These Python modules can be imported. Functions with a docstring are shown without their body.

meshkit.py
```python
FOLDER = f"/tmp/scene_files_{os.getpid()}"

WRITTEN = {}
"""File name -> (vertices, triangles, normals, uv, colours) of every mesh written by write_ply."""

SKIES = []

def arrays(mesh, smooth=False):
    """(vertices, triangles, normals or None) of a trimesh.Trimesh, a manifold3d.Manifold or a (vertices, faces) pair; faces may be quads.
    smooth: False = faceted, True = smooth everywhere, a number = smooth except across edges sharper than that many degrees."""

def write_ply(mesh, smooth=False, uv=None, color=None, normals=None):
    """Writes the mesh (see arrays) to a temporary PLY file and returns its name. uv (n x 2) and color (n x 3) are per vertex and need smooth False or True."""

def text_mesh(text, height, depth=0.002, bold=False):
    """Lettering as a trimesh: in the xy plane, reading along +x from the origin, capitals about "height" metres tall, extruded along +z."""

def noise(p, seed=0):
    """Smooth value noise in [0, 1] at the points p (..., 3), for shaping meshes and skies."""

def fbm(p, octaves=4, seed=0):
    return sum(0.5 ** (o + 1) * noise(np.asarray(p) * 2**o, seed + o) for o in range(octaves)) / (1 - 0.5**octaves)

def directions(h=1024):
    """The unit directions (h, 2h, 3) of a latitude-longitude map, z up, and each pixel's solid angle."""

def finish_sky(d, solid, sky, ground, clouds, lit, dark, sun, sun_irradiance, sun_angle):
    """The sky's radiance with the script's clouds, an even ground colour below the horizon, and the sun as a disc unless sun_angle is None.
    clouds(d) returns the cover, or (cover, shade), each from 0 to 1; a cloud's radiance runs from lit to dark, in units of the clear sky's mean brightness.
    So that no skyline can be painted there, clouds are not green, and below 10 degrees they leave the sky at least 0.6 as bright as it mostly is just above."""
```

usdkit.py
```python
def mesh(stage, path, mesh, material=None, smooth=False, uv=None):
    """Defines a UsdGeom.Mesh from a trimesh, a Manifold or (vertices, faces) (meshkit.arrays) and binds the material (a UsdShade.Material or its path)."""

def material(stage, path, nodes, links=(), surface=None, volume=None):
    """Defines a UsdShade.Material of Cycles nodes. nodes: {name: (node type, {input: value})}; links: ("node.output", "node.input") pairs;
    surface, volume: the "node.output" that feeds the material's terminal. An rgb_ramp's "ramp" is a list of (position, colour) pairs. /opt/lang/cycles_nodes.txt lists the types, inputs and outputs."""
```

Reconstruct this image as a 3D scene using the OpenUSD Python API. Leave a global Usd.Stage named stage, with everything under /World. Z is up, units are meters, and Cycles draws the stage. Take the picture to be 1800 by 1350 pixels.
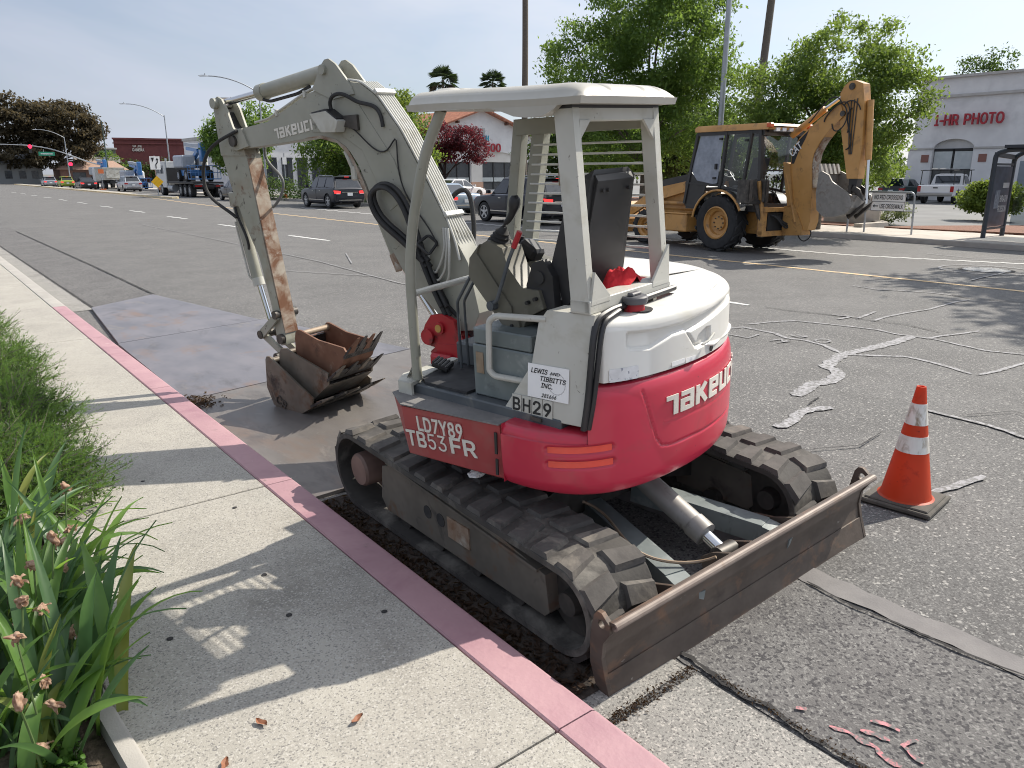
import math, random
import numpy as np, trimesh, shapely.geometry as sg, shapely.ops as so
from shapely import affinity
from scipy.interpolate import PchipInterpolator, CubicSpline
import usdkit, meshkit
from pxr import Usd, UsdGeom, UsdLux, UsdShade, Gf, Sdf, Vt
stage = Usd.Stage.CreateInMemory()
UsdGeom.SetStageUpAxis(stage, 'Z'); UsdGeom.SetStageMetersPerUnit(stage, 1.0)
UsdGeom.Xform.Define(stage, '/World'); UsdGeom.Scope.Define(stage, '/World/Looks')
rnd = random.Random(7); nrs = np.random.RandomState(11)
PI = math.pi
# ------------------------------------------------------------------ camera, sky, sun
YAW, PITCH = math.radians(38.293), math.radians(15.546)
fwd = np.array([math.sin(YAW) * math.cos(PITCH), math.cos(YAW) * math.cos(PITCH), -math.sin(PITCH)])
rgt = np.array([math.cos(YAW), -math.sin(YAW), 0.0]); upv = np.cross(rgt, fwd)
cam = UsdGeom.Camera.Define(stage, '/World/camera')
cam.CreateHorizontalApertureAttr(36.0); cam.CreateVerticalApertureAttr(27.0); cam.CreateFocalLengthAttr(26.6)
cam.CreateClippingRangeAttr(Gf.Vec2f(0.05, 3000.0)); cam.CreateFocusDistanceAttr(5.0); cam.CreateFStopAttr(0.0)
cam.CreateExposureAttr(0.42)
cm = np.eye(4); cm[0, :3] = rgt; cm[1, :3] = upv; cm[2, :3] = -fwd; cm[3, :3] = (0, 0, 1.9)
UsdGeom.Xformable(cam).AddTransformOp().Set(Gf.Matrix4d(cm.tolist()))
SUN_EL, SUN_DIR = math.radians(45.0), np.array([0.995, -0.095])
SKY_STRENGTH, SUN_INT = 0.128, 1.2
dome = UsdLux.DomeLight.Define(stage, '/World/sky')
dome.GetPrim().SetCustomDataByKey('kind', 'structure'); dome.GetPrim().SetCustomDataByKey('label', 'hazy pale blue sky with thin white cloud')
dm = usdkit.material(stage, '/World/Looks/sky_look', {
    'sky': ('sky_texture', {'sky_type': 'single_scattering', 'sun_disc': False, 'sun_elevation': SUN_EL, 'sun_rotation': math.atan2(SUN_DIR[0], SUN_DIR[1]), 'aerosol_density': 1.0, 'air_density': 1.0, 'ozone_density': 2.0}),
    'tc': ('texture_coordinate', {}), 'mp': ('mapping', {'scale': (1.0, 1.0, 3.2), 'location': (0.35, 0.2, 0.0)}),
    'n': ('noise_texture', {'scale': 2.1, 'detail': 7.0, 'roughness': 0.55, 'distortion': 0.3}),
    'r': ('rgb_ramp', {'ramp': [(0.0, (0.42,) * 3), (0.38, (0.50,) * 3), (0.62, (0.90,) * 3), (1.0, (0.97,) * 3)]}),
    'mx': ('mix', {'mix_type': 'mix', 'color2': (6.0, 6.4, 7.3)}),
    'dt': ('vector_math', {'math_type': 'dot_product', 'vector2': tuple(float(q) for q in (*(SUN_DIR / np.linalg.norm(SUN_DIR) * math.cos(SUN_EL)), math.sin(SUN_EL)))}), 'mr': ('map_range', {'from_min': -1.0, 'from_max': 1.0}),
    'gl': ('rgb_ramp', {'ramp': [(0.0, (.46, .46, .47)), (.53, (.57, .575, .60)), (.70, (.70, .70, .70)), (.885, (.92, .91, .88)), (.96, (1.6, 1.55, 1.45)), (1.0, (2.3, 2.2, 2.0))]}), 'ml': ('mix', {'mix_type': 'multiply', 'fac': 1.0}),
    'bg': ('background_shader', {'strength': SKY_STRENGTH})},
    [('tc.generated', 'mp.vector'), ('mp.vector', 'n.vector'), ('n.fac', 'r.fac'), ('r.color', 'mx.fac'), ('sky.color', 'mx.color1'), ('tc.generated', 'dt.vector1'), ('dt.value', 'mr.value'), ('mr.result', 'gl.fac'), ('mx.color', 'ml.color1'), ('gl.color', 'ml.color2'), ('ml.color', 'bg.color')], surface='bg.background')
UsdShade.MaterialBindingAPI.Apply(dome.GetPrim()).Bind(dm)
sun = UsdLux.DistantLight.Define(stage, '/World/sun')
sun.CreateIntensityAttr(SUN_INT); sun.CreateAngleAttr(0.53); sun.CreateNormalizeAttr(True); sun.CreateColorAttr(Gf.Vec3f(1.0, 0.93, 0.82))
sd = np.array([*(SUN_DIR / np.linalg.norm(SUN_DIR) * math.cos(SUN_EL)), math.sin(SUN_EL)])
sx = np.cross([0, 0, 1.0], sd); sx /= np.linalg.norm(sx); sy = np.cross(sd, sx)
sm = np.eye(4); sm[0, :3] = sx; sm[1, :3] = sy; sm[2, :3] = sd; sm[3, :3] = (60, 0, 60)
UsdGeom.Xformable(sun).AddTransformOp().Set(Gf.Matrix4d(sm.tolist()))
# ------------------------------------------------------------------ materials
_mats = {}
def ramp2(c1, c2, a=0.35, b=0.65): return [(0.0, c1), (a, c1), (b, c2), (1.0, c2)]
def pbr(name, c1, c2=None, scale=5.0, rough=0.5, metal=0.0, bump=0.0, bscale=150.0, bdist=0.01, bevel=0.0, grime=None, coat=0.0, spec=0.5, space='object', stretch=None, speck=None, transl=None, island=False, detail=6.0, alpha=None):
    """grime: list of (colour, noise scale, lo, hi, detail); speck: (colour, voronoi scale, threshold)."""
    if name in _mats: return _mats[name]
    c2 = c2 or c1
    N = {'p': ('principled_bsdf', {'roughness': rough, 'metallic': metal, 'specular_ior_level': spec, 'coat_weight': coat, 'coat_roughness': 0.08})}
    L = []
    src = 'tc.object'
    if space == 'object': N['tc'] = ('texture_coordinate', {})
    else: N['tc'] = ('geometry', {}); src = 'tc.position'
    if stretch:
        N['mp'] = ('mapping', {'scale': stretch}); L += [(src, 'mp.vector')]; src = 'mp.vector'
    if island:
        N['g'] = ('geometry', {}); N['r'] = ('rgb_ramp', {'ramp': [(0.0, c1), (1.0, c2)]}); L += [('g.random_per_island', 'r.fac')]
    else:
        N['n'] = ('noise_texture', {'scale': scale, 'detail': detail, 'roughness': 0.6}); N['r'] = ('rgb_ramp', {'ramp': ramp2(c1, c2)})
        L += [(src, 'n.vector'), ('n.fac', 'r.fac')]
    col = 'r.color'
    for i, (gc, gs, lo, hi, gd) in enumerate(grime or []):
        N[f'gn{i}'] = ('noise_texture', {'scale': gs, 'detail': gd, 'roughness': 0.65, 'distortion': 0.4})
        N[f'gr{i}'] = ('rgb_ramp', {'ramp': [(0.0, (0, 0, 0)), (lo, (0, 0, 0)), (hi, (1, 1, 1)), (1.0, (1, 1, 1))]})
        N[f'gm{i}'] = ('mix', {'mix_type': 'mix', 'color2': gc})
        L += [(src, f'gn{i}.vector'), (f'gn{i}.fac', f'gr{i}.fac'), (f'gr{i}.color', f'gm{i}.fac'), (col, f'gm{i}.color1')]
        col = f'gm{i}.color'
    for i, (sc, ss, lo, hi) in enumerate(speck or []):
        N[f'sv{i}'] = ('voronoi_texture', {'scale': ss}); N[f'ss{i}'] = ('separate_color', {})
        N[f'sr{i}'] = ('rgb_ramp', {'ramp': [(0.0, (0, 0, 0)), (lo, (0, 0, 0)), (hi, (1, 1, 1)), (1.0, (1, 1, 1))]})
        N[f'sx{i}'] = ('mix', {'mix_type': 'mix', 'color2': sc})
        L += [(src, f'sv{i}.vector'), (f'sv{i}.color', f'ss{i}.color'), (f'ss{i}.r', f'sr{i}.fac'), (f'sr{i}.color', f'sx{i}.fac'), (col, f'sx{i}.color1')]
        col = f'sx{i}.color'
    L += [(col, 'p.base_color')]
    nrm = None
    if bevel: N['bv'] = ('bevel', {'radius': bevel, 'samples': 4}); nrm = 'bv.bevel'
    if bump:
        N['bn'] = ('noise_texture', {'scale': bscale, 'detail': 4.0}); N['bp'] = ('bump', {'strength': bump, 'distance': bdist})
        L += [(src, 'bn.vector'), ('bn.fac', 'bp.height')]
        if nrm: L += [(nrm, 'bp.normal')]
        nrm = 'bp.normal'
    if nrm: L += [(nrm, 'p.normal')]
    out = 'p.BSDF'
    if transl:
        N['t'] = ('translucent_bsdf', {'color': transl}); N['ms'] = ('mix_closure', {'fac': 0.45})
        L += [('p.BSDF', 'ms.closure1'), ('t.BSDF', 'ms.closure2')]; out = 'ms.closure'
    _mats[name] = usdkit.material(stage, f'/World/Looks/{name}', N, L, surface=out)
    return _mats[name]
def emit(name, col, s):
    if name not in _mats: _mats[name] = usdkit.material(stage, f'/World/Looks/{name}', {'e': ('emission', {'color': col, 'strength': s})}, [], surface='e.emission')
    return _mats[name]
def pane(name, tint=(0.75, 0.8, 0.8), ior=1.5):
    if name not in _mats:
        _mats[name] = usdkit.material(stage, f'/World/Looks/{name}', {'t': ('transparent_bsdf', {'color': tint}), 'g': ('glossy_bsdf', {'roughness': 0.03, 'color': (0.95,) * 3}), 'f': ('layer_weight', {'blend': 0.5}), 'fr': ('rgb_ramp', {'ramp': [(0, (.05,) * 3), (.55, (.09,) * 3), (.85, (.35,) * 3), (1, (.9,) * 3)]}), 'm': ('mix_closure', {})},
            [('f.facing', 'fr.fac'), ('fr.color', 'm.fac'), ('t.BSDF', 'm.closure1'), ('g.BSDF', 'm.closure2')], surface='m.closure')
    return _mats[name]
# ------------------------------------------------------------------ object helpers
_names = set()
def numbered(base, parent='/World'):
    p, k = f'{parent}/{base}', 0
    while p in _names: k += 1; p = f'{parent}/{base}_{k:03d}'
    _names.add(p); return p
_M = {}
def tag(path, label=None, cat=None, group=None, kind=None):
    pr = stage.GetPrimAtPath(path)
    for k, v in (('label', label), ('category', cat), ('group', group), ('kind', kind)):
        if v: pr.SetCustomDataByKey(k, v)
def frame(loc=(0, 0, 0), rz=0.0, R=None):
    m = np.eye(4); m[:3, :3] = trimesh.transformations.rotation_matrix(rz, [0, 0, 1])[:3, :3] if R is None else R; m[:3, 3] = loc; return m
def thing(name, label, cat, M=None, group=None, kind=None):
    p = numbered(name); x = UsdGeom.Xform.Define(stage, p); M = np.eye(4) if M is None else M
    x.AddTransformOp().Set(Gf.Matrix4d(M.T.tolist())); _M[p] = M; tag(p, label, cat, group, kind); return p
def part(parent, name, mesh, mat, smooth=28, label=None):
    p = numbered(name, parent); usdkit.mesh(stage, p, mesh, mat, smooth=smooth)
    if label: tag(p, label)
    return p
def top(name, mesh, mat, label, cat, smooth=28, group=None, kind=None):
    p = numbered(name); usdkit.mesh(stage, p, mesh, mat, smooth=smooth); tag(p, label, cat, group, kind); return p
def struct(name, mesh, mat, smooth=False):
    p = numbered(name); usdkit.mesh(stage, p, mesh, mat, smooth=smooth); tag(p, kind='structure'); return p
def copy_of(src, M, label=None, group=None):
    s = stage.GetPrimAtPath(src); p = numbered(s.GetName()); x = UsdGeom.Xform.Define(stage, p)
    x.GetPrim().GetReferences().AddInternalReference(src)
    x.ClearXformOpOrder(); x.GetPrim().CreateAttribute('xformOp:transform', Sdf.ValueTypeNames.Matrix4d).Set(Gf.Matrix4d(M.T.tolist()))
    x.GetPrim().CreateAttribute('xformOpOrder', Sdf.ValueTypeNames.TokenArray, False, Sdf.VariabilityUniform).Set(Vt.TokenArray(['xformOp:transform']))
    x.GetPrim().SetInstanceable(True)
    d = s.GetCustomData(); tag(p, label or d['label'], d['category'], group or d.get('group')); return p
# ------------------------------------------------------------------ mesh helpers
cat_ = trimesh.util.concatenate
def TM(v, f): return trimesh.Trimesh(np.asarray(v, float), np.asarray(f, int), process=False)
def xf(m, M): m = m.copy(); m.apply_transform(M); return m
def mv(m, *d): m = m.copy(); m.apply_translation(d); return m
def bx(x0, x1, y0, y1, z0, z1, c=0.0):
    if c <= 0:
        m = trimesh.creation.box([abs(x1 - x0), abs(y1 - y0), abs(z1 - z0)]); m.apply_translation([(x0 + x1) / 2, (y0 + y1) / 2, (z0 + z1) / 2]); return m
    P = []
    lo, hi = np.minimum([x0, y0, z0], [x1, y1, z1]), np.maximum([x0, y0, z0], [x1, y1, z1])
    for sx_ in (0, 1):
        for sy_ in (0, 1):
            for sz_ in (0, 1):
                q = np.where([sx_, sy_, sz_], hi, lo); s = np.where([sx_, sy_, sz_], -1, 1) * c
                P += [q + s * [0, 1, 1], q + s * [1, 0, 1], q + s * [1, 1, 0]]
    return trimesh.convex.convex_hull(np.array(P))
def hull(P): return trimesh.convex.convex_hull(np.asarray(P, float))
def smooth_path(pts, n=6):
    pts = np.asarray(pts, float)
    if len(pts) < 3: return pts
    d = np.r_[0, np.cumsum(np.linalg.norm(np.diff(pts, axis=0), axis=1))]
    return PchipInterpolator(d, pts)(np.linspace(0, d[-1], n * (len(pts) - 1) + 1)) if len(pts) < 4 else CubicSpline(d, pts)(np.linspace(0, d[-1], n * (len(pts) - 1) + 1))
def fillet(pts, r=0.03, n=4):
    pts = [np.asarray(p, float) for p in pts]; out = [pts[0]]
    for a, b, c in zip(pts, pts[1:], pts[2:]):
        u, w = a - b, c - b; lu, lw = np.linalg.norm(u), np.linalg.norm(w); k = min(r, lu * .45, lw * .45)
        p, q = b + u / lu * k, b + w / lw * k
        for t in np.linspace(0, 1, n + 1): out.append((1 - t) ** 2 * p + 2 * t * (1 - t) * b + t * t * q)
    out.append(pts[-1]); return np.array(out)
def tube(pts, r, n=8):
    pts = np.asarray(pts, float); k = len(pts); r = np.broadcast_to(np.asarray(r, float), (k,))
    T = np.gradient(pts, axis=0); T /= np.maximum(np.linalg.norm(T, axis=1, keepdims=True), 1e-9)
    a = np.cross(T[0], [0, 0, 1.0]); a = np.cross(T[0], [1.0, 0, 0]) if np.linalg.norm(a) < .2 else a
    V = []; ang = np.arange(n) * 2 * PI / n
    for i in range(k):
        a = a - T[i] * (a @ T[i]); a /= np.linalg.norm(a); b = np.cross(T[i], a)
        V.append(pts[i] + r[i] * (np.cos(ang)[:, None] * a + np.sin(ang)[:, None] * b))
    return rings(V)
def rings(V, closed=True, cap=True):
    V = [np.asarray(q, float) for q in V]; n = len(V[0]); F = []
    for i in range(len(V) - 1):
        for j in range(n if closed else n - 1):
            a, b = i * n + j, i * n + (j + 1) % n
            F += [[a, b, b + n], [a, b + n, a + n]]
    P = np.vstack(V)
    if cap and closed:
        c0, c1 = len(P), len(P) + 1; P = np.vstack([P, V[0].mean(0), V[-1].mean(0)]); m = (len(V) - 1) * n
        for j in range(n):
            F += [[c0, (j + 1) % n, j], [c1, m + j, m + (j + 1) % n]]
    m = TM(P, F); trimesh.repair.fix_normals(m) if closed else None
    return m
def cyl(p, q, r, n=16, r2=None): return tube([p, q], [r, r if r2 is None else r2], n)
def lathe(prof, n=24, axis='z', c=(0, 0, 0), cap=True):
    """prof: (radius, height) pairs, closed by caps if the radius is not zero."""
    a = np.arange(n) * 2 * PI / n; V = []
    for r, h in prof:
        q = np.stack([r * np.cos(a), r * np.sin(a), np.full(n, h)], 1)
        if axis == 'x': q = q[:, [2, 0, 1]]
        if axis == 'y': q = q[:, [1, 2, 0]]
        V.append(q + c)
    return rings(V, True, cap)
def poly_ext(poly, d): return trimesh.creation.extrude_polygon(poly, d, engine='earcut')
def prism(pts, a0, a1, axis='x', holes=()):
    """pts in the plane across the axis ('x': (y,z); 'y': (x,z); 'z': (x,y)), extruded from a0 to a1."""
    poly = sg.Polygon(pts, holes).buffer(0)
    polys = list(poly.geoms) if poly.geom_type == 'MultiPolygon' else [poly]
    m = cat_([poly_ext(g, abs(a1 - a0)) for g in polys]); v = np.array(m.vertices); h = v[:, 2] + min(a0, a1)
    m.vertices = {'x': np.stack([h, v[:, 0], v[:, 1]], 1), 'y': np.stack([v[:, 0], h, v[:, 1]], 1), 'z': np.stack([v[:, 0], v[:, 1], h], 1)}[axis]
    if axis == 'y': m.invert()
    return m
def place(m, o, xd, yd, flip=False):
    """puts a mesh drawn in the xy plane at o, x along xd, y along yd."""
    xd = np.asarray(xd, float); xd = xd / np.linalg.norm(xd); yd = np.asarray(yd, float); yd = yd - xd * (yd @ xd); yd /= np.linalg.norm(yd)
    M = np.eye(4); M[:3, 0], M[:3, 1], M[:3, 2], M[:3, 3] = xd, yd, np.cross(xd, yd), o; return xf(m, M)
def text(s, h, depth=0.002, bold=False, width=None, shear=0.0):
    m = meshkit.text_mesh(s, h, depth, bold); v = np.array(m.vertices); v[:, 0] -= v[:, 0].min()
    if width: v[:, 0] *= width / v[:, 0].max()
    v[:, 0] += shear * v[:, 1]; m.vertices = v; return m
def grid(P):
    """P (n, m, 3) -> quads as an open sheet."""
    n, m = P.shape[:2]; i = np.arange(n * m).reshape(n, m); a, b, c, d = i[:-1, :-1].ravel(), i[1:, :-1].ravel(), i[1:, 1:].ravel(), i[:-1, 1:].ravel()
    return TM(P.reshape(-1, 3), np.vstack([np.stack([a, b, c], 1), np.stack([a, c, d], 1)]))
def bar(p, q, w, h=None, up=(0, 0, 1)):
    """a straight rectangular bar from p to q."""
    p, q = np.asarray(p, float), np.asarray(q, float); h = h or w; d = q - p; L = np.linalg.norm(d); d /= L
    u = np.asarray(up, float); u = np.array([1.0, 0, 0]) if abs(d @ u) > .95 else u; s = np.cross(d, u); s /= np.linalg.norm(s); u = np.cross(s, d)
    M = np.eye(4); M[:3, 0], M[:3, 1], M[:3, 2], M[:3, 3] = s, d, u, (p + q) / 2
    return xf(trimesh.creation.box([w, L, h]), M)
# ------------------------------------------------------------------ ground, road, pavement
ZR = PchipInterpolator([-50, 1.58, 2.15, 2.9, 3.6, 5, 9.5, 14.4, 22.3, 60], [0, 0, .012, .05, .085, .09, .075, .05, 0, 0])
def gz(x): return float(ZR(x))
asph = pbr('asphalt', (.096, .094, .092), (.130, .127, .124), 1.3, .85, bump=.6, bscale=160, bdist=.004, space='world', speck=[((.215, .21, .20), 130, .66, .97), ((.07, .068, .067), 110, .68, .95), ((.32, .31, .29), 85, .95, .985)], grime=[((.15, .146, .142), .35, .50, .75, 5.0)], spec=.3)
asph2 = pbr('asphalt_strip', (.108, .104, .102), (.140, .136, .132), 2.0, .85, bump=1.0, bscale=130, bdist=.005, space='world', speck=[((.22, .215, .205), 110, .72, .96), ((.06, .058, .06), 90, .7, .85)], grime=[((.17, .165, .16), .8, .5, .7, 5.0)], spec=.3)
conc = pbr('pavement_concrete', (.30, .283, .25), (.375, .355, .31), 2.2, .85, bump=.5, bscale=260, bdist=.003, space='world', speck=[((.42, .40, .36), 160, .70, .95), ((.18, .172, .16), 190, .76, .97)], grime=[((.15, .135, .112), 1.1, .54, .82, 8.0), ((.40, .39, .345), .8, .58, .8, 6.0)], spec=.3)
conc2 = pbr('gutter_concrete', (.22, .215, .20), (.28, .27, .25), 2.5, .85, bump=.7, bscale=200, bdist=.004, space='world', speck=[((.38, .36, .33), 130, .72, .95), ((.12, .115, .11), 150, .72, .92)], grime=[((.13, .12, .11), 1.6, .55, .8, 8.0)], spec=.3)
kerbgrey = pbr('kerb_concrete', (.30, .285, .26), (.37, .35, .32), 3, .85, bump=.5, bscale=150, bdist=.003, space='world')
pink = pbr('faded_red_kerb_paint', (.335, .195, .215), (.39, .235, .25), 3, .65, bump=.5, bscale=45, bdist=.004, space='world', grime=[((.27, .14, .17), 2.2, .50, .74, 7.0), ((.24, .16, .16), 11, .64, .75, 6.0), ((.55, .42, .40), 17, .68, .75, 5.0)])
dark = pbr('joint_dirt', (.03, .025, .02), (.07, .055, .04), 30, .95, space='world')
soil = pbr('planter_soil', (.06, .045, .032), (.13, .10, .07), 14, .95, bump=1.0, bscale=40, bdist=.02, space='world')
lot = pbr('car_park_asphalt', (.15, .15, .148), (.19, .19, .185), .5, .9, space='world')
farconc = pbr('far_pavement', (.40, .36, .31), (.47, .42, .37), .8, .85, space='world', grime=[((.33, .30, .26), 2, .5, .7, 5)])
land = pbr('far_ground', (.12, .115, .10), (.17, .16, .14), .05, .95, space='world')
white_paint = pbr('worn_white_line', (.62, .62, .60), (.72, .72, .70), 4, .7, space='world', grime=[((.22, .215, .21), 9, .52, .66, 8)])
chalk = pbr('faded_utility_paint', (.25, .245, .255), (.33, .325, .335), 6, .8, space='world', grime=[((.13, .128, .124), 30, .46, .56, 8)])
yellow_paint = pbr('worn_yellow_line', (.58, .40, .20), (.66, .48, .27), 4, .7, space='world', grime=[((.24, .215, .19), 8, .52, .68, 8)])
pinkspray = pbr('pink_spray_paint', (.50, .17, .19), (.56, .22, .24), 6, .8, space='world', grime=[((.12, .115, .113), 32, .40, .55, 8)])
crackm = pbr('crack_black', (.022, .021, .021), (.04, .038, .037), 20, .95, space='world')  # near-black tone of cracks, slots, openings, drain lid and gum spots
bandm = pbr('sealed_joint_band', (.15, .142, .14), (.19, .18, .175), 8, .85, space='world', bump=.5, bscale=120, bdist=.003)
struct('ground', mv(bx(-600, 1400, -400, 1600, -.35, -.06), 0, 0, 0), land)
road = thing('road', None, None, kind='structure')
xs = np.r_[np.linspace(1.5, 6, 40), np.linspace(6.4, 22.6, 42)]
ysr = np.array([-14, -5, 0, 5, 10, 20, 40, 80, 160, 420.0])
part(road, 'asphalt', grid(np.array([[(x, y, gz(x)) for y in ysr] for x in xs])), asph, False)
def sheet(x0, x1, y0, y1, dz, n=10, jit=0.0, seed=1):
    r = np.random.RandomState(seed); ny = max(2, int((y1 - y0) / .08)) if jit else 2; yy = np.linspace(y0, y1, ny)
    A = np.array([[(x, y, gz(x) + dz) for y in yy] for x in np.linspace(x0, x1, n)])
    if jit:
        A[0, :, 0] += r.uniform(-jit, jit, ny); A[-1, :, 0] += r.uniform(-jit, jit, ny)
        A[0, :, 2] = [gz(v) + dz for v in A[0, :, 0]]; A[-1, :, 2] = [gz(v) + dz for v in A[-1, :, 0]]
    return grid(A)
part(road, 'patched_strip', sheet(2.165, 3.03, -3, 4.3, .004, 8, .012), asph2, False)
part(road, 'patched_strip', sheet(1.98, 2.93, 4.3, 60, .004, 8, .02, 4), asph2, False)
part(road, 'joint_band', sheet(3.035, 3.16, -3, 4.0, .007, 3, .012, 2), bandm, False)
def ribbon(pts, w, dz=.009, jit=.25, seed=3, step=.06):
    pts = np.asarray(pts, float); r = np.random.RandomState(seed)
    d = np.r_[0, np.cumsum(np.linalg.norm(np.diff(pts, axis=0), axis=1))]; n = max(2, int(d[-1] / step) + 1); t = np.linspace(0, d[-1], n)
    P = np.stack([np.interp(t, d, pts[:, 0]), np.interp(t, d, pts[:, 1])], 1)
    T = np.gradient(P, axis=0) if n > 2 else np.repeat((P[1] - P[0])[None], n, 0); T /= np.linalg.norm(T, axis=1, keepdims=True) + 1e-9
    N = np.stack([-T[:, 1], T[:, 0]], 1); W = w / 2 * (1 + jit * r.uniform(-1, 1, (n, 2))); W[0] *= .5; W[-1] *= .5
    a, b = P + N * W[:, :1], P - N * W[:, 1:]
    return grid(np.array([[(x, y, gz(x) + dz) for x, y in a], [(x, y, gz(x) + dz) for x, y in b]]))
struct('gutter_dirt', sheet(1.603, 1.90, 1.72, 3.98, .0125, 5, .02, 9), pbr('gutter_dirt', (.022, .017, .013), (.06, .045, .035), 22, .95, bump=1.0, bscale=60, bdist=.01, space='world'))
for y0 in (6.35, 13.25, 20.1, 26.7, 33.6, 40.6, 47.8, 55, 62.2, 69.4, 76.6, 83.8, 91):
    part(road, 'lane_dash', ribbon([(9.35, y0), (9.2 if y0 > 12 else 9.3, y0 + 2.6)], .12, .005, .08, int(y0), .3), white_paint, False)
part(road, 'centre_line', ribbon([(14.3, -8), (14.1, 6), (13.95, 20), (14.05, 36), (14.9, 54), (16.1, 70), (16.2, 160)], .13, .005, .1, 5, .5), yellow_paint, False)
part(road, 'centre_line', ribbon([(17.9, 42), (17.4, 18), (17.6, 9.2), (18.9, 6.0), (20.5, 2.5), (22, -1)], .12, .005, .15, 6, .4), white_paint, False)
M_ = dict(
 a=[[7.64, 5.47], [7.88, 5.4], [7.87, 5.22], [7.85, 4.94], [7.71, 4.7], [7.78, 4.52], [7.71, 4.25], [7.55, 4.02], [7.47, 3.85], [7.64, 3.67], [7.87, 3.44], [7.84, 3.19], [7.74, 2.92], [7.64, 2.72]],
 b=[[8.04, 5.48], [8.42, 5.4], [8.76, 5.26], [8.86, 4.97], [8.97, 4.62], [9.03, 4.31], [8.95, 4.04], [8.98, 3.83], [9.01, 3.62], [8.91, 3.32], [8.83, 3.04], [8.95, 2.72], [9.0, 1.5]],
 c=[[8.95, 3.86], [8.41, 3.84], [8.0, 3.85], [7.67, 3.87], [7.44, 3.88], [7.06, 3.79], [6.79, 3.7], [6.76, 3.58], [6.65, 3.48], [6.32, 3.39], [6.16, 3.43], [5.91, 3.39], [5.67, 3.31]],
 d=[[7.66, 2.66], [7.96, 2.61], [8.3, 2.59], [8.7, 2.55]], e=[[8.96, 3.71], [9.23, 3.68], [9.59, 3.59], [9.93, 3.53]],
 f=[[9.5, 4.62], [9.98, 4.68], [10.48, 4.66], [11.08, 4.6], [11.59, 4.63], [12.04, 4.66], [12.41, 4.61]],
 g=[[12.46, 6.47], [12.37, 6.02], [12.56, 5.64], [12.72, 5.31], [12.71, 5.01], [12.63, 4.76]], h=[[9.53, 4.84], [10.27, 4.96]], i=[[9.54, 5.19], [9.63, 4.95]], j=[[9.29, 4.97], [9.62, 4.95]],
 k=[[7.36, 5.25], [7.36, 4.97], [7.66, 5.02]], l=[[4.81, 2.96], [4.95, 2.93], [5.22, 3.02], [5.39, 3.04], [5.59, 2.95]],
 m=[[6.12, 2.47], [6.11, 2.35], [6.1, 2.17], [6.09, 2.01], [6.05, 1.87], [5.99, 1.73], [5.95, 1.4]], n=[[4.46, 1.7], [4.58, 1.67], [4.75, 1.64], [4.99, 1.61]],
 s1=[[7.42, 4.73], [7.6, 4.70], [7.5, 4.62], [7.62, 4.57], [7.4, 4.62]], s2=[[7.9, 4.78], [7.85, 4.62], [7.98, 4.6], [7.95, 4.72]], s3=[[7.84, 4.44], [7.95, 4.44], [8.0, 4.36], [7.94, 4.29], [7.82, 4.29], [7.79, 4.36], [7.84, 4.44]],
 t1=[[6.9, 30.7], [6.9, 22], [6.84, 15.3], [6.5, 11.4], [6.55, 9.0]], t2=[[7.2, 14.5], [8.1, 16.6]], t3=[[16.95, 5.7], [16.4, 5.62], [15.6, 5.6], [14.9, 5.55]], t4=[[19.5, 8.4], [19.2, 7.2], [19.9, 6.2]], t5=[[5.6, 14.2], [6.6, 12.4]])
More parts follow.
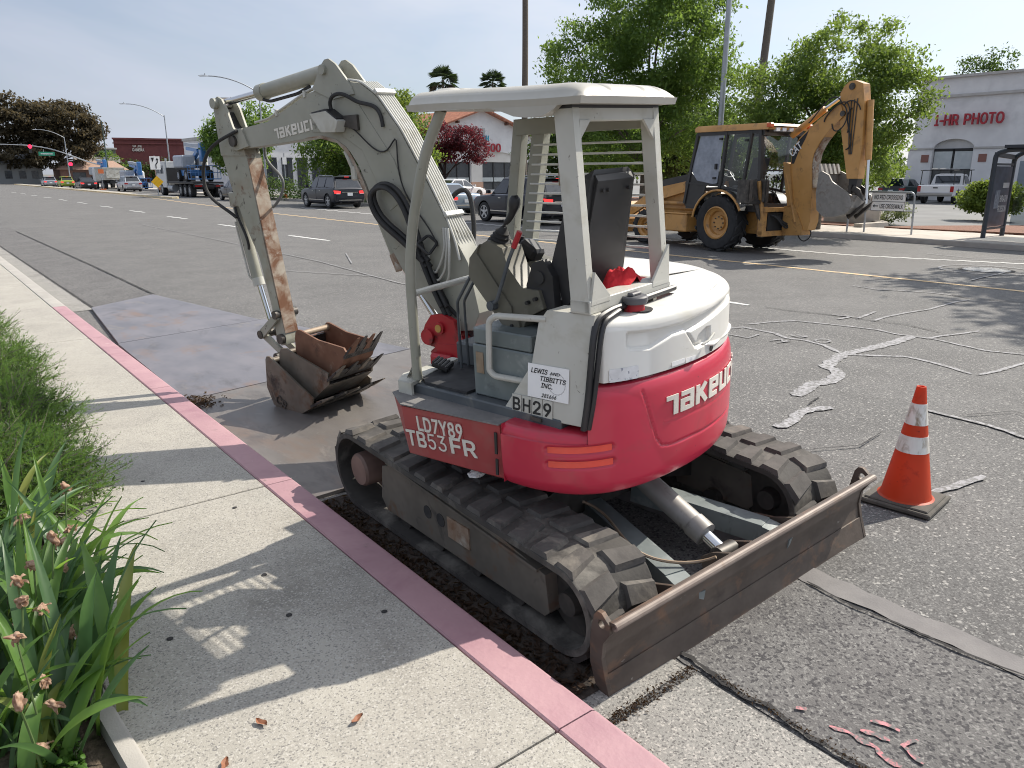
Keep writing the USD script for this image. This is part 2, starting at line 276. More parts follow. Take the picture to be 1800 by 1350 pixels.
for i, (k, v) in enumerate(M_.items()):
    w = {'c': .13, 'l': .10, 'a': .06, 'b': .05, 't1': .03, 't2': .03, 't5': .03, 'm': .042, 'n': .055, 's1': .03, 's2': .03, 's3': .025, 'k': .03}.get(k, .045)
    part(road, 'paint_mark', ribbon(v, w, .006 + .0004 * i, .25, 20 + i), chalk, False)
for i, v in enumerate([[(2.27, 1.07), (2.29, 1.01), (2.29, .97), (2.30, .92), (2.27, .88), (2.28, .82)], [(2.33, .99), (2.35, .93), (2.36, .9)], [(2.4, .99), (2.42, .95), (2.43, .9)], [(2.43, .84), (2.37, .86), (2.35, .82), (2.34, .78)], [(2.26, 1.195), (2.28, 1.165)]]):
    part(road, 'spray_mark', ribbon(v, .020 if i < 4 else .03, .0085 + .001 * i, .7, 60 + i, .02), pinkspray, False)
for i, v in enumerate([[(9.37, 6.09), (9.38, 5.79), (9.47, 5.43), (9.57, 4.99), (9.56, 4.57), (9.63, 4.27), (9.47, 3.78)], [(12.73, 5.0), (12.57, 4.68), (12.83, 4.02), (12.7, 2.5)], [(5.51, 3.11), (5.72, 3.16), (5.79, 3.17)], [(3.03, 1.62), (3.0, 1.41), (3.02, 1.15), (3.02, .96), (3.03, .84), (3.05, .73), (3.02, .1)], [(2.2, 1.68), (2.18, 1.5), (2.165, 1.39), (2.19, 1.25), (2.18, 1.19), (2.165, 1.07), (2.17, .98), (2.18, .91), (2.16, .3)], [(2.93, 12.8), (2.94, 18), (2.9, 30)], [(1.97, 12.3), (1.96, 20), (1.95, 34)], [(6.2, 2.2), (6.6, 2.0), (6.5, 1.6), (7.2, 1.2)], [(4.4, 2.6), (4.9, 2.35), (5.3, 2.4)]]):
    part(road, 'crack', ribbon(v, [.018, .02, .012, .012, .022, .03, .03, .01, .01][i], .0105 + .001 * i, .7, 80 + i, .03), crackm, False)
# kerb and pavement, slab by slab
kerb = thing('kerb', None, None, kind='structure')
ky = [-3.6, -1.05, 1.535, 4.09, 6.69, 9.29, 11.86, 14.5, 17.1, 19.7, 22.3, 60]
for i, (a, b) in enumerate(zip(ky, ky[1:])):
    prof = [(1.405, -.1), (1.405, .146), (1.412, .152), (1.555, .152), (1.572, .143), (1.60, -.02), (1.60, -.1)]
    part(kerb, 'kerb_stone', prism(prof, a + .003, b - .003, 'y'), pink if b < 12 else kerbgrey)
pav = thing('pavement', None, None, kind='structure')
part(pav, 'bedding', bx(-.6, 1.402, -4, 60, -.1, .128), dark)
for i, (a, b) in enumerate(zip(ky, ky[1:])):
    part(pav, 'slab', bx(.29, 1.398, a + .005, b - .005, .0, .15 + (.002 if i % 2 else 0), .004), conc, 20)
gut = thing('gutter', None, None, kind='structure')
for a, b in ((-3, 1.55), (1.59, 4.6), (12.2, 17), (17.03, 22), (22.03, 60)):
    part(gut, 'gutter_slab', hull([(x, y, z) for x, zt in ((1.602, .008), (2.14 if b < 9 else 1.95, gz(2.14 if b < 9 else 1.95) + .008)) for y in (a, b) for z in (-.05, zt)]), conc2)
struct('planter_bed', bx(-6, .262, -3, 40, -.1, .13), soil)
edge = thing('planter_edging', None, None, kind='structure')
epts = [(.30, -1.0), (.315, 1.2), (.315, 2.2), (.29, 2.53), (.27, 2.9), (.27, 3.6)]
part(edge, 'edging_strip', grid(np.array([[(x + o, y, z) for x, y in epts] for o, z in ((.0, .0), (.0, .165), (-.012, .175), (-.055, .175), (-.065, .1))])), kerbgrey, 40)
# far side of the street
fk = thing('far_kerb', None, None, kind='structure')
part(fk, 'kerb_stone', bx(22.3, 22.48, -30, 400, -.1, .15, .02), kerbgrey)
fp = struct('far_pavement', bx(22.48, 25.8, -40, 400, -.1, .146), farconc)
struct('car_park', bx(25.8, 400, -200, 600, -.2, .10), lot)
med = thing('median_island', None, None, kind='structure')
part(med, 'kerb_stone', prism([(16.5, 62.8), (16.2, 64), (16.3, 160), (17.5, 160), (17.3, 64), (16.9, 62.8)], -.05, .16, 'z'), pbr('median_kerb', (.55, .45, .25), (.60, .52, .36), 2, .8, space='world'))
part(med, 'paving', prism([(16.5, 63.2), (16.35, 64), (16.45, 160), (17.35, 160), (17.15, 64), (16.85, 63.2)], .1, .165, 'z'), kerbgrey)
mulch = pbr('bark_mulch', (.17, .085, .055), (.25, .13, .09), 9, .95, bump=1, bscale=20, bdist=.05, space='world')
vb = [(25.9, 12.6), (27.5, 11.9), (31.0, 9.5), (36, 6.8), (60, -4), (60, -30), (26.2, -30), (26.2, 8.6), (25.7, 11.9)]
struct('verge_bed', prism(vb, .05, .185, 'z'), mulch)
struct('verge_bed', prism([(25.6, 13.4), (26.8, 13.2), (27.3, 13.6), (33, 17.5), (44, 24), (44, 60), (26, 60)], .05, .18, 'z'), mulch)
struct('verge_kerb', prism([(25.3, 13.05), (26.9, 12.95), (27.7, 13.5), (33.2, 17.2), (33, 17.5), (27.3, 13.75), (26.8, 13.25), (25.3, 13.35)], .05, .27, 'z'), farconc)
# covered drain in the far lane
dr = thing('drain_cover', 'round drain cover with white bars inside a painted ring in the far lane', 'drain cover', frame((16.9, 6.06, gz(16.9))))
a_ = np.linspace(0, 2 * PI, 49)
part(dr, 'lid', lathe([(.50, .0), (.50, .006), (.44, .009)], 32), crackm)
for i in range(9):
    t = -.36 + .09 * i; L = math.sqrt(max(.02, .42 ** 2 - t * t)); part(dr, 'bar', place(bx(-L, L, t - .013, t + .013, .009, .013), (0, 0, 0), (math.cos(.9), -math.sin(.9), 0), (math.sin(.9), math.cos(.9), 0)), white_paint)
part(dr, 'painted_ring', grid(np.array([[(r * math.cos(t), r * math.sin(t), .011) for t in a_] for r in (.80, .86)])), chalk, False)
# steel road plates in the parking lane
steel = pbr('road_plate_steel', (.155, .155, .172), (.215, .205, .22), 1.6, .52, .35, bump=.25, bscale=60, bdist=.003, space='world', grime=[((.24, .165, .125), .9, .56, .70, 8), ((.115, .112, .118), 2.3, .55, .75, 6), ((.27, .24, .20), 1.3, .60, .75, 8)], stretch=(1.6, .8, 1))
steelb = pbr('brown_plate_steel', (.15, .135, .125), (.20, .185, .17), 1.8, .5, .35, bump=.25, bscale=60, bdist=.003, space='world', grime=[((.20, .15, .12), 1.2, .52, .70, 8), ((.105, .095, .09), 2.6, .54, .74, 6), ((.26, .235, .21), 5, .60, .75, 8)], stretch=(1.6, .7, 1))
for lab, pts in (('farthest road plate with wet grey streaks and rusty corners', [(1.93, 12.2), (2.88, 12.68), (3.37, 9.44), (1.71, 9.42)]), ('middle road plate, clean blue grey, with dry leaves at its corner', [(1.70, 9.40), (3.42, 9.43), (3.95, 6.72), (1.66, 6.60)]), ('nearest road plate, brown and scratched, under the digger bucket', [(1.66, 6.58), (3.95, 6.70), (3.78, 6.35), (3.3, 5.5), (3.25, 3.98), (1.66, 4.02)])):
    c = np.mean(pts, 0); P = [np.array([x - c[0], y - c[1], (.006 + (x - 1.58) * .046) + h]) for x, y in pts for h in (0, .022)]
    t = thing('road_plate', lab + ' in the parking lane', 'steel plate', frame((c[0], c[1], 0))); part(t, 'plate', hull(P), steelb if 'brown' in lab else steel)
# ------------------------------------------------------------------ mini excavator
RUST, DIRT = (.13, .055, .025), (.10, .085, .065)
wht = pbr('old_white_paint', (.45, .445, .395), (.51, .505, .46), 3, .42, bevel=.004, grime=[((.36, .34, .27), 4, .52, .72, 7), (DIRT, 26, .66, .72, 6), (RUST, 9, .70, .76, 8)], coat=.1)
hoodm = pbr('white_hood_plastic', (.64, .63, .585), (.69, .68, .64), 2.5, .38, bevel=.003, grime=[((.60, .57, .48), 3.5, .55, .75, 7), ((.17, .165, .16), 7, .68, .76, 9)], coat=.15)
boomp = pbr('boom_grey_green_paint', (.275, .275, .225), (.33, .325, .275), 3, .45, bevel=.005, grime=[((.27, .255, .19), 3, .54, .74, 7), ((.05, .042, .034), 15, .645, .71, 8), (RUST, 4.5, .665, .74, 8)])
armp = pbr('arm_chipped_paint', (.27, .27, .215), (.325, .32, .265), 4, .5, bevel=.005, grime=[((.24, .20, .14), 3, .52, .72, 7), ((.06, .045, .035), 12, .61, .67, 8), (RUST, 5, .60, .70, 9)])
armr = pbr('arm_rusty_wear', (.24, .155, .10), (.40, .37, .31), 5, .7, .15, bump=.3, bscale=40, bdist=.003, grime=[((.15, .065, .03), 6, .48, .62, 9), ((.50, .49, .43), 8, .60, .68, 9)])
red = pbr('faded_red_paint', (.455, .022, .050), (.50, .032, .062), 1.8, .30, bevel=.004, grime=[((.34, .045, .055), 4, .56, .78, 6), ((.07, .03, .03), 17, .70, .76, 8)], coat=.25)
redd = pbr('dusty_red_paint', (.29, .045, .045), (.36, .06, .058), 3, .55, bevel=.003, grime=[((.28, .12, .10), 5, .5, .8, 7), ((.08, .04, .035), 20, .68, .75, 8)])
reddp = pbr('slew_bracket_red', (.33, .012, .018), (.40, .02, .028), 5, .4, bevel=.003, grime=[((.035, .02, .018), 7, .52, .66, 7)])
orange = pbr('reflector_orange', (.72, .06, .035), (.80, .08, .05), 6, .25, coat=.3)
deckm = pbr('worn_deck_grey', (.15, .145, .14), (.21, .20, .19), 7, .8, bump=.6, bscale=220, bdist=.002, grime=[((.30, .27, .25), 6, .58, .75, 8)])
bluem = pbr('worn_blue_grey_steel', (.14, .165, .165), (.21, .235, .235), 4, .5, .2, bevel=.003, grime=[((.34, .36, .35), 5, .56, .72, 8), ((.05, .055, .06), 6, .60, .75, 8)])
darkm = pbr('dark_platform_steel', (.065, .075, .085), (.11, .12, .125), 6, .6, .2, bevel=.003, grime=[((.20, .19, .17), 8, .58, .75, 8)])
blk = pbr('black_plastic', (.012, .012, .013), (.022, .022, .024), 6, .45, bevel=.004)
rub = pbr('black_rubber', (.016, .016, .016), (.03, .029, .028), 8, .75)
seatm = pbr('seat_vinyl', (.013, .013, .014), (.022, .022, .023), 6, .5, bump=.1, bscale=300, bdist=.001)
olive = pbr('console_olive_plastic', (.10, .095, .072), (.135, .128, .10), 5, .5, bevel=.004, grime=[((.24, .22, .18), 6, .62, .8, 7)])
chrome = pbr('chrome_rod', (.72, .72, .72), None, 5, .12, 1.0)
steelg = pbr('greasy_steel', (.045, .042, .038), (.10, .09, .08), 9, .5, .5, grime=[((.22, .17, .12), 7, .6, .72, 7)])
trk = pbr('track_rubber', (.036, .033, .030), (.060, .055, .048), 7, .82, bump=.4, bscale=60, bdist=.004, grime=[((.20, .185, .16), 3.2, .50, .72, 8)])
lugm = pbr('track_lug_dusty', (.052, .047, .043), (.090, .082, .074), 9, .85, bump=.4, bscale=50, bdist=.004, grime=[((.22, .195, .16), 4, .54, .74, 8)])
frm = pbr('track_frame_paint', (.10, .088, .072), (.16, .14, .115), 4, .65, .1, bevel=.005, grime=[((.14, .07, .035), 5, .56, .70, 8), ((.05, .045, .04), 7, .58, .72, 7)])
bladem = pbr('dozer_blade_steel', (.072, .056, .046), (.125, .10, .082), 3.5, .55, .25, bevel=.004, bump=.4, bscale=26, bdist=.003, grime=[((.20, .115, .07), 4, .54, .70, 9), ((.27, .245, .22), 13, .66, .72, 9), ((.05, .04, .034), 3.3, .60, .76, 8)], stretch=(1, 1, 1.6))
polm = pbr('polished_blade_edge', (.17, .135, .115), (.24, .20, .17), 8, .55, .2, grime=[((.17, .12, .09), 9, .55, .68, 8)])
bktm = pbr('bucket_steel', (.115, .10, .08), (.18, .155, .125), 5, .55, .35, bevel=.003, grime=[((.12, .06, .03), 6, .54, .70, 8), ((.03, .027, .025), 5, .58, .70, 8)])
bktr = pbr('rusty_bucket_steel', (.13, .06, .035), (.20, .10, .06), 5, .65, .3, bevel=.003, grime=[((.05, .03, .022), 6, .56, .70, 8), ((.25, .17, .12), 9, .62, .72, 8)])
tar = pbr('tarry_bucket_lining', (.014, .013, .013), (.035, .032, .03), 12, .45, bump=.8, bscale=30, bdist=.01)
fork = pbr('tan_wear_strip', (.24, .17, .11), (.32, .25, .18), 12, .6, .2)
decal = pbr('decal_white', (.78, .78, .77), (.82, .82, .81), 9, .4, grime=[((.55, .52, .48), 14, .62, .75, 8)])
letter_b = pbr('decal_black', (.015, .015, .016), None, 5, .4)
letter_w = pbr('decal_offwhite', (.62, .59, .52), (.70, .67, .60), 8, .5, grime=[((.36, .09, .09), 22, .66, .72, 8)])
ROLL, HEAD, BH = math.radians(3.3), math.radians(10), math.radians(14)
O = np.array([2.67, 2.95, .05]); OBm = np.array([2.90, 4.20, .05])
R_roll = np.array([[math.cos(ROLL), 0, -math.sin(ROLL)], [0, 1, 0], [math.sin(ROLL), 0, math.cos(ROLL)]])
def Rz(a): return trimesh.transformations.rotation_matrix(a, [0, 0, 1])[:3, :3]
MX = frame(O, R=R_roll); IMX = np.linalg.inv(MX)
UP = frame(R=Rz(HEAD)); BM = IMX @ frame(OBm, R=R_roll @ Rz(BH))          # machine -> upper works, machine -> boom
EX = thing('mini_excavator', 'red and white tracked mini excavator with open canopy parked against the kerb', 'excavator', MX)
def E_(name, m, mat, sm=28, label=None): return part(EX, name, m, mat, sm, label)
def U_(name, m, mat, sm=28, label=None): return part(EX, name, xf(m, UP), mat, sm, label)
def B_(name, m, mat, sm=28, label=None): return part(EX, name, xf(m, BM), mat, sm, label)
def S_(par, name, m, mat, sm=28, M=None): return part(par, name, m if M is None else xf(m, M), mat, sm)
# --- tracks
def loop_pts(off, n=400):
    """outline of the track: two circles hulled; (y, z) and outward normals at even spacing."""
    c1, r1, c2, r2 = np.array([-.965, .218]), .216 - off, np.array([.795, .25]), .248 - off
    h = sg.MultiPoint([c1 + r1 * np.array([math.cos(t), math.sin(t)]) for t in np.linspace(0, 2 * PI, 90)] + [c2 + r2 * np.array([math.cos(t), math.sin(t)]) for t in np.linspace(0, 2 * PI, 90)]).convex_hull
    ln = sg.LineString(np.array(h.exterior.coords)); s = np.linspace(0, ln.length, n, endpoint=False)
    P = np.array([ln.interpolate(v).coords[0] for v in s]); T = np.roll(P, -1, 0) - np.roll(P, 1, 0); T /= np.linalg.norm(T, axis=1, keepdims=True)
    N = np.stack([T[:, 1], -T[:, 0]], 1); N *= np.sign(((P - P.mean(0)) * N).sum(1))[:, None]
    return P, N, T, ln.length
def make_track(side, x0, x1):
    P, N, T, L = loop_pts(.022, 120); Q, *_ = loop_pts(.05, 120)
    sec = []
    for p, q in zip(P, Q): sec.append([(x0, *p), (x0 + .012, *(p + (p - q) * .12)), (x1 - .012, *(p + (p - q) * .12)), (x1, *p), (x1, *q), (x0, *q)])
    V = np.array(sec); F = []; n, k = len(V), 6
    for i in range(n):
        for j in range(k):
            a, b, c, d = i * k + j, ((i + 1) % n) * k + j, ((i + 1) % n) * k + (j + 1) % k, i * k + (j + 1) % k
            F += [[a, b, c], [a, c, d]]
    m = TM(V.reshape(-1, 3), F); trimesh.repair.fix_normals(m)
    tr = E_('track', m, trk, 40)
    P, N, T, L = loop_pts(.022, 64); xc = (x0 + x1) / 2; r = np.random.RandomState(3 + side)
    for i in range(64):
        left = i % 2 == 0; a, b = (x0 + .003, xc - .012) if left else (xc + .012, x1 - .003)
        p, nn, t = P[i], N[i], T[i]
        def pt(x, u, h): return (x, *(p + t * u + nn * h))
        w0, w1, h = .044, .058, .022 + r.uniform(-.003, .002); k = .030 * (1 if left else -1)
        base = [pt(a, -w1 - (k if left else 0), -.006), pt(a, w1 - (k if left else 0), -.006), pt(b, w0 + (0 if left else k), -.006), pt(b, -w0 + (0 if left else k), -.006)]
        inn = (b - a) * .05
        topp = [pt(a + inn, -w1 * .72 - (k if left else 0), h), pt(a + inn, w1 * .72 - (k if left else 0), h), pt(b - inn, w0 * .75 + (0 if left else k), h), pt(b - inn, -w0 * .75 + (0 if left else k), h)]
        S_(tr, 'lug', hull(base + topp), lugm, False)
    s = side
    xo, xi = (x0 + .045, x1 - .10) if s < 0 else (x1 - .045, x0 + .10)
    fr = E_('track_frame', prism([(-.86, .13), (-.83, .10), (.50, .10), (.56, .16), (.52, .36), (.40, .40), (-.50, .365), (-.84, .30)], min(xo, xi), max(xo, xi)), frm)
    S_(fr, 'top_ridge', prism([(-.80, .30), (.46, .395), (.46, .41), (-.80, .315)], min(xo, xi) - .012, max(xo, xi) + .012), frm)
    for y in (-.05, .07): S_(fr, 'frame_opening', lathe([(.001, 0), (.035, 0), (.035, .004), (.001, .004)], 14, 'x', (xo - .003 if s < 0 else xo, y, .25)), crackm)
    S_(fr, 'cover_plate', bx(xo - .008, xo + .008, -.30, -.12, .19, .30), armr)
    E_('idler_wheel', lathe([(.001, x0 + .05), (.05, x0 + .05), (.06, x0 + .10), (.17, x0 + .11), (.185, x0 + .12), (.185, x1 - .12), (.17, x1 - .11), (.001, x1 - .10)], 28, 'x', (0, -.965, .218)), steelg)
    E_('drive_motor', lathe([(.001, x0 + .02), (.088, x0 + .02), (.098, x0 + .035), (.10, x0 + .16), (.16, x0 + .17), (.17, x1 - .10), (.001, x1 - .1)], 28, 'x', (0, .77, .26)) if s < 0 else lathe([(.17, x0 + .1), (.16, x1 - .17), (.10, x1 - .16), (.09, x1 - .02), (.001, x1 - .02)], 28, 'x', (0, .77, .26)), pbr('drive_motor_cover', (.16, .10, .08), (.22, .14, .115), 7, .6))
    for y in (-.62, -.30, .02, .34): E_('track_roller', cyl((x0 + .06, y, .10), (x1 - .06, y, .10), .055, 14), steelg)
make_track(-1, -.86, -.50); make_track(1, .50, .86)
# --- undercarriage, dozer blade
E_('undercarriage', cat_([hull([(x, y, z) for x in (-.34, .34) for y in (-.42, .42) for z in (.22, .44)]), *[hull([(s * .30, y - .13, .25), (s * .30, y + .13, .25), (s * .30, y - .12, .42), (s * .30, y + .12, .42), (s * .66, y * 1.2 - .1, .16), (s * .66, y * 1.2 + .1, .16), (s * .66, y * 1.2 - .1, .33), (s * .66, y * 1.2 + .1, .33)]) for s in (-1, 1) for y in (-.3, .3)]]), steelg)
E_('slew_ring', lathe([(.001, .40), (.40, .42), (.42, .44), (.42, .50), (.37, .51), (.37, .57), (.001, .57)], 40), steelg)
W = .925; BCX = .045
def blade_prof(o):   # concave face seen from behind the machine; (y, z)
    return [(-1.285 + o, -.02), (-1.250 + o, .085), (-1.236 + o, .16), (-1.246 + o, .23), (-1.276 + o, .290), (-1.310 + o, .322)]
fr_, bk_ = blade_prof(0), [(y + .028, z) for y, z in blade_prof(0)][::-1]
bl = E_('dozer_blade', prism(fr_ + [(-1.300, .336), (-1.276, .334)] + bk_[1:], BCX - W, BCX + W), bladem)
S_(bl, 'rolled_edge', tube([(BCX - W, -1.300, .322), (BCX + W, -1.300, .322)], .0165, 12), polm)
S_(bl, 'cutting_edge', hull([(x, y, z) for x in (BCX - W - .004, BCX + W + .004) for y, z in ((-1.290, -.028), (-1.256, .088), (-1.249, .088), (-1.268, -.028))]), bladem)
ear = sg.Polygon([(-1.288, -.015), (-1.258, .085), (-1.242, .16), (-1.25, .23), (-1.285, .285), (-1.285, .325), (-1.245, .358), (-1.222, .358), (-1.205, .335), (-1.185, .25), (-1.18, .12), (-1.21, .03)]).difference(sg.Point(-1.243, .312).buffer(.017))
for s in (-1, 1): S_(bl, 'side_plate', prism(list(ear.exterior.coords), BCX + s * W - .010, BCX + s * W + .010, 'x', [list(i.coords) for i in ear.interiors]), bladem, False)
for s in (-1, 1):
    E_('blade_arm', cat_([bar((s * .16 + .02, -.42, .215), (s * .33 + .02, -1.10, .175), .10, .10), bar((s * .325 + .02, -1.08, .178), (s * .355 + .02, -1.23, .15), .10, .09)]), bluem)
    S_(bl, 'hinge_plate', prism([(-1.21, .06), (-1.08, .11), (-1.06, .19), (-1.12, .235), (-1.21, .27)], s * .075 - .008, s * .075 + .008), bladem)
    S_(bl, 'hinge_plate', prism([(-1.21, .05), (-.99, .12), (-.98, .20), (-1.1, .22), (-1.21, .26)], s * .43 - .008, s * .43 + .008), bladem)
cylm = pbr('dirty_cylinder_paint', (.20, .19, .175), (.29, .275, .255), 5, .5, .2, bevel=.003, grime=[((.07, .06, .05), 7, .56, .70, 8), ((.14, .10, .075), 5, .6, .75, 8)])
bc = E_('blade_cylinder', cyl((.0, -.30, .55), (.0, -1.0, .262), .055, 20), cylm)
S_(bc, 'rod', cyl((0, -.98, .27), (0, -1.11, .217), .030, 14), chrome); S_(bc, 'end_cap', cyl((0, -.95, .283), (0, -1.02, .254), .060, 18), cylm)
S_(bc, 'rod_eye', cyl((-.055, -1.13, .21), (.055, -1.13, .21), .042, 16), steelg)
S_(bc, 'guard', bar((.0, -.42, .525), (0, -.80, .372), .09, .012), boomp); S_(bc, 'hose', tube(smooth_path([(.03, -.25, .50), (.05, -.5, .47), (.055, -.75, .36), (.05, -.86, .30)]), .009, 6), rub)
E_('blade_hose', tube(smooth_path([(-.28, -.5, .33), (-.32, -.8, .28), (-.35, -.98, .265), (-.27, -1.08, .245), (-.16, -1.2, .28)]), .007, 6), fork)
# --- house: tail, hood, side panel
Ct = np.array([(-.80, -.335), (-.80, -.42), (-.775, -.56), (-.71, -.70), (-.60, -.80), (-.45, -.865), (-.25, -.905), (0, -.915), (.25, -.875), (.48, -.77), (.67, -.60), (.80, -.38), (.86, -.12), (.86, .15), (.80, .35)])
_t = np.r_[0, np.cumsum(np.linalg.norm(np.diff(Ct, axis=0), axis=1))]; _S = CubicSpline(_t, Ct); _tt = np.linspace(0, _t[-1], 3000)
_al = np.r_[0, np.cumsum(np.linalg.norm(np.diff(_S(_tt), axis=0), axis=1))]; ULEN = _al[-1]
def tail(u, off=0.0):
    s = np.interp(u, _al, _tt); p = _S(s); d = _S(s, 1); n = np.stack([d[..., 1], -d[..., 0]], -1); n = n / np.linalg.norm(n, axis=-1, keepdims=True)
    return p + n * np.asarray(off)[..., None]
lev_z = [.545, .555, .575, .62, .75, .90, .97, 1.0, 1.03, 1.045, 1.05]; lev_o = [-.10, -.045, -.022, -.006, 0, 0, -.004, -.008, -.018, -.034, -.06]
prof_o = PchipInterpolator(lev_z, lev_o)
def sstep(a, b, x): t = np.clip((x - a) / (b - a), 0, 1); return t * t * (3 - 2 * t)
def inside_poly(poly, u, z, soft):
    import shapely
    pts = shapely.points(u.ravel(), z.ravel()); d = shapely.distance(poly.exterior, pts); s = np.where(shapely.contains(poly, pts), d, -d).reshape(u.shape); return sstep(-soft, soft, s)
uu = np.unique(np.r_[np.linspace(0, .40, 50), np.linspace(.40, .46, 14), np.linspace(.46, 1.7, 210), np.linspace(1.7, ULEN, 40)])
tz = np.unique(np.r_[np.linspace(.545, .58, 8), np.linspace(.58, 1.0, 72), np.linspace(1.0, 1.05, 10)])
def tail_skin(us, zs, remap):
    Ug, Zg = np.meshgrid(us, zs, indexing='ij'); Og = prof_o(remap(Zg))
    for u0, u1, zc, dz in ((.232, .525, .772, .02), (.234, .53, .707, .018)):      # reflector recesses
        pl = sg.LineString([(u0 + .014, zc - .004), (u1 - .014, zc + .010)]).buffer(.018); Og = Og - .010 * inside_poly(pl, Ug, Zg, .006)
    for pts in ([(.668, 1.0), (.676, .98), (.70, .90), (.745, .775), (.775, .735), (.83, .722), (1.05, .715), (1.32, .71), (1.6, .71)], [(.79, .835), (.95, .83), (1.2, .825), (1.55, .835)]):
        gl = sg.LineString(pts).buffer(.005); Og = Og - (.006 if len(pts) > 5 else .0025) * inside_poly(gl, Ug, Zg, .0025)
    Pg = np.concatenate([tail(Ug, Og), Zg[..., None]], -1); one = np.ones_like(us)
    inner = np.concatenate([tail(us, -.24 * one), zs[-1] * one[:, None]], -1)[:, None]; lower = np.concatenate([tail(us, -.30 * one), .545 * one[:, None]], -1)[:, None]
    return grid(np.concatenate([lower, Pg, inner, lower], 1))
u_cut = .415
ct = U_('counterweight', cat_([tail_skin(np.r_[u_cut, uu[uu > u_cut + .001]], tz, lambda z: z), tail_skin(np.r_[uu[uu < u_cut - .001], u_cut], np.unique(np.r_[np.linspace(.545, .58, 8), np.linspace(.58, .80, 40), np.linspace(.80, .850, 14)]), lambda z: np.where(z > .80, 1.05 - (.85 - z) * 1.2, z)), xf(hull([(*tail(u_cut, o), z) for o in (-.004, -.20) for z in (.82, 1.03)] + [(*tail(u_cut + .004, o), z) for o in (-.004, -.20) for z in (.82, 1.03)]), np.eye(4))]), red, 35)
S_(ct, 'end_face', xf(bx(-.795, -.55, -.338, -.336, .57, .845), UP), red)
for u0, u1, zc in ((.232, .525, .772), (.234, .53, .707)):
    us = np.linspace(u0 + .006, u1 - .006, 24); h = .0145
    A = np.array([[(*tail(u, -.0075), zc - .004 + .014 * (u - u0) / (u1 - u0) + k) for k in (-h, h)] for u in us]); S_(ct, 'reflector', xf(grid(A), UP), orange)
def wrap(poly, u0, z0, off, slope=0.0, depth=.004):
    """lettering or stickers laid on the tail: x -> arc length, y -> height."""
    m = poly_ext(poly, depth) if not hasattr(poly, 'faces') else poly; m = m.subdivide_to_size(.03) if hasattr(m, 'subdivide_to_size') else m
    v = np.array(m.vertices); u = u0 + v[:, 0]; z = z0 + v[:, 1] + slope * v[:, 0]
    m.vertices = np.concatenate([tail(u, off + v[:, 2]), z[:, None]], 1); return m
LOGO = {'T': [[(0, .9), (.46, .9), (.46, 0)]], 'a': [[(.02, .9), (.62, .9), (.62, 0)], [(.62, .1), (.1, .1), (.1, .52), (.62, .52)]], 'K': [[(.1, 0), (.1, 1)], [(.12, .42), (.62, 1)], [(.3, .55), (.66, 0)]], 'e': [[(.62, .1), (.1, .1), (.1, .9), (.62, .9), (.62, .5), (.1, .5)]], 'u': [[(.1, 1), (.1, .1), (.62, .1), (.62, 1)]], 'c': [[(.64, .9), (.1, .9), (.1, .1), (.64, .1)]], 'h': [[(.1, 0), (.1, 1)], [(.1, .5), (.62, .5)], [(.62, 0), (.62, 1)]], 'i': [[(.1, 0), (.1, 1)]]}
def logo(word, h, gap=.16, w=.115, shear=.0, sx_=1.0):
    x, out = 0, []
    for ch in word:
        g = so.unary_union([sg.LineString(l).buffer(w, cap_style=2, join_style=2) for l in LOGO[ch]]); out.append(affinity.translate(g, x + .1, 0)); x += {'T': .58, 'i': .22}.get(ch, .74) + gap
    g = affinity.affine_transform(so.unary_union(out), [h * sx_, shear * h, 0, h, 0, 0]); return list(g.geoms) if g.geom_type == 'MultiPolygon' else [g]
for g in logo('TaKeuchi', .088, sx_=1.50, gap=.14): S_(ct, 'logo_letter', xf(wrap(g, .785, .858, .0015), UP), letter_w, False)
# hood (engine cover)
hz = np.r_[np.linspace(1.058, 1.27, 60), 1.282, 1.292, 1.301, 1.309, 1.314, 1.318]; ho = np.r_[np.full(60, -.02), -.022, -.026, -.033, -.044, -.057, -.078]
hu = np.unique(np.r_[np.linspace(.452, .50, 12), np.linspace(.50, 1.5, 190), np.linspace(1.5, ULEN - .25, 40)])
Hu, Hz = np.meshgrid(hu, hz, indexing='ij'); Ho = np.repeat(ho[None], len(hu), 0) - .03 * (1 - sstep(.452, .49, Hu))
rec = sg.Polygon([(.60, 1.255), (.60, 1.20), (.615, 1.185), (.72, 1.172), (.86, 1.205), (.95, 1.205), (1.0, 1.15), (1.03, 1.115), (1.30, 1.09), (1.6, 1.10), (1.6, 1.275), (1.25, 1.266), (.925, 1.243), (.75, 1.245)])
deep = sstep(.58, .68, Hu); Ho = Ho - .016 * inside_poly(rec, Hu, Hz, .008)
Ho = Ho + .016 * inside_poly(sg.Polygon([(.97, 1.195), (1.32, 1.235), (1.6, 1.24), (1.6, 1.09), (1.18, 1.09), (1.03, 1.13)]), Hu, Hz, .006)
Ho = Ho - .018 * inside_poly(sg.Polygon([(1.035, 1.135), (1.055, 1.165), (1.12, 1.185), (1.165, 1.18), (1.175, 1.115), (1.05, 1.105)]), Hu, Hz, .004)
Ph = np.concatenate([tail(Hu, Ho), Hz[..., None]], -1)
hood = U_('engine_hood', grid(Ph), hoodm, 40)
edge_t = Ph[:, -1, :2]
cap = sg.Polygon(np.vstack([edge_t, [(.70, .45), (-.03, .45), (-.03, -.735), (-.60, -.735)]])).buffer(0)
m = poly_ext(cap, .002); m = m.subdivide_to_size(.07); v = np.array(m.vertices); v[:, 2] += 1.316 + .018 * np.clip((1 - ((v[:, 0] - .1) ** 2 + v[:, 1] ** 2) / .8), 0, 1); m.vertices = v
S_(hood, 'hood_top', xf(m, UP), hoodm, 40)
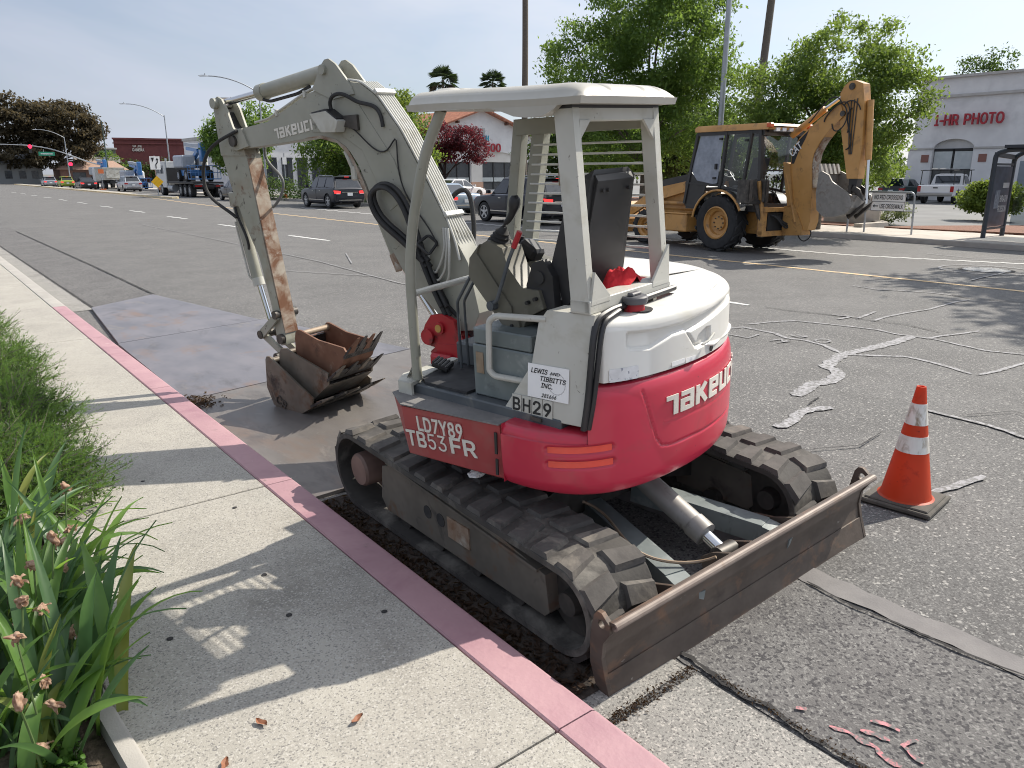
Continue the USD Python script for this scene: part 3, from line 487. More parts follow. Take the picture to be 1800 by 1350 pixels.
for q in ((-.02, -.44), (.06, -.60)):
    a2 = np.linspace(0, 2 * PI, 20, endpoint=False); S_(hood, 'lifting_slot', xf(prism([(q[0] + .075 * math.cos(t), q[1] + .035 * math.sin(t)) for t in a2], 1.322, 1.342, 'z'), UP), crackm)
S_(hood, 'panel_seam', xf(tube([(-.02, -.50, 1.330), (.20, -.46, 1.337), (.42, -.50, 1.330), (.62, -.52, 1.319)], .005, 5), UP), crackm)
S_(hood, 'lock_hole', xf(place(lathe([(.001, 0), (.014, 0), (.014, .004), (.001, .004)], 14), (*tail(1.178, -.019), 1.078), (*(tail(1.19) - tail(1.166)), 0), (0, 0, 1)), UP), letter_b)
S_(hood, 'latch', xf(tube([(*tail(1.05, .0), 1.125), (*tail(1.09, .01), 1.135), (*tail(1.15, .005), 1.155)], .006, 6), UP), wht)
for u0, u1, z0, z1, mt in ((.512, .655, 1.058, 1.113, pbr('scuffed_sticker', (.55, .55, .55), (.66, .66, .66), 20, .5, grime=[((.25, .26, .29), 30, .56, .62, 8)])), (.852, .945, 1.066, 1.086, decal), (.95, 1.03, 1.060, 1.082, decal)):
    S_(hood, 'sticker', xf(wrap(sg.box(0, 0, u1 - u0, z1 - z0).buffer(-.006).buffer(.006), u0, z0, -.0185, .0, .0012), UP), mt)
fc = S_(hood, 'fuel_filler', xf(lathe([(.001, 1.30), (.045, 1.30), (.042, 1.355), (.001, 1.355)], 22, c=(-.40, -.76, 0)), UP), reddp)
S_(hood, 'fuel_cap', xf(cat_([lathe([(.001, 1.350), (.052, 1.350), (.056, 1.358), (.056, 1.376), (.050, 1.382), (.001, 1.382)], 26, c=(-.40, -.76, 0)), bx(-.435, -.365, -.775, -.745, 1.38, 1.396, .005)]), UP), pbr('grey_cap_plastic', (.07, .07, .075), (.10, .10, .11), 9, .55))
S_(hood, 'filler_recess', xf(lathe([(.001, 1.316), (.062, 1.3185), (.062, 1.3215), (.001, 1.322)], 24, c=(-.38, -.765, 0)), UP), crackm)
U_('rubber_seal', cat_([tube(fillet([(-.705, -.715, .87), (-.70, -.735, 1.0), (-.672, -.745, 1.25), (-.645, -.742, 1.325), (-.55, -.742, 1.345), (-.04, -.738, 1.352)], .05), .014, 7), tube(fillet([(-.685, -.725, .87), (-.68, -.75, 1.0), (-.65, -.765, 1.25), (-.62, -.762, 1.315), (-.5, -.755, 1.335)], .05), .012, 7)]), blk)
# left side: red skirt panel, deck, platform
sk = U_('side_skirt', hull([(-.80, -.328, .835), (-.862, .25, .83), (-.765, .425, .835), (-.55, .425, .835), (-.55, -.328, .835), (-.774, -.342, .575), (-.837, .25, .58), (-.81, .27, .562), (-.735, .40, .60), (-.72, .38, .565), (-.55, .38, .565), (-.55, -.342, .565), (-.755, -.342, .560)]), redd)
S_(sk, 'deck_plate', xf(hull([(x, y, z) for z in (.8365, .8425) for x, y in ((-.805, -.328), (-.868, .252), (-.768, .43), (-.55, .43), (-.55, -.25), (-.66, -.328))]), UP), deckm)
for z0, z1 in ((.70, .80), (.60, .675)): S_(sk, 'hinge_slot', xf(bar((-.8075, -.31, z0), (-.8035, -.308, z1), .014, .006), UP), letter_b)
sxd, n_ = np.array([.060, -.575, 0]), None
def side_o(y, z, out=.004):                      # point on the skirt's outer face
    return (-.80 - .107 * (y + .328) - .1 * (z - .835) - out, y, z)
def skirt_text(s, h, y0, y1, z0, z1, mt, bold=False, depth=.004, shear=0.0):
    m = text(s, h, depth, bold, abs(y1 - y0), shear); a, b = np.array(side_o(y0, z0, .003)), np.array(side_o(y1, z1, .003)); c = np.array(side_o(y0, z0 + .1, .003)); S_(sk, 'lettering', xf(place(m, a, b - a, c - a), UP), mt, False)
for ch, w in zip('LD7Y89', range(6)):
    y = .165 - w * .047; S_(sk, 'number_sticker', xf(place(bx(0, .044, -.004, .088, 0, .0006), side_o(y, .710 + w * .0015, .0025), np.array(side_o(y - .1, .711)) - np.array(side_o(y, .708)), np.array(side_o(y, .80)) - np.array(side_o(y, .70))), UP), redd, False)
skirt_text('LD7Y89', .072, .160, -.118, .722, .728, letter_w, True)
skirt_text('TB', .080, .245, .120, .629, .634, letter_w, True, .003); skirt_text('53', .080, .108, -.005, .634, .639, letter_w, False, .003); skirt_text('FR', .080, -.03, -.185, .641, .648, letter_w, True, .003)
pf = U_('platform', cat_([bx(-.71, .20, -.60, .40, .80, .888, .006), bx(-.70, .2, -.62, .42, .60, .80)]), darkm)
S_(pf, 'rubber_mat', xf(hull([(x, y, z) for z in (.889, .902) for x, y in ((-.685, -.02), (-.685, .27), (-.60, .40), (.05, .40), (.05, -.02))]), UP), pbr('floor_mat', (.02, .02, .022), (.045, .045, .048), 12, .75, bump=.3, bscale=120, bdist=.002))
cb = U_('corner_bracket', cat_([hull([(x, y, z) for z in (.888, .906) for x, y in ((-.745, .30), (-.745, .40), (-.66, .465), (-.30, .475), (-.30, .43), (-.64, .40), (-.69, .33))]), hull([(x, y, z) for z in (.835, .904) for x, y in ((-.75, .30), (-.75, .40), (-.735, .40), (-.735, .30))]), hull([(-.70, .395, .90), (-.60, .44, .90), (-.685, .335, 1.0), (-.67, .34, 1.0), (-.69, .40, .90)])]), wht)
for q in ((-.60, .44), (-.42, .455)): S_(cb, 'bolt', xf(cyl((*q, .905), (*q, .918), .011, 6), UP), steelg)
# fuel / seat box
sb = U_('seat_box', cat_([bx(-.655, -.12, -.66, -.045, .89, 1.135, .006), bx(-.65, -.12, -.40, -.05, 1.137, 1.212, .006)]), bluem)
S_(sb, 'gauge_plate', xf(bx(-.6585, -.6545, -.115, -.07, 1.0, 1.10), UP), fork); S_(sb, 'knob', xf(cyl((-.45, -.10, 1.21), (-.45, -.10, 1.25), .014, 10), UP), blk)
# rear left cover panel
pp = [(-.262, .86), (-.43, 1.10), (-.462, 1.285), (-.505, 1.34), (-.745, 1.345), (-.715, .882)]
def lean(m):   # the panel leans in at the top
    v = np.array(m.vertices); v[:, 0] += .10 * np.clip(v[:, 2] - .9, 0, 1); m.vertices = v; return m
pn = U_('rear_side_panel', lean(prism(pp, -.705, -.585)), wht)
def panel_pt(y, z, out=.002): return np.array([-.705 + .10 * np.clip(z - .9, 0, 1) - out, y, z])
def on_panel(m, y, z, slope=.06): o = panel_pt(y, z); return xf(place(m, o, (0, -1, slope), (.10, 0, 1)), UP)
S_(pn, 'name_sticker', on_panel(bx(0, .222, 0, .146, 0, .0012), -.415, .962, .02), decal, False)
for s, h, w, dx, dy, sh in (('LEWIS', .020, .088, .018, .108, .25), ('AND', .012, .052, .120, .110, .25), ('TIBBITTS', .020, .138, .066, .078, .25), ('INC.', .020, .062, .073, .049, .25), ('281666', .016, .078, .078, .008, .25)):
    S_(pn, 'sticker_lettering', on_panel(mv(text(s, h, .0022, True, w, sh), dx, dy, 0), -.415, .962, .02), letter_b, False)
sb_t = np.linspace(0, 2 * PI, 40); S_(pn, 'saw_blade_print', on_panel(prism([((.158 + (.046 + .002 * (k % 2)) * math.cos(t)), .075 + (.046 + .002 * (k % 2)) * math.sin(t)) for k, t in enumerate(sb_t)], 0, .0016, 'z', [[(.158 + .044 * math.cos(t), .075 + .044 * math.sin(t)) for t in sb_t]]), -.415, .962, .02), pbr('grey_print', (.45, .45, .45), None, 5, .5), False)
for i, ch in enumerate('BH29'):
    S_(pn, 'number_plate_sticker', on_panel(bx(i * .058, i * .058 + .055, -.008, .072, 0, .001), -.325, .885, .02), wht, False)
    S_(pn, 'number', on_panel(mv(text(ch, .056, .0022, True, .044), i * .058 + .005, .002, 0), -.325, .885, .02), letter_b, False)
S_(pn, 'hinge', xf(bx(-.72, -.69, -.50, -.44, .862, .878), UP), steelg)
U_('grab_rail', tube(fillet([(-.655, -.50, 1.300), (-.675, -.225, 1.288), (-.68, -.185, 1.262), (-.68, -.172, 1.03), (-.675, -.20, 1.008), (-.665, -.40, 1.010)], .03), .0145, 10), wht)
# console and levers
cs = [(.043, 1.501), (-.017, 1.568), (-.062, 1.59), (-.150, 1.56), (-.183, 1.475), (-.263, 1.389), (-.355, 1.387), (-.384, 1.309), (-.283, 1.257), (-.252, 1.19), (-.203, 1.173), (-.162, 1.184), (-.143, 1.214), (.053, 1.426)]
co = U_('left_console', prism(cs, -.535, -.40), olive)
S_(co, 'console_trim', xf(prism([(.060, 1.42), (.048, 1.505), (-.02, 1.572), (.0, 1.53), (-.20, 1.30), (-.21, 1.18), (-.15, 1.20)], -.545, -.53), UP), olive)
S_(co, 'pivot_disc', xf(cyl((-.55, -.205, 1.215), (-.53, -.205, 1.215), .045, 22), UP), olive)
for y, z in ((-.30, 1.33), (-.345, 1.35), (-.205, 1.215)): S_(co, 'bolt', xf(cyl((-.556, y, z), (-.53, y, z), .009, 8), UP), letter_b)
bo = [(.058, 0), (.055, .012), (.044, .018), (.05, .028), (.038, .036), (.043, .046), (.031, .054), (.035, .064), (.022, .074), (.012, .09), (.001, .092)]
dv = np.array([0, -.42, .9]); dv /= np.linalg.norm(dv)
def aim(m, o, d):
    d = np.asarray(d, float) / np.linalg.norm(d); x = np.cross(d, [1, 0, 0]); x /= np.linalg.norm(x); M = np.eye(4); M[:3, 0], M[:3, 1], M[:3, 2], M[:3, 3] = x, np.cross(d, x), d, o; return xf(m, M)
S_(co, 'lever_boot', xf(aim(lathe(bo, 20), (-.465, -.07, 1.565), dv), UP), rub)
S_(co, 'control_lever', xf(cat_([tube([(-.465, -.105, 1.645), (-.465, -.125, 1.68)], .007, 8), tube(smooth_path([(-.465, -.120, 1.665), (-.465, -.155, 1.70), (-.465, -.175, 1.745), (-.465, -.178, 1.785)], 4), [.013, .014, .015, .016, .017, .018, .02, .023, .026, .027, .026, .023, .014], 12)]), UP), blk)
sl = U_('safety_lever', tube([(-.57, -.10, 1.30), (-.565, -.135, 1.33), (-.56, -.215, 1.52), (-.555, -.245, 1.58)], .009, 8), darkm)
S_(sl, 'red_grip', xf(cyl((-.556, -.240, 1.57), (-.55, -.275, 1.64), .013, 10), UP), reddp); S_(sl, 'pivot', xf(cyl((-.58, -.10, 1.30), (-.53, -.10, 1.30), .022, 14), UP), darkm)
rc = U_('right_console', prism([(.05, 1.35), (-.02, 1.47), (-.12, 1.45), (-.30, 1.30), (-.35, 1.10), (-.05, 1.0), (.08, 1.1)], -.235, -.10), olive)
S_(rc, 'monitor', xf(aim(bx(-.055, .055, -.045, .045, 0, .07, .015), (-.30, -.10, 1.49), (.1, -.5, .8)), UP), blk); S_(rc, 'control_knob', xf(cyl((-.30, -.045, 1.54), (-.30, -.055, 1.585), .024, 14), UP), blk)
S_(rc, 'monitor_arm', xf(bar((-.42, -.09, 1.46), (-.30, -.10, 1.50), .05, .05), UP), blk); S_(rc, 'lever_boot', xf(aim(lathe(bo, 16), (-.17, -.22, 1.40), (0, -.5, .8)), UP), rub)
for x in (-.43, -.38): U_('travel_lever', tube(fillet([(x, .16, 1.40), (x - .02, .25, 1.26), (x, .27, 1.20), (x, .27, .91)], .02), .008, 7), darkm)
pe = U_('foot_pedal', xf(bx(-.055, .055, -.045, .045, -.012, .012, .004), frame((-.50, .335, .935), .5, None) @ trimesh.transformations.rotation_matrix(.35, [1, 0, 0])), blk)
for k in range(5): S_(pe, 'tread_rib', xf(bx(-.053, .053, -.04 + k * .019, -.030 + k * .019, .011, .017), UP @ frame((-.50, .335, .935), .5) @ trimesh.transformations.rotation_matrix(.35, [1, 0, 0])), rub)
S_(pe, 'pedal_stem', xf(cyl((-.50, .335, .90), (-.50, .335, .93), .012, 8), UP), blk)
U_('hose_bundle', tube([(-.25 + .03 * math.sin(k * 2.2), -.50 + .03 * math.cos(k * 2.2), 1.12 + .01 * k) for k in range(24)], .016, 7), rub)
U_('valve_block', bx(-.36, -.15, .20, .38, .90, 1.02, .01), darkm)
# seat
st = U_('seat', cat_([hull([(x, y, z) for x, y, z in ((-.46, -.44, 1.30), (-.10, -.44, 1.30), (-.47, -.495, 1.36), (-.10, -.495, 1.36), (-.44, -.575, 1.85), (-.115, -.575, 1.85), (-.40, -.565, 1.885), (-.15, -.565, 1.885), (-.44, -.47, 1.83), (-.115, -.47, 1.83), (-.475, -.385, 1.50), (-.10, -.385, 1.50))]), bx(-.47, -.10, -.46, -.10, 1.22, 1.335, .03)]), seatm, 40)
S_(st, 'back_shell', xf(hull([(x, y, z) for x, y, z in ((-.43, -.500, 1.42), (-.13, -.500, 1.42), (-.41, -.590, 1.84), (-.145, -.590, 1.84), (-.41, -.575, 1.865), (-.145, -.575, 1.865), (-.43, -.48, 1.40), (-.13, -.48, 1.40))]), UP), blk, 30)
for q in ((-.37, 1.80), (-.33, 1.80), (-.18, 1.80)): S_(st, 'rivet', xf(cyl((q[0], -.592, q[1]), (q[0], -.57, q[1]), .008, 8), UP), rub)
S_(st, 'recliner_cover', xf(prism([(-.36, 1.25), (-.28, 1.26), (-.27, 1.40), (-.31, 1.50), (-.37, 1.52), (-.42, 1.45), (-.43, 1.30)], -.515, -.472), UP), blk); S_(st, 'pivot_cap', xf(cyl((-.522, -.345, 1.44), (-.51, -.345, 1.44), .03, 18), UP), rub)
# canopy
can = U_('canopy_frame', cat_([hull([(x, y + dy, z) for z, dy in ((1.352, 0), (2.12, .065)) for x in (-.668, -.626) for y in (-.725, -.638)]), hull([(x, y + dy, z) for z, dy in ((1.352, 0), (2.12, .065)) for x in (-.108, -.066) for y in (-.725, -.660)]), bx(-.665, -.07, -.660, -.580, 2.072, 2.122, .004), bx(-.668, -.066, -.728, -.63, 1.345, 1.400, .003),
    hull([(x, y, z) for y in (-.729, -.717) for x, z in ((-.660, 1.38), (-.628, 1.50), (-.632, 1.51), (-.53, 1.405), (-.53, 1.38))]), hull([(x, y, z) for y in (-.729, -.717) for x, z in ((-.07, 1.38), (-.107, 1.50), (-.075, 1.55), (-.205, 1.405), (-.205, 1.38))]),
    hull([(x, y, z) for y in (-.666, -.655) for x, z in ((-.63, 2.075), (-.63, 2.00), (-.56, 2.075))]), hull([(x, y, z) for y in (-.666, -.655) for x, z in ((-.105, 2.075), (-.105, 1.99), (-.19, 2.075))])]), wht, 25)
S_(can, 'front_post', xf(tube(fillet([(-.685, .325, .905), (-.685, .316, 1.436), (-.68, .275, 1.66), (-.67, .165, 1.97), (-.655, .05, 2.155)], .12, 6), .0245, 14), UP), boomp)
for y0, y1, w in ((.115, .25, .06), (-.02, .135, .075)): S_(can, 'right_front_post', xf(bar((-.06, y0, 2.11), (-.06, y1, 1.30), .05, w, (0, 1, 0)), UP), boomp)
S_(can, 'right_beam', xf(bx(-.09, -.05, -.64, .13, 2.04, 2.115), UP), boomp); S_(can, 'right_side_wall', xf(bx(-.09, -.06, -.66, .26, .89, 1.40), UP), wht)
for k in range(11):
    z = 1.985 - k * .0455; y1 = .02 + (1.985 - z) * .17; S_(can, 'guard_rod', xf(cyl((-.085, -.64, z + .002), (-.085, y1, z + .006), .0055, 6), UP), pbr('guard_rod_white', (.62, .62, .58), None, 5, .45))
S_(can, 'guard_strip', xf(bx(-.095, -.08, -.155, -.135, 1.80, 2.0), UP), fork)
S_(can, 'front_rail', xf(tube([(-.672, .305, 1.338), (-.55, .31, 1.343), (-.12, .30, 1.36)], .0155, 10), UP), wht)
S_(can, 'underside_seal', xf(bx(-.67, -.065, -.66, -.55, 2.118, 2.134), UP), letter_b)
def roof_mesh():
    X = np.linspace(-.705, -.03, 64); Y = np.linspace(-.73, .225, 110); gx, gy = np.meshgrid(X, Y, indexing='ij'); tl = .026 * sstep(-.7, .25, gy)
    ex = np.minimum(gx - X[0], X[-1] - gx); ey = np.minimum(gy - Y[0], Y[-1] - gy)
    lip = .012; ax = np.clip((ex - lip) / .085, 0, 1); ay = np.clip((ey - .004) / np.where(gy > -.2, .022, .12), 0, 1)
    k = np.sqrt(1 - (1 - ax) ** 2) * np.sqrt(1 - (1 - ay) ** 2); z = 2.156 + .054 * k + tl
    for xg in (-.50, -.26, -.14): z -= .010 * np.exp(-((gx - xg) / .009) ** 2) * (k > .25) * (1 - sstep(.1, .2, gy))
    z += .014 * sstep(.05, .09, gy) * (1 - sstep(.15, .19, gy)) * sstep(-.60, -.55, gx) * (1 - sstep(-.2, -.15, gx))
    T = np.stack([gx, gy, z], -1); B = T.copy(); B[..., 2] = 2.130 + tl; B[..., 0] = -.3675 + (gx + .3675) * .985; B[..., 1] = -.2525 + (gy + .2525) * .985
    n, m_ = gx.shape; a, b = grid(T), grid(B); b.invert()
    idx = np.r_[np.arange(m_), np.arange(1, n) * m_ + m_ - 1, (n - 1) * m_ + np.arange(m_ - 2, -1, -1), np.arange(n - 2, 0, -1) * m_]; tp, bt = T.reshape(-1, 3)[idx], B.reshape(-1, 3)[idx]; k_ = len(idx); F = []
    for i in range(k_): j = (i + 1) % k_; F += [[i, j, k_ + j], [i, k_ + j, k_ + i]]
    return cat_([a, b, TM(np.vstack([tp, bt]), F)])
roofm = pbr('canopy_roof_plastic', (.37, .355, .31), (.44, .425, .38), 2, .42, grime=[((.38, .36, .30), 3, .52, .74, 8), ((.20, .19, .17), 9, .68, .78, 8)])
rf = U_('canopy_roof', roof_mesh(), roofm, 40)
S_(rf, 'side_skirt', xf(prism([(.20, 2.158), (.18, 2.152), (-.10, 2.146), (-.27, 2.140), (-.34, 2.122), (-.40, 2.102), (-.46, 2.095), (-.54, 2.095), (-.60, 2.118), (-.62, 2.134), (-.62, 2.150), (.15, 2.17)], -.700, -.640), UP), roofm)
# swing bracket
sw = B_('swing_bracket', cat_([prism([(-.28, .50), (-.06, .46), (.10, .52), (.12, .70), (.04, .76), (-.28, .78)], -.16, .10), prism([(-.16, .74), (.02, .72), (.16, .74), (.20, .80), (.16, .88), (.10, .95), (.0, .965), (-.10, .93)], -.155, -.12), prism([(-.16, .74), (.16, .74), (.20, .80), (.16, .88), (.10, .95), (.0, .965), (-.10, .93)], .12, .155), cyl((-.18, .13, .80), (.18, .13, .80), .055, 18)]), reddp)
S_(sw, 'pin_boss', cyl((-.175, .02, .87), (-.15, .02, .87), .042, 20), reddp, 28, BM); S_(sw, 'pin', cyl((-.182, .02, .87), (-.15, .02, .87), .026, 16), pbr('yellow_pin', (.45, .25, .05), (.5, .3, .08), 9, .5), 28, BM)
for a_y, a_z in ((-.02, .64), (-.14, .60), (.05, .58)): S_(sw, 'fitting', cyl((-.19, a_y, a_z), (-.13, a_y, a_z), .03, 10), steelg, 28, BM)
S_(sw, 'lower_lug', bx(-.21, -.15, -.10, .10, .50, .70, .02), reddp, 28, BM)
# --- boom, arm (boom frame: x across, y forward, z up)
BOOM = [(2.185, 2.217), (1.951, 2.236), (1.726, 2.257), (1.219, 2.417), (.994, 2.455), (.841, 2.470), (.66, 2.44), (.523, 2.356), (.338, 2.146), (.121, 1.806), (-.05, 1.522), (-.189, 1.30), (-.26, .98), (-.20, .86), (-.06, .84), (.06, .90), (.20, 1.02), (.358, 1.14), (.497, 1.352), (.587, 1.524), (.691, 1.791), (.758, 1.925), (.831, 2.017), (.94, 2.085), (1.149, 2.127), (1.551, 2.10), (1.991, 2.078), (2.161, 2.070), (2.235, 2.085), (2.255, 2.14)]
bo_ = B_('boom', prism(BOOM, -.075, .075), boomp)
S_(bo_, 'weld_plate', prism([(1.2, 2.16), (1.20, 2.36), (.95, 2.42), (.72, 2.35), (.40, 1.95), (.30, 1.72), (.48, 1.62), (.70, 2.02), (.92, 2.14)], -.0785, -.074), boomp, 28, BM)
for s in (-1, 1):
    S_(bo_, 'cylinder_ear', prism([(1.15, 2.44), (1.03, 2.585), (.985, 2.618), (.945, 2.620), (.88, 2.582), (.74, 2.43), (.72, 2.38), (.95, 2.36)], s * .075 - .009, s * .075 + .009), boomp, 28, BM)
    S_(bo_, 'tip_plate', prism([(1.99, 2.09), (2.05, 2.225), (2.185, 2.222), (2.27, 2.16), (2.255, 2.085), (2.16, 2.062)], s * .082 - .009, s * .082 + .009), boomp, 28, BM)
S_(bo_, 'ear_pin', cyl((-.105, 1.005, 2.555), (.105, 1.005, 2.555), .033, 20), boomp, 28, BM); S_(bo_, 'tip_pin', cyl((-.115, 2.17, 2.135), (.115, 2.17, 2.135), .042, 16), steelg, 28, BM)
for g in logo('TaKeuchi', .072, sx_=1.15): S_(bo_, 'logo_letter', place(poly_ext(g, .002), (-.0815 + .005, 1.655, 2.128), (0, -1, .105), (0, .1, 1)), letter_w, False, BM)
for i in range(7):
    x = -.066 + i * .022; off = .016
    pth = [(x, 1.90 - .03 * i, 2.245 + off), (x, 1.726, 2.262 + off), (x, 1.219, 2.424 + off), (x, 1.02, 2.452 + off), (x, .80, 2.462 + off), (x, .655, 2.435 + off), (x, .51, 2.345 + off), (x - 0, .32, 2.14), (x, .11, 1.815), (x, -.035, 1.56), (x - .02 * (3 - i) / 3, -.10, 1.45), (x - .03 * (3 - i) / 3, -.14, 1.32)]
    if i > 1: pth = pth[5:]
    S_(bo_, 'hydraulic_pipe', tube(fillet(pth, .05, 3), .0085, 7), wht, 40, BM)
for i in range(3):
    x = -.098 - .012 * i; z = 1.30 - .05 * i
    S_(bo_, 'hydraulic_pipe', tube(fillet([(x + .02, .0 - .03 * i, 1.52), (x, -.02 - .03 * i, 1.40), (x, .02 - .04 * i, z), (x, .08 - .03 * i, z - .08), (x, .13, z - .05), (x, .13, z + .04)], .035, 4), .009, 7), wht, 40, BM)
for y, z, a in ((.52, 2.375, .92), (-.02, 1.60, 1.02)): S_(bo_, 'pipe_clamp', xf(bx(-.088, .088, -.018, .018, -.004, .022, .004), BM @ frame((0, y, z)) @ trimesh.transformations.rotation_matrix(a, [1, 0, 0])), wht)
for y, z in ((1.6, 2.325), (1.25, 2.43)): S_(bo_, 'pipe_clamp', bx(-.085, -.035, y - .012, y + .012, z - .035, z + .01, .003), wht, 28, BM)
lt = S_(bo_, 'work_light', prism([(1.10, 2.275), (.93, 2.285), (.815, 2.215), (.855, 2.145), (1.0, 2.150)], -.17, -.085), wht, 28, BM)
S_(bo_, 'light_housing', prism([(1.09, 2.285), (.94, 2.30), (.83, 2.235), (.85, 2.20), (1.05, 2.235)], -.165, -.08), blk, 28, BM)
S_(bo_, 'work_light_bracket', prism([(.86, 2.25), (.84, 2.18), (.70, 2.15), (.70, 2.25)], -.10, -.075), steelg, 28, BM)
S_(bo_, 'rust_streak', prism([(1.30, 2.122), (1.12, 2.135), (.96, 2.10), (.86, 2.045), (.80, 1.97), (.72, 1.82), (.66, 1.68), (.70, 1.67), (.80, 1.92), (.855, 2.00), (.95, 2.075), (1.15, 2.118)], -.0795, -.074), armr, 28, BM); S_(bo_, 'cable', tube(smooth_path([(-.085, .80, 2.17), (-.09, .62, 2.06), (-.085, .44, 2.02), (-.09, .36, 2.08), (-.085, .36, 1.95), (-.085, .22, 1.62), (-.09, .05, 1.40)]), .005, 6), rub, 40, BM)
S_(bo_, 'light_hose', tube(smooth_path([(-.10, .94, 2.28), (-.12, .92, 2.36), (-.12, .80, 2.385), (-.10, .68, 2.33), (-.09, .56, 2.30), (-.085, .47, 2.16)]), .013, 8), rub, 40, BM)
ac = B_('arm_cylinder', cyl((0, 1.02, 2.556), (0, 1.855, 2.474), .055, 22), boomp)
S_(ac, 'gland', cyl((0, 1.80, 2.4795), (0, 1.875, 2.472), .061, 22), boomp, 28, BM); S_(ac, 'rod', cyl((0, 1.85, 2.475), (0, 2.37, 2.432), .027, 16), chrome, 28, BM); S_(ac, 'rod_eye', cyl((-.055, 2.38, 2.43), (.055, 2.38, 2.43), .045, 16), steelg, 28, BM)
S_(ac, 'feed_pipe', tube(fillet([(-.02, 1.25, 2.47), (-.03, 1.38, 2.43), (-.03, 1.72, 2.40), (-.03, 1.80, 2.42)], .04), .012, 7), rub, 40, BM)
lc = B_('boom_cylinder', cyl((0, .79, 1.87), (0, .504, 1.242), .045, 20), boomp); S_(lc, 'rod', cyl((0, .52, 1.28), (0, .16, .84), .026, 16), chrome, 28, BM); S_(lc, 'gland', cyl((0, .54, 1.32), (0, .49, 1.21), .052, 18), armr, 28, BM)
S_(lc, 'fittings', cat_([bx(-.07, -.02, .80, .86, 1.82, 1.92, .01), cyl((-.05, .84, 1.90), (-.05, .90, 2.02), .02, 10)]), wht, 28, BM)
ARM = [(2.36, 2.20), (2.26, 2.16), (2.13, 2.12), (2.072, 2.016), (2.0, 1.328), (1.885, .556), (1.90, .50), (1.96, .485), (2.011, .517), (2.022, .809), (2.102, 1.231), (2.188, 1.40), (2.33, 1.731), (2.412, 2.047), (2.43, 2.245)]
am = B_('arm', prism(ARM, -.065, .065), armp)
S_(am, 'rusty_underside', hull([(x, y, z) for x in (-.064, .064) for y, z in ((2.064, 2.0), (1.993, 1.328), (1.884, .60), (1.890, .60), (2.07, 2.0))]), armr, 28, BM)
for s in (-1, 1): S_(am, 'ear_plate', prism([(2.425, 2.40), (2.40, 2.46), (2.35, 2.478), (2.30, 2.455), (2.25, 2.38), (2.20, 2.24), (2.10, 2.12), (2.075, 2.02), (2.42, 2.03), (2.425, 2.25)], s * .060 - .009, s * .060 + .009), armp, 28, BM)
S_(am, 'gap_shade_fill', prism([(2.41, 2.22), (2.37, 2.36), (2.33, 2.36), (2.27, 2.26), (2.13, 2.13), (2.36, 2.12)], -.049, .049), letter_b, 28, BM); S_(am, 'ear_pin', cyl((-.105, 2.375, 2.428), (.105, 2.375, 2.428), .04, 20), boomp, 28, BM)  # solid black block, painted as the shade between the ear plates
S_(am, 'cylinder_lug', cat_([bx(-.05, -.02, 2.26, 2.44, 1.62, 1.74, .01), bx(.02, .05, 2.26, 2.44, 1.62, 1.74, .01)]), armp, 28, BM)
bcy = B_('bucket_cylinder', cyl((0, 2.40, 1.66), (0, 2.262, 1.0), .046, 18), boomp); S_(bcy, 'rod', cyl((0, 2.27, 1.04), (0, 2.145, .60), .024, 14), chrome, 28, BM); S_(bcy, 'gland', cyl((0, 2.268, 1.03), (0, 2.252, .965), .05, 18), wht, 28, BM)
S_(bcy, 'feed_pipe', tube([(-.05, 2.39, 1.50), (-.055, 2.30, 1.05), (-.04, 2.285, 1.02)], .008, 6), wht, 40, BM); S_(bcy, 'hose', tube(smooth_path([(-.05, 2.36, 1.62), (-.075, 2.27, 1.48), (-.07, 2.22, 1.35), (-.05, 2.25, 1.28)]), .011, 7), rub, 40, BM)
lk = B_('bucket_link', cat_([*[prism([(1.93, .79), (1.97, .76), (2.20, .60), (2.235, .55), (2.20, .52), (2.15, .55), (1.92, .72)], s * .085 - .012, s * .085 + .012) for s in (-1, 1)], *[prism([(2.22, .60), (2.24, .54), (1.95, .38), (1.91, .43)], s * .06 - .012, s * .06 + .012) for s in (-1, 1)]]), armp)
for y, z, r, w in ((1.945, .755, .036, .11), (2.20, .56, .036, .105), (1.93, .55, .042, .10), (1.93, .41, .035, .16)): S_(lk, 'pin', cyl((-w, y, z), (w, y, z), r, 14), steelg, 28, BM)
B_('loop_hose', tube(smooth_path([(-.10, 2.10, 2.21), (-.13, 2.33, 2.14), (-.14, 2.575, 1.97), (-.14, 2.605, 1.78), (-.12, 2.42, 1.62), (-.09, 2.30, 1.54)]), .0135, 8), rub, 40)
B_('arm_hose', tube(smooth_path([(.10, 2.05, 2.08), (.11, 2.02, 1.94), (.12, 1.90, 1.81), (.11, 1.94, 1.70), (.09, 2.04, 1.61)]), .011, 8), pbr('grey_hose', (.13, .13, .125), None, 5, .6), 40)
for k, (dx, dr, s) in enumerate(((-.115, 0, 1.0), (-.135, .012, .97), (-.125, -.015, .93), (-.145, .004, .90))):
    c = np.array([.40, 1.60]); P = [(.10, 1.27), (.22, 1.36), (.40, 1.478), (.572, 1.62), (.60, 1.74), (.50, 1.80), (.37, 1.765), (.27, 1.65), (.20, 1.48), (.10, 1.22), (-.04, .95)]
    B_('coiled_hose', tube(smooth_path([(dx, c[0] + (y - c[0]) * s + dr, c[1] + (z - c[1]) * s - dr) for y, z in P], 8), .0145, 8), rub, 40)
B_('coiled_hose', tube(smooth_path([(.09, .02, 1.58), (.13, .06, 1.72), (.15, .0, 1.74), (.15, -.06, 1.60), (.14, -.06, 1.42), (.10, -.03, 1.30)]), .016, 8), rub, 40)
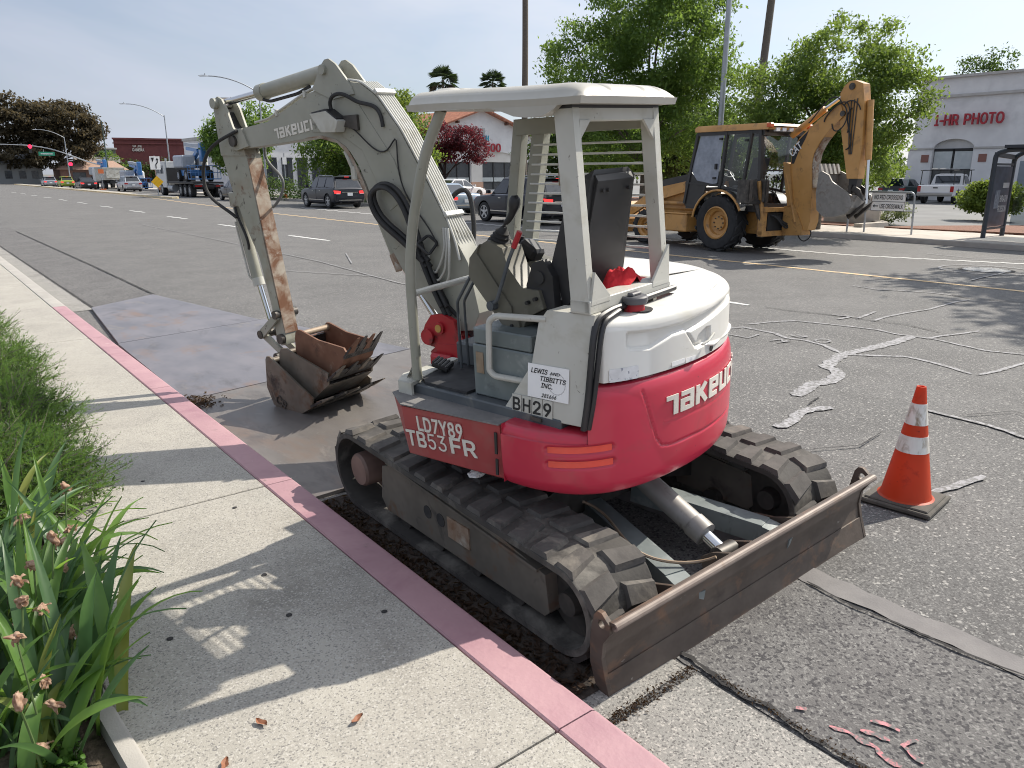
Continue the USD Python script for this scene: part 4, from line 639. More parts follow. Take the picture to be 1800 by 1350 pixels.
for k in range(4): B_('base_hose', tube(smooth_path([(-.10 + .03 * k, .12 - .02 * k, 1.24), (-.09 + .03 * k, .02 - .02 * k, 1.02), (-.05 + .03 * k, -.12, .88), (-.02 + .03 * k, -.20, .68), (0, -.26, .55)]), .016, 8), rub, 40)
S_(bo_, 'hose_strap', cat_([tube(fillet([(-.17, .16, 1.42), (-.09, .13, 1.47), (-.08, .06, 1.42), (-.15, .08, 1.35), (-.17, .16, 1.42)], .02), .010, 6)]), rub, 40, BM)
S_(bo_, 'hose_arm', bar((-.16, .20, 1.40), (-.155, .26, 1.13), .018, .03), wht, 28, BM)
# --- buckets: the fitted one and two loose ones nested in it
def bucket(out, prof, shell, hw, tips, ntooth, mat, lip, tubes):
    """out(name, mesh, mat); prof: side plate outline (y,z); shell: indices of the outline that carry the wrapped plate."""
    for s in (-1, 1): out('side_plate', prism(prof, s * hw - .008, s * hw + .008), mat)
    P = [prof[i] for i in shell]; c = np.mean(prof, 0); Q = [tuple(np.array(p) + (c - np.array(p)) / np.linalg.norm(c - np.array(p)) * .014) for p in P]
    out('shell', prism(P + Q[::-1], -hw + .008, hw - .008), mat); out('lining', prism([tuple(np.array(q) + (c - np.array(q)) * .02) for q in Q] + [tuple(np.array(q) + (c - np.array(q)) * .05) for q in Q[::-1]], -hw + .010, hw - .010), tar)
    a, b = np.array(lip[0]), np.array(lip[1])
    out('lip_plate', hull([(x, *(a + k)) for x in (-hw - .01, hw + .01) for k in (np.array([0, -.012]), np.array([0, .012]))] + [(x, *(a + (b - a) * .55 + k)) for x in (-hw, hw) for k in (np.array([0, -.008]), np.array([0, .008]))]), tar)
    for k in range(ntooth):
        x = -hw + .03 + (2 * hw - .06) * k / (ntooth - 1); p, q = a + (b - a) * .3, b
        out('tooth', hull([(x - .03, *(p + (0, -.016))), (x + .03, *(p + (0, -.016))), (x - .028, *(p + (0, .018))), (x + .028, *(p + (0, .018))), (x - .014, *(q + (0, -.003))), (x + .014, *(q + (0, -.003))), (x - .012, *(q + (0, .004))), (x + .012, *(q + (0, .004)))]), tar if k % 2 else mat)
    for y, z in tubes: out('cross_tube', cyl((-hw, y, z), (hw, y, z), .024, 14), fork if mat is bktr else mat)
b1 = [(1.855, .44), (1.835, .468), (1.794, .469), (1.747, .442), (1.298, .2), (1.327, .115), (1.48, .035), (1.668, -.01), (1.828, .06), (1.889, .198), (1.871, .338)]
bk = B_('bucket', bx(-.02, .02, 1.80, 1.88, .25, .40), bktm)
bucket(lambda n, m, mt: S_(bk, n, m, mt, 28, BM), b1, [5, 6, 7, 8, 9, 10, 0], .30, None, 5, bktm, ((1.34, .125), (1.105, .235)), ((1.81, .425), (1.70, .30)))
S_(bk, 'weld_letters', place(text('CR', .075, .006, False), (-.313, 1.78, .10), (0, -1, -.55), (0, -.45, 1)), steelg, False, BM)
def loose_bucket(lab, prof, shell, hw, nt, mat, lip, tubes):
    base = np.array([0, np.mean([p[0] for p in prof]), min(p[1] for p in prof)]); M = MX @ BM @ frame(base); t = thing('loose_bucket', lab, 'excavator bucket', M); I = frame(-base)
    bucket(lambda n, m, mt: part(t, n, xf(m, I), mt), prof, shell, hw, None, nt, mat, lip, tubes); return t
loose_bucket('grey middle bucket lying between the rusty small one and the fitted one', [(1.765, .48), (1.733, .53), (1.663, .538), (1.60, .515), (1.291, .434), (1.17, .40), (1.19, .30), (1.42, .13), (1.6, .115), (1.74, .20), (1.785, .36)], [6, 7, 8, 9, 10, 0], .225, 4, bktm, ((1.19, .34), (1.01, .475)), ((1.715, .485),))
loose_bucket('small rusty brown bucket, topmost of the nested buckets, pink mark on its side', [(1.64, .60), (1.625, .655), (1.59, .682), (1.556, .682), (1.354, .627), (1.05, .60), (1.03, .57), (1.08, .47), (1.25, .33), (1.45, .30), (1.6, .40), (1.65, .5)], [6, 7, 8, 9, 10, 11, 0], .145, 4, bktr, ((1.06, .52), (.905, .685)), ((1.575, .645),))
# --- loose bits on the machine
M = MX @ UP @ frame((-.24, -.60, 1.345)); rg = nrs.uniform(-1, 1, (26, 26)); gx, gy = np.meshgrid(np.linspace(-.12, .13, 26), np.linspace(-.07, .08, 26), indexing='ij')
zz = .115 * np.clip(1 - (gx / .13) ** 2 - (gy / .09) ** 2, 0, 1) ** .6 * (.6 + .8 * meshkit.fbm(np.stack([gx * 22, gy * 22, gx * 0], -1), 3)); t = thing('red_rag', 'crumpled bright red cloth stuffed behind the seat of the mini excavator', 'cloth', M)
part(t, 'cloth', grid(np.stack([gx, gy, zz], -1)), pbr('red_cloth', (.50, .012, .02), (.60, .02, .03), 12, .9, bump=.5, bscale=90, bdist=.004), 60)
M = MX @ frame((-.70, -.22, .52)); ic = trimesh.creation.icosphere(2, .03); v = np.array(ic.vertices); v *= (.6 + .9 * meshkit.noise(v * 60 + 3, 5)[:, None]) * [1.3, 1, .6]; ic.vertices = v; t = thing('crumpled_paper', 'small crumpled white paper lying on the near track', 'paper', M); part(t, 'paper', ic, decal, False)
# ------------------------------------------------------------------ vehicles
glass_d = pbr('car_window_dark', (.012, .014, .017), (.02, .023, .027), 3, .06, spec=.8)
tyre_m = pbr('tyre_rubber', (.014, .014, .0145), (.026, .026, .026), 9, .85)
alloy = pbr('alloy_wheel', (.40, .41, .42), (.50, .51, .52), 5, .3, .7); trim_b = pbr('car_trim_black', (.012, .012, .013), None, 5, .5); chr_ = pbr('car_chrome_trim', (.62, .63, .64), None, 5, .18, 1.0)
tail_on = emit('tail_lamp_lit', (1.0, .06, .06), 1.1); tail_off = pbr('tail_lamp_red', (.30, .012, .016), None, 5, .2, coat=.5); lamp_w = pbr('lamp_clear', (.62, .63, .64), None, 5, .15, coat=.5)
plate_m = pbr('number_plate', (.62, .64, .66), (.70, .72, .73), 20, .5)
def cpaint(n, c, m=.3): return pbr('car_paint_' + n, c, None, 5, .32, m, coat=.3, bevel=.0)
def wheel(par, name, x, y, R, w, side, rim=alloy, spokes=5, rimr=.66, lug=None):
    s = side; X = lambda a: x + s * a                     # a grows outwards
    pr = [(R * .62, -w / 2), (R * .93, -w / 2 + .01), (R, -w / 2 + .04), (R, w / 2 - .04), (R * .93, w / 2 - .01), (R * .70, w / 2), (R * .62, w / 2 - .03)]
    m = lathe([(r, X(a)) for r, a in pr + pr[:1]], 30, 'x', (0, y, R), False)
    t = part(par, name, m, tyre_m, 30)
    rm = lathe([(R * rimr, X(w / 2 - .045)), (R * rimr * .88, X(w / 2 - .06)), (.001, X(w / 2 - .07))], 28, 'x', (0, y, R)); part(t, 'rim_well', rm, trim_b, 30)
    ms = [lathe([(R * rimr, X(w / 2 - .03)), (R * rimr, X(w / 2 - .012)), (R * rimr * .90, X(w / 2 - .012)), (R * rimr * .90, X(w / 2 - .03)), (R * rimr, X(w / 2 - .03))], 28, 'x', (0, y, R), False), lathe([(.001, X(w / 2 - .05)), (.06, X(w / 2 - .05)), (.055, X(w / 2 - .015)), (.001, X(w / 2 - .012))], 14, 'x', (0, y, R))]
    for k in range(spokes):
        a = 2 * PI * k / spokes + .3; d = np.array([0, math.cos(a), math.sin(a)]); c = np.array([X(w / 2 - .035), y, R]); ms.append(bar(c + d * .03, c + d * R * rimr * .95, .03, .055 * 5 / spokes + .02, np.cross(d, [1, 0, 0])))
    part(t, 'rim', cat_(ms), rim, 20); return t
KINDS = {  # L, W, H, stations: (y fraction from rear, bottom, belt, half-width factor), glasshouse: rear base, rear top, front top, front base (fractions), wheel radius, axle fractions, pillars
 'suv': dict(L=4.8, W=1.93, H=1.74, st=[(0, .42, .62, .90), (.012, .34, 1.02, .96), (.03, .30, 1.10, .985), (.12, .28, 1.14, 1), (.5, .27, 1.10, 1), (.70, .27, 1.07, .99), (.80, .28, 1.04, .98), (.93, .30, .98, .95), (.985, .36, .84, .88), (1, .44, .70, .82)], gh=(.015, .10, .60, .74), R=.385, ax=(.19, .805), pil=(.03, .27, .30, .485, .51, .70)),
 'cross': dict(L=4.5, W=1.84, H=1.66, st=[(0, .42, .62, .88), (.012, .36, .98, .95), (.04, .30, 1.06, .98), (.12, .28, 1.08, 1), (.5, .26, 1.02, 1), (.72, .26, .98, .98), (.85, .28, .92, .95), (.97, .34, .78, .86), (1, .42, .66, .80)], gh=(.02, .14, .58, .78), R=.345, ax=(.19, .80), pil=(.05, .25, .28, .48, .51, .72)),
 'sedan': dict(L=4.7, W=1.80, H=1.44, st=[(0, .40, .60, .86), (.012, .32, .90, .93), (.04, .28, .97, .96), (.14, .25, .98, .99), (.25, .24, .97, 1), (.5, .23, .92, 1), (.70, .23, .90, .98), (.84, .25, .84, .95), (.965, .32, .70, .86), (1, .40, .58, .78)], gh=(.17, .31, .55, .72), R=.325, ax=(.20, .80), pil=(.20, .30, .32, .47, .49, .68)),
 'hatch': dict(L=4.0, W=1.70, H=1.50, st=[(0, .40, .60, .88), (.012, .34, .90, .94), (.04, .28, .98, .97), (.14, .26, 1.0, 1), (.5, .24, .94, 1), (.74, .24, .92, .97), (.88, .27, .84, .93), (.975, .33, .70, .84), (1, .40, .60, .78)], gh=(.03, .12, .58, .80), R=.31, ax=(.17, .81), pil=(.05, .25, .28, .48, .51, .72))}
def car(name, label, kind, paint, loc, head, lit=False, group=None, rails=False, rim=alloy, trim=None, scale=1.0, open_boot=False, light=False):
    k = KINDS[kind]; L, W, H = k['L'] * scale, k['W'] * scale, k['H'] * scale; hw = W / 2
    T = thing(name, label, {'suv': 'car', 'cross': 'car', 'sedan': 'car', 'hatch': 'car'}[kind], frame(loc, -math.radians(head)), group)
    Y = lambda f: -L / 2 + f * L
    R = k['R']; secs = []
    for f, zb, zt, wf in k['st']:
        w = hw * wf; zt *= scale; c = .03
        half = [(w * .86, zb), (w * .97, zb + .06), (w, zb + (zt - zb) * .45), (w * .985, zt - .10 * (zt - zb)), (w * .955, zt - .015), (w * .88, zt + .010), (w * .5, zt + .03), (0, zt + .035)]
        secs.append([(x, Y(f), z) for x, z in half] + [(-x, Y(f), z) for x, z in half[-2::-1]])
    body = rings(secs)
    try:
        for f in k['ax']:
            body = trimesh.boolean.difference([body, lathe([(R + .06, -hw - .2), (R + .06, hw + .2)], 32, 'x', (0, Y(f), R))], engine='manifold')
    except Exception: pass
    b = part(T, 'body', body, paint, 32)
    part(T, 'underbody', bx(-hw * .8, hw * .8, Y(.06), Y(.94), .20, .50), trim_b)
    y0, y1, y2, y3 = [Y(f) for f in k['gh']]; belt = np.interp
    zb_ = lambda y: np.interp((y + L / 2) / L, [s[0] for s in k['st']], [s[2] for s in k['st']]) * scale
    wb, wt = hw * .90, hw * .69; zt = H - .055
    def gpt(x, y, v): return (x, y, v)
    low = [(sx_ * wb * (.97 if y in (y0, y3) else 1), y, zb_(y) - .03) for y in (y0, y3) for sx_ in (-1, 1)] + [(sx_ * wb, (y0 + y3) / 2, zb_((y0 + y3) / 2) - .03) for sx_ in (-1, 1)]
    hi = [(sx_ * wt, y, zt) for y in (y1, y2) for sx_ in (-1, 1)]
    crown = [(sx_ * wt * .86, y + dy, H - .008) for y, dy in ((y1, .10), (y2, -.12)) for sx_ in (-1, 1)] + [(0, y + dy, H) for y, dy in ((y1, .10), (y2, -.16))]
    part(T, 'cabin', hull(low + hi + crown), paint, 24)
    # panes lie 6 mm proud of the cabin's planes
    def quad(P, off=.007):
        P = np.array(P, float); c = P.mean(0); n = np.cross(P[1] - P[0], P[3] - P[0]); n /= np.linalg.norm(n)
        if n @ (c - np.array([0, (y0 + y3) / 2, 1.0])) < 0: n = -n
        m = hull(list(P + n * off) + list(P - n * .02)); return m
    for s in (-1, 1):
        def sp(y, v):                                       # v 0 belt .. 1 roof edge
            fy = (y - y0) / (y3 - y0); yl = y; z0 = zb_(y) + .015; return np.array([s * (wb + (wt - wb) * v), y, z0 + (zt - z0) * v])
        pil = k['pil']
        for a, c in zip(pil[::2], pil[1::2]):
            ya, yc = Y(a), Y(c); va, vc = .04, .90
            def lim(y, v):                                  # keep inside the slanted ends
                yr = y0 + (y1 - y0) * v + .07; yf = y3 + (y2 - y3) * v - .09; return min(max(y, yr), yf)
            Q = [sp(lim(ya, va), va), sp(lim(yc, va), va), sp(lim(yc, vc), vc), sp(lim(ya, vc), vc)]; part(T, 'side_window', quad(Q), glass_d, False)
        if trim is not None: part(T, 'window_trim', tube([sp(Y(pil[0]) + .05, 0) + (s * .012, 0, 0), sp(Y(pil[-1]) + .12, 0) + (s * .012, 0, 0)], .010, 6), trim)
        part(T, 'door_mirror', hull([(s * (hw * .93 + dx), y2 + .55 + dy, zb_(y2) + .02 + dz) for dx in (0, .17) for dy in (0, .10) for dz in (.0, .13)]), paint)
        for f in (.36, .56): part(T, 'door_handle', bx(s * hw * .985, s * (hw * 1.0 + .012), Y(f), Y(f) + .16, zb_(0) - .16, zb_(0) - .13), chr_ if trim is not None else paint)
        part(T, 'sill_strip', bx(s * hw * .965, s * (hw + .008), Y(k['ax'][0]) + R + .1, Y(k['ax'][1]) - R - .1, .44, .475), chr_ if trim is not None else trim_b)
        for f in (.49,): part(T, 'door_seam', bx(s * (hw * .99), s * (hw + .002), Y(f) - .006, Y(f) + .006, .40, zb_(0) - .05), trim_b)
        for f, nm in ((k['ax'][0], 'wheel'), (k['ax'][1], 'wheel')): wheel(T, nm, s * (hw - .125), Y(f), R, .225, s, rim)
        zl = k['st'][1][2] * scale
        tl = hull([(s * hw * .965, Y(.03), zl - .10), (s * hw * .97, Y(.06), zl - .02), (s * hw * .94, Y(.008), zl - .22), (s * hw * .955, Y(.008), zl - .04), (s * hw * .58, Y(-.002), zl - .20), (s * hw * .58, Y(-.002), zl - .07), (s * hw * .60, Y(.02), zl - .12)])
        part(T, 'tail_lamp', tl, tail_on if lit else tail_off); part(T, 'reverse_lamp', bx(s * hw * .62, s * hw * .86, Y(-.0045), Y(.004), zl - .235, zl - .205), lamp_w)
        part(T, 'headlamp', hull([(s * hw * .62, Y(.992), .62), (s * hw * .86, Y(.965), .64), (s * hw * .62, Y(.985), .76), (s * hw * .90, Y(.93), .82), (s * hw * .6, Y(.93), .70)]), lamp_w)
        if rails: part(T, 'roof_rail', tube([(s * wt * .9, y1 + .25, H - .01), (s * wt * .9, y1 + .45, H + .045), (s * wt * .9, y2 - .45, H + .04), (s * wt * .9, y2 - .2, H - .02)], .016, 6), chr_)
        if lit: part(T, 'exhaust_tip', cyl((s * hw * .6, Y(-.002), .34), (s * hw * .6, Y(.04), .34), .05, 12), trim_b)
    rw = lambda v, x: (x * (wb * .97 + (wt - wb) * v) * .90, y0 + (y1 - y0) * v, zb_(y0) - .03 + (zt - zb_(y0) + .03) * v); fw = lambda v, x: (x * (wb * .97 + (wt - wb) * v) * .93, y3 + (y2 - y3) * v, zb_(y3) - .03 + (zt - zb_(y3) + .03) * v)
    part(T, 'rear_window', quad([rw(.16, -1), rw(.16, 1), rw(.92, 1), rw(.92, -1)]), glass_d, False); part(T, 'windscreen', quad([fw(.10, -1), fw(.10, 1), fw(.94, 1), fw(.94, -1)]), glass_d, False)
    if kind in ('suv', 'cross', 'hatch'): part(T, 'spoiler', hull([(x, y1 + dy, zt + dz) for x in (-wt, wt) for dy, dz in ((-.14, .012), (.1, .04), (.1, .0), (-.13, -.01))]), paint); part(T, 'brake_lamp', bx(-.14, .14, y1 - .165, y1 - .13, zt + .0, zt + .02), tail_on if lit else tail_off)
    zl = k['st'][1][2] * scale
    part(T, 'number_plate', bx(-.155, .155, Y(-.006), Y(.01), zl - .33, zl - .17), plate_m); part(T, 'rear_bumper', hull([(x * hw, Y(f), z) for x, f in ((-.93, .02), (.93, .02), (-.80, -.008), (.80, -.008)) for z in (.38, .54)]), paint)
    part(T, 'bumper_strip', bx(-hw * .72, hw * .72, Y(-.0115), Y(.0), .44, .475), chr_ if trim is not None else trim_b)
    if kind in ('suv', 'cross', 'hatch'): part(T, 'tailgate_strip', bx(-hw * .5, hw * .5, Y(-.004), Y(.006), zl - .155, zl - .130), chr_ if trim is not None else trim_b)
    return T
jeepc = cpaint('dark_navy', (.010, .011, .016), .2)
car('parked_car', 'dark sport utility car with chrome strips driving away between the digger arm and boom', 'suv', jeepc, (19.75, 41.9, .02), 0, True, None, True, alloy, chr_)
car('parked_car', 'dark navy sport utility car with roof rails driving away behind the canopy', 'suv', jeepc, (19.5, 23.9, .03), 1, True, None, True, alloy, chr_)
car('silver_saloon', 'silver blue saloon with red tail lamps just ahead of the navy sport utility car', 'sedan', cpaint('silver_blue', (.22, .27, .33), .6), (20.9, 32.2, .02), 0, True, None, False, alloy, chr_)
car('white_saloon', 'white saloon parked below the purple leaved tree', 'sedan', cpaint('white', (.66, .67, .68), 0), (31.0, 45.5, .10), 78)
car('grey_saloon', 'grey saloon half hidden behind the trunk of the purple leaved tree', 'sedan', cpaint('grey', (.30, .31, .33), .5), (32.6, 51.5, .10), 80)
car('silver_crossover', 'silver crossover waiting in the queue beside the flatbed truck', 'cross', cpaint('silver', (.45, .47, .50), .6), (20.2, 93.5, 0), 0, False)
car('black_saloon', 'black saloon with lit tail lamps in the queue beyond the silver crossover', 'sedan', cpaint('black', (.010, .010, .011), .1), (18.2, 106.5, 0), 0, True)
car('green_hatchback', 'lime green hatchback in the queue ahead of the black saloon', 'hatch', cpaint('lime', (.28, .36, .05), .1), (18.5, 122.5, 0), 0, True)
car('grey_hatchback', 'grey hatchback farthest ahead in the queue, next to the lime green one', 'hatch', cpaint('mid_grey', (.30, .32, .35), .5), (17.6, 130.5, 0), 0, True)
car('dark_saloon', 'dark saloon mostly hidden behind the digger arm, behind the flatbed truck', 'sedan', cpaint('charcoal', (.035, .038, .045), .4), (19.7, 57.2, 0), 0)
car('white_taxi', 'white car with an orange roof sign crossing at the far left junction', 'sedan', cpaint('white', (.66, .67, .68), 0), (7.2, 161, 0), 80)
car('parked_hatchback', 'blue grey car parked behind the backhoe bucket in the car park', 'cross', cpaint('pale_blue', (.30, .38, .46), .4), (47.0, 27.6, .10), 60)
car('parked_hatchback', 'dark van-like car parked behind the yellow dipper arm in the car park', 'cross', cpaint('charcoal', (.035, .038, .045), .4), (57.2, 31.5, .10), 85)
bt = car('green_saloon', 'dark green saloon with its boot lid open in the car park', 'sedan', cpaint('bottle_green', (.045, .075, .075), .3), (55.5, 26.0, .10), 84)
part(bt, 'boot_opening', hull([(x, y, z) for x in (-.55, .55) for y, z in ((-2.365, .78), (-2.31, .99), (-2.0, 1.03), (-2.0, .8))]), letter_b)
part(bt, 'boot_lid', hull([(x, y, z) for x in (-.62, .62) for y, z in ((-1.75, 1.05), (-2.28, 1.46), (-2.30, 1.44), (-1.77, 1.02))]), cpaint('bottle_green', (.045, .075, .075), .3))
# --- white pickup with ladder rack
pw = cpaint('pickup_white', (.68, .68, .68), 0)
pk = thing('pickup_truck', 'white pickup truck with a black ladder rack parked before the photo shop', 'pickup truck', frame((52.5, 21.75, .10), -math.radians(82)))
hw = 1.0
bed = trimesh.boolean.difference([bx(-hw, hw, -2.85, 2.75, .45, 1.12, .05), bx(-.85, .85, -2.75, -.55, .65, 1.3), *[lathe([(.48, -1.3), (.48, 1.3)], 28, 'x', (0, y, .40)) for y in (-1.75, 1.75)]], engine='manifold'); part(pk, 'body', bed, pw)
part(pk, 'bonnet', hull([(x, y, z) for x in (-.93, .93) for y, z in ((.9, 1.10), (2.72, 1.10), (2.6, 1.20), (.9, 1.24))]), pw)
part(pk, 'cabin', hull([(x * 1.0, y, z) for y, z, x in ((-.52, 1.1, .95), (1.35, 1.1, .95), (-.42, 1.72, .78), (.62, 1.74, .78), (.1, 1.80, .6))] + [(-x, y, z) for y, z, x in ((-.52, 1.1, .95), (1.35, 1.1, .95), (-.42, 1.72, .78), (.62, 1.74, .78), (.1, 1.80, .6))]), pw)
part(pk, 'rear_window', hull([(x, y, z) for x in (-.70, .70) for y, z in ((-.525, 1.20), (-.455, 1.65), (-.40, 1.65), (-.47, 1.2))]), glass_d)
for s in (-1, 1):
    part(pk, 'side_window', hull([(s * x, y, z) for x, y, z in ((.958, -.20, 1.20), (.958, .95, 1.20), (.822, .48, 1.66), (.822, -.18, 1.66), (.90, -.2, 1.2), (.90, .9, 1.2), (.78, .45, 1.66))]), glass_d)
    part(pk, 'tail_lamp', bx(s * .82, s * 1.006, -2.862, -2.80, .72, 1.06), tail_off)
    for y in (-1.75, 1.75): wheel(pk, 'wheel', s * .86, y, .40, .26, s, alloy, 6)
    for y in (-2.65, -.62, 1.0): part(pk, 'rack_post', cyl((s * .93, y, 1.12), (s * .90, y, 1.98), .025, 6), trim_b)
    part(pk, 'rack_rail', cyl((s * .90, -2.95, 1.98), (s * .90, 1.6, 2.02), .028, 6), trim_b)
for y in (-2.65, -.62, 1.0): part(pk, 'rack_crossbar', cyl((-.9, y, 1.99), (.9, y, 1.99), .025, 6), trim_b)
part(pk, 'tailgate_handle', bx(-.13, .13, -2.865, -2.84, .93, 1.0), trim_b); part(pk, 'rear_bumper', bx(-.98, .98, -2.99, -2.84, .50, .68, .03), pbr('dull_chrome', (.35, .35, .35), None, 5, .35, .8))
part(pk, 'ladder', cat_([cyl((-.35, -2.9, 2.06), (-.35, 1.4, 2.08), .03, 6), cyl((.1, -2.9, 2.06), (.1, 1.4, 2.08), .03, 6)]), pbr('ladder_grey', (.30, .30, .30), None, 5, .5))
# --- backhoe loader
ylw = pbr('construction_yellow', (.46, .235, .062), (.52, .275, .085), 2.5, .45, bevel=.01, grime=[((.26, .14, .055), 3, .53, .72, 8), ((.08, .055, .035), 6, .62, .74, 8)], coat=.15)
ylw2 = pbr('weathered_yellow', (.40, .21, .065), (.47, .26, .085), 3, .55, bevel=.008, grime=[((.20, .11, .05), 4, .50, .68, 9), ((.07, .045, .03), 9, .60, .70, 8)])
cabk = pbr('cab_black', (.018, .017, .017), (.028, .027, .026), 4, .4); bpane = pane('cab_glass', (.80, .83, .86)); sky_pane = pbr('painted_sky_glass', (.16, .18, .22), (.26, .28, .33), 5, .1, spec=.8)  # near-side front pane: sky reflection painted into an opaque blue-grey colour
BL = thing('backhoe_loader', 'yellow backhoe loader with black cab and raised rear digging arm on the far lanes', 'backhoe', frame((16.604, 11.495, .05), -math.radians(6)))
def K_(name, m, mat, sm=25): return part(BL, name, m, mat, sm)
def big_wheel(x, y, R, w, s, rimr, n):
    X = lambda a: x + s * a; pr = [(rimr, -w / 2 + .02), (R * .90, -w / 2), (R * .955, -w / 2 + .05), (R * .955, w / 2 - .05), (R * .90, w / 2), (R * .72, w / 2 + .01), (rimr, w / 2 - .03)]
    t = K_('wheel', lathe([(r, X(a)) for r, a in pr + pr[:1]], 36, 'x', (0, y, R), False), tyre_m, 35)
    for k in range(n):
        for h in (-1, 1):
            a = 2 * PI * (k + .25 * h) / n; P = []
            for u, da in ((.02, .0), (.5, .26)):
                for dt in (-.055, .055):
                    for rr in (.94, 1.0): an = a + da * 1.1 + dt; P.append((x + h * w * u * .97, y + R * rr * math.cos(an), R + R * rr * math.sin(an)))
            part(t, 'tread_bar', hull(P), tyre_m, False)
    r_ = rimr; pr = [(r_, w / 2 - .02), (r_ * .93, w / 2 - .005), (r_ * .90, w / 2 - .05), (r_ * .74, w / 2 - .09), (r_ * .70, w / 2 - .16), (r_ * .48, w / 2 - .17), (r_ * .45, w / 2 - .13), (.001, w / 2 - .13)]
    part(t, 'rim', lathe([(r, X(a)) for r, a in pr], 32, 'x', (0, y, R), False), ylw, 30)
    for k in range(8): a = PI * k / 4; part(t, 'wheel_nut', cyl((X(w / 2 - .14), y + r_ * .36 * math.cos(a), R + r_ * .36 * math.sin(a)), (X(w / 2 - .105), y + r_ * .36 * math.cos(a), R + r_ * .36 * math.sin(a)), .018, 6), steelg)
for s in (-1, 1): big_wheel(s * .80, .16, .685, .42, s, .395, 16); big_wheel(s * .82, 2.78, .46, .30, s, .27, 14)
K_('chassis', cat_([bx(-.45, .45, -.9, 3.3, .45, .95), bx(-.5, .5, 1.0, 3.35, .9, 1.40, .05), bx(-.35, .35, 2.5, 3.0, .35, .6)]), ylw)
K_('engine_bonnet', hull([(x, y, z) for x in (-.42, .42) for y, z in ((1.35, 1.35), (1.35, 1.90), (3.2, 1.30), (3.2, 1.55), (2.6, 1.70))]), cabk)
K_('bonnet_side', cat_([prism([(1.5, 1.35), (1.5, 1.70), (3.2, 1.42), (3.2, 1.2)], s * .44 - .01, s * .44 + .01) for s in (-1, 1)]), ylw)
for s in (-1, 1):
    la = K_('loader_arm', cat_([prism([(1.35, 1.66), (1.30, 1.46), (2.9, 1.08), (3.85, .62), (4.0, .78), (3.05, 1.30)], s * .62 - .05, s * .62 + .05)]), ylw)
    part(la, 'lift_cylinder', cyl((s * .60, 1.6, 1.10), (s * .60, 2.7, 1.10), .055, 12), ylw2); part(la, 'lift_rod', cyl((s * .60, 2.7, 1.1), (s * .60, 3.2, 1.05), .03, 10), chrome)
lb = K_('loader_bucket', prism([(3.85, .25), (3.80, .60), (3.95, .95), (4.15, 1.08), (4.20, 1.06), (4.02, .90), (3.92, .60), (3.98, .30), (4.9, .16), (4.9, .12)], -1.15, 1.15), ylw2)
for s in (-1, 0, 1): part(lb, 'bucket_rib', bar((s * .5, 3.82, .35), (s * .5, 4.1, 1.05), .06, .05), ylw)
K_('step_box', bx(-1.0, -.45, 1.16, 1.94, .40, .85, .03), ylw); part(BL + '/step_box', 'box_lid', bx(-1.01, -.44, 1.14, 1.96, .84, .875, .01), ylw)
K_('step_box', bx(.45, 1.0, 1.16, 1.94, .40, .85, .03), ylw)
for s in (-1, 1):
    an = np.linspace(.16, PI * .86, 14); yy, zz_ = .16 + .80 * np.cos(an) * 1.0, .66 + .80 * np.sin(an)
    f = K_('fender', grid(np.array([[(s * x, y, z) for y, z in zip(yy, zz_)] for x in (.58, .995)])), cabk, 40)
    part(f, 'yellow_edge', tube([(s * .99, y, z) for y, z in zip(yy, zz_)], .028, 7), ylw)
# cab
zc, zr_ = 1.08, 2.83
def S3(s, y, z): return (s * (.715 - .035 * (z - 1.1) / 1.7), y, z)
K_('cab_floor', hull([(x, y, z) for x in (-.70, .70) for y, z in ((-.92, .95), (1.50, .95), (1.50, 1.62), (.55, 1.50), (-.3, 1.35), (-.9, 1.15))][:0] + [(x, y, z) for x in (-.70, .70) for y, z in ((-.90, .98), (1.50, .98), (1.50, 1.12), (-.9, 1.12))]), cabk)
for s in (-1, 1):
    sd_ = K_('cab_side', cat_([bar(S3(s, 1.53, 1.10), S3(s, 1.22, 2.80), .07, .07), bar(S3(s, .36, 1.50), S3(s, .27, 2.82), .07, .08), bar(S3(s, -.34, 1.40), S3(s, -.50, 2.82), .06, .07), bar(S3(s, -.90, 1.12), S3(s, -.76, 2.80), .08, .10), bar(S3(s, 1.53, 1.62), S3(s, .40, 1.56), .05, .05), bar(S3(s, .40, 1.55), S3(s, -.34, 1.43), .05, .06), bar(S3(s, -.34, 1.42), S3(s, -.90, 1.40), .05, .06), bar(S3(s, 1.24, 2.79), S3(s, -.78, 2.79), .06, .08), prism([(1.52, 1.05), (1.54, 1.62), (.80, 1.60), (.95, 1.20), (1.15, 1.0)], s * .70 - .015, s * .70 + .015), prism([(1.38, 1.92), (1.54, 1.62), (.55, 1.55), (.55, 1.59), (1.15, 1.68)], s * .695 - .012, s * .695 + .012)]), cabk)
    for P, mt in (([(1.13, 2.76), (1.36, 1.92), (1.17, 1.68), (.62, 1.60), (.47, 1.62), (.36, 2.76)], sky_pane if s < 0 else bpane), ([(.22, 2.80), (.32, 1.55), (-.28, 1.44), (-.44, 2.80)], bpane), ([(-.54, 2.78), (-.40, 1.46), (-.82, 1.42), (-.72, 2.78)], bpane)):
        part(sd_, 'pane', prism(P, 0, .001) if False else TM([S3(s, y, z) for y, z in P], [[0, k, k + 1] for k in range(1, len(P) - 1)]), mt, False)
    for y, z in ((.42, 2.66), (.56, 1.74), (-.38, 2.6), (-.22, 1.72)): part(sd_, 'hinge', bx(s * .70, s * .745, y - .04, y + .04, z - .025, z + .025), trim_b)
    part(sd_, 'door_handle', bx(s * .69, s * .74, .50, .56, 1.95, 2.08), trim_b)
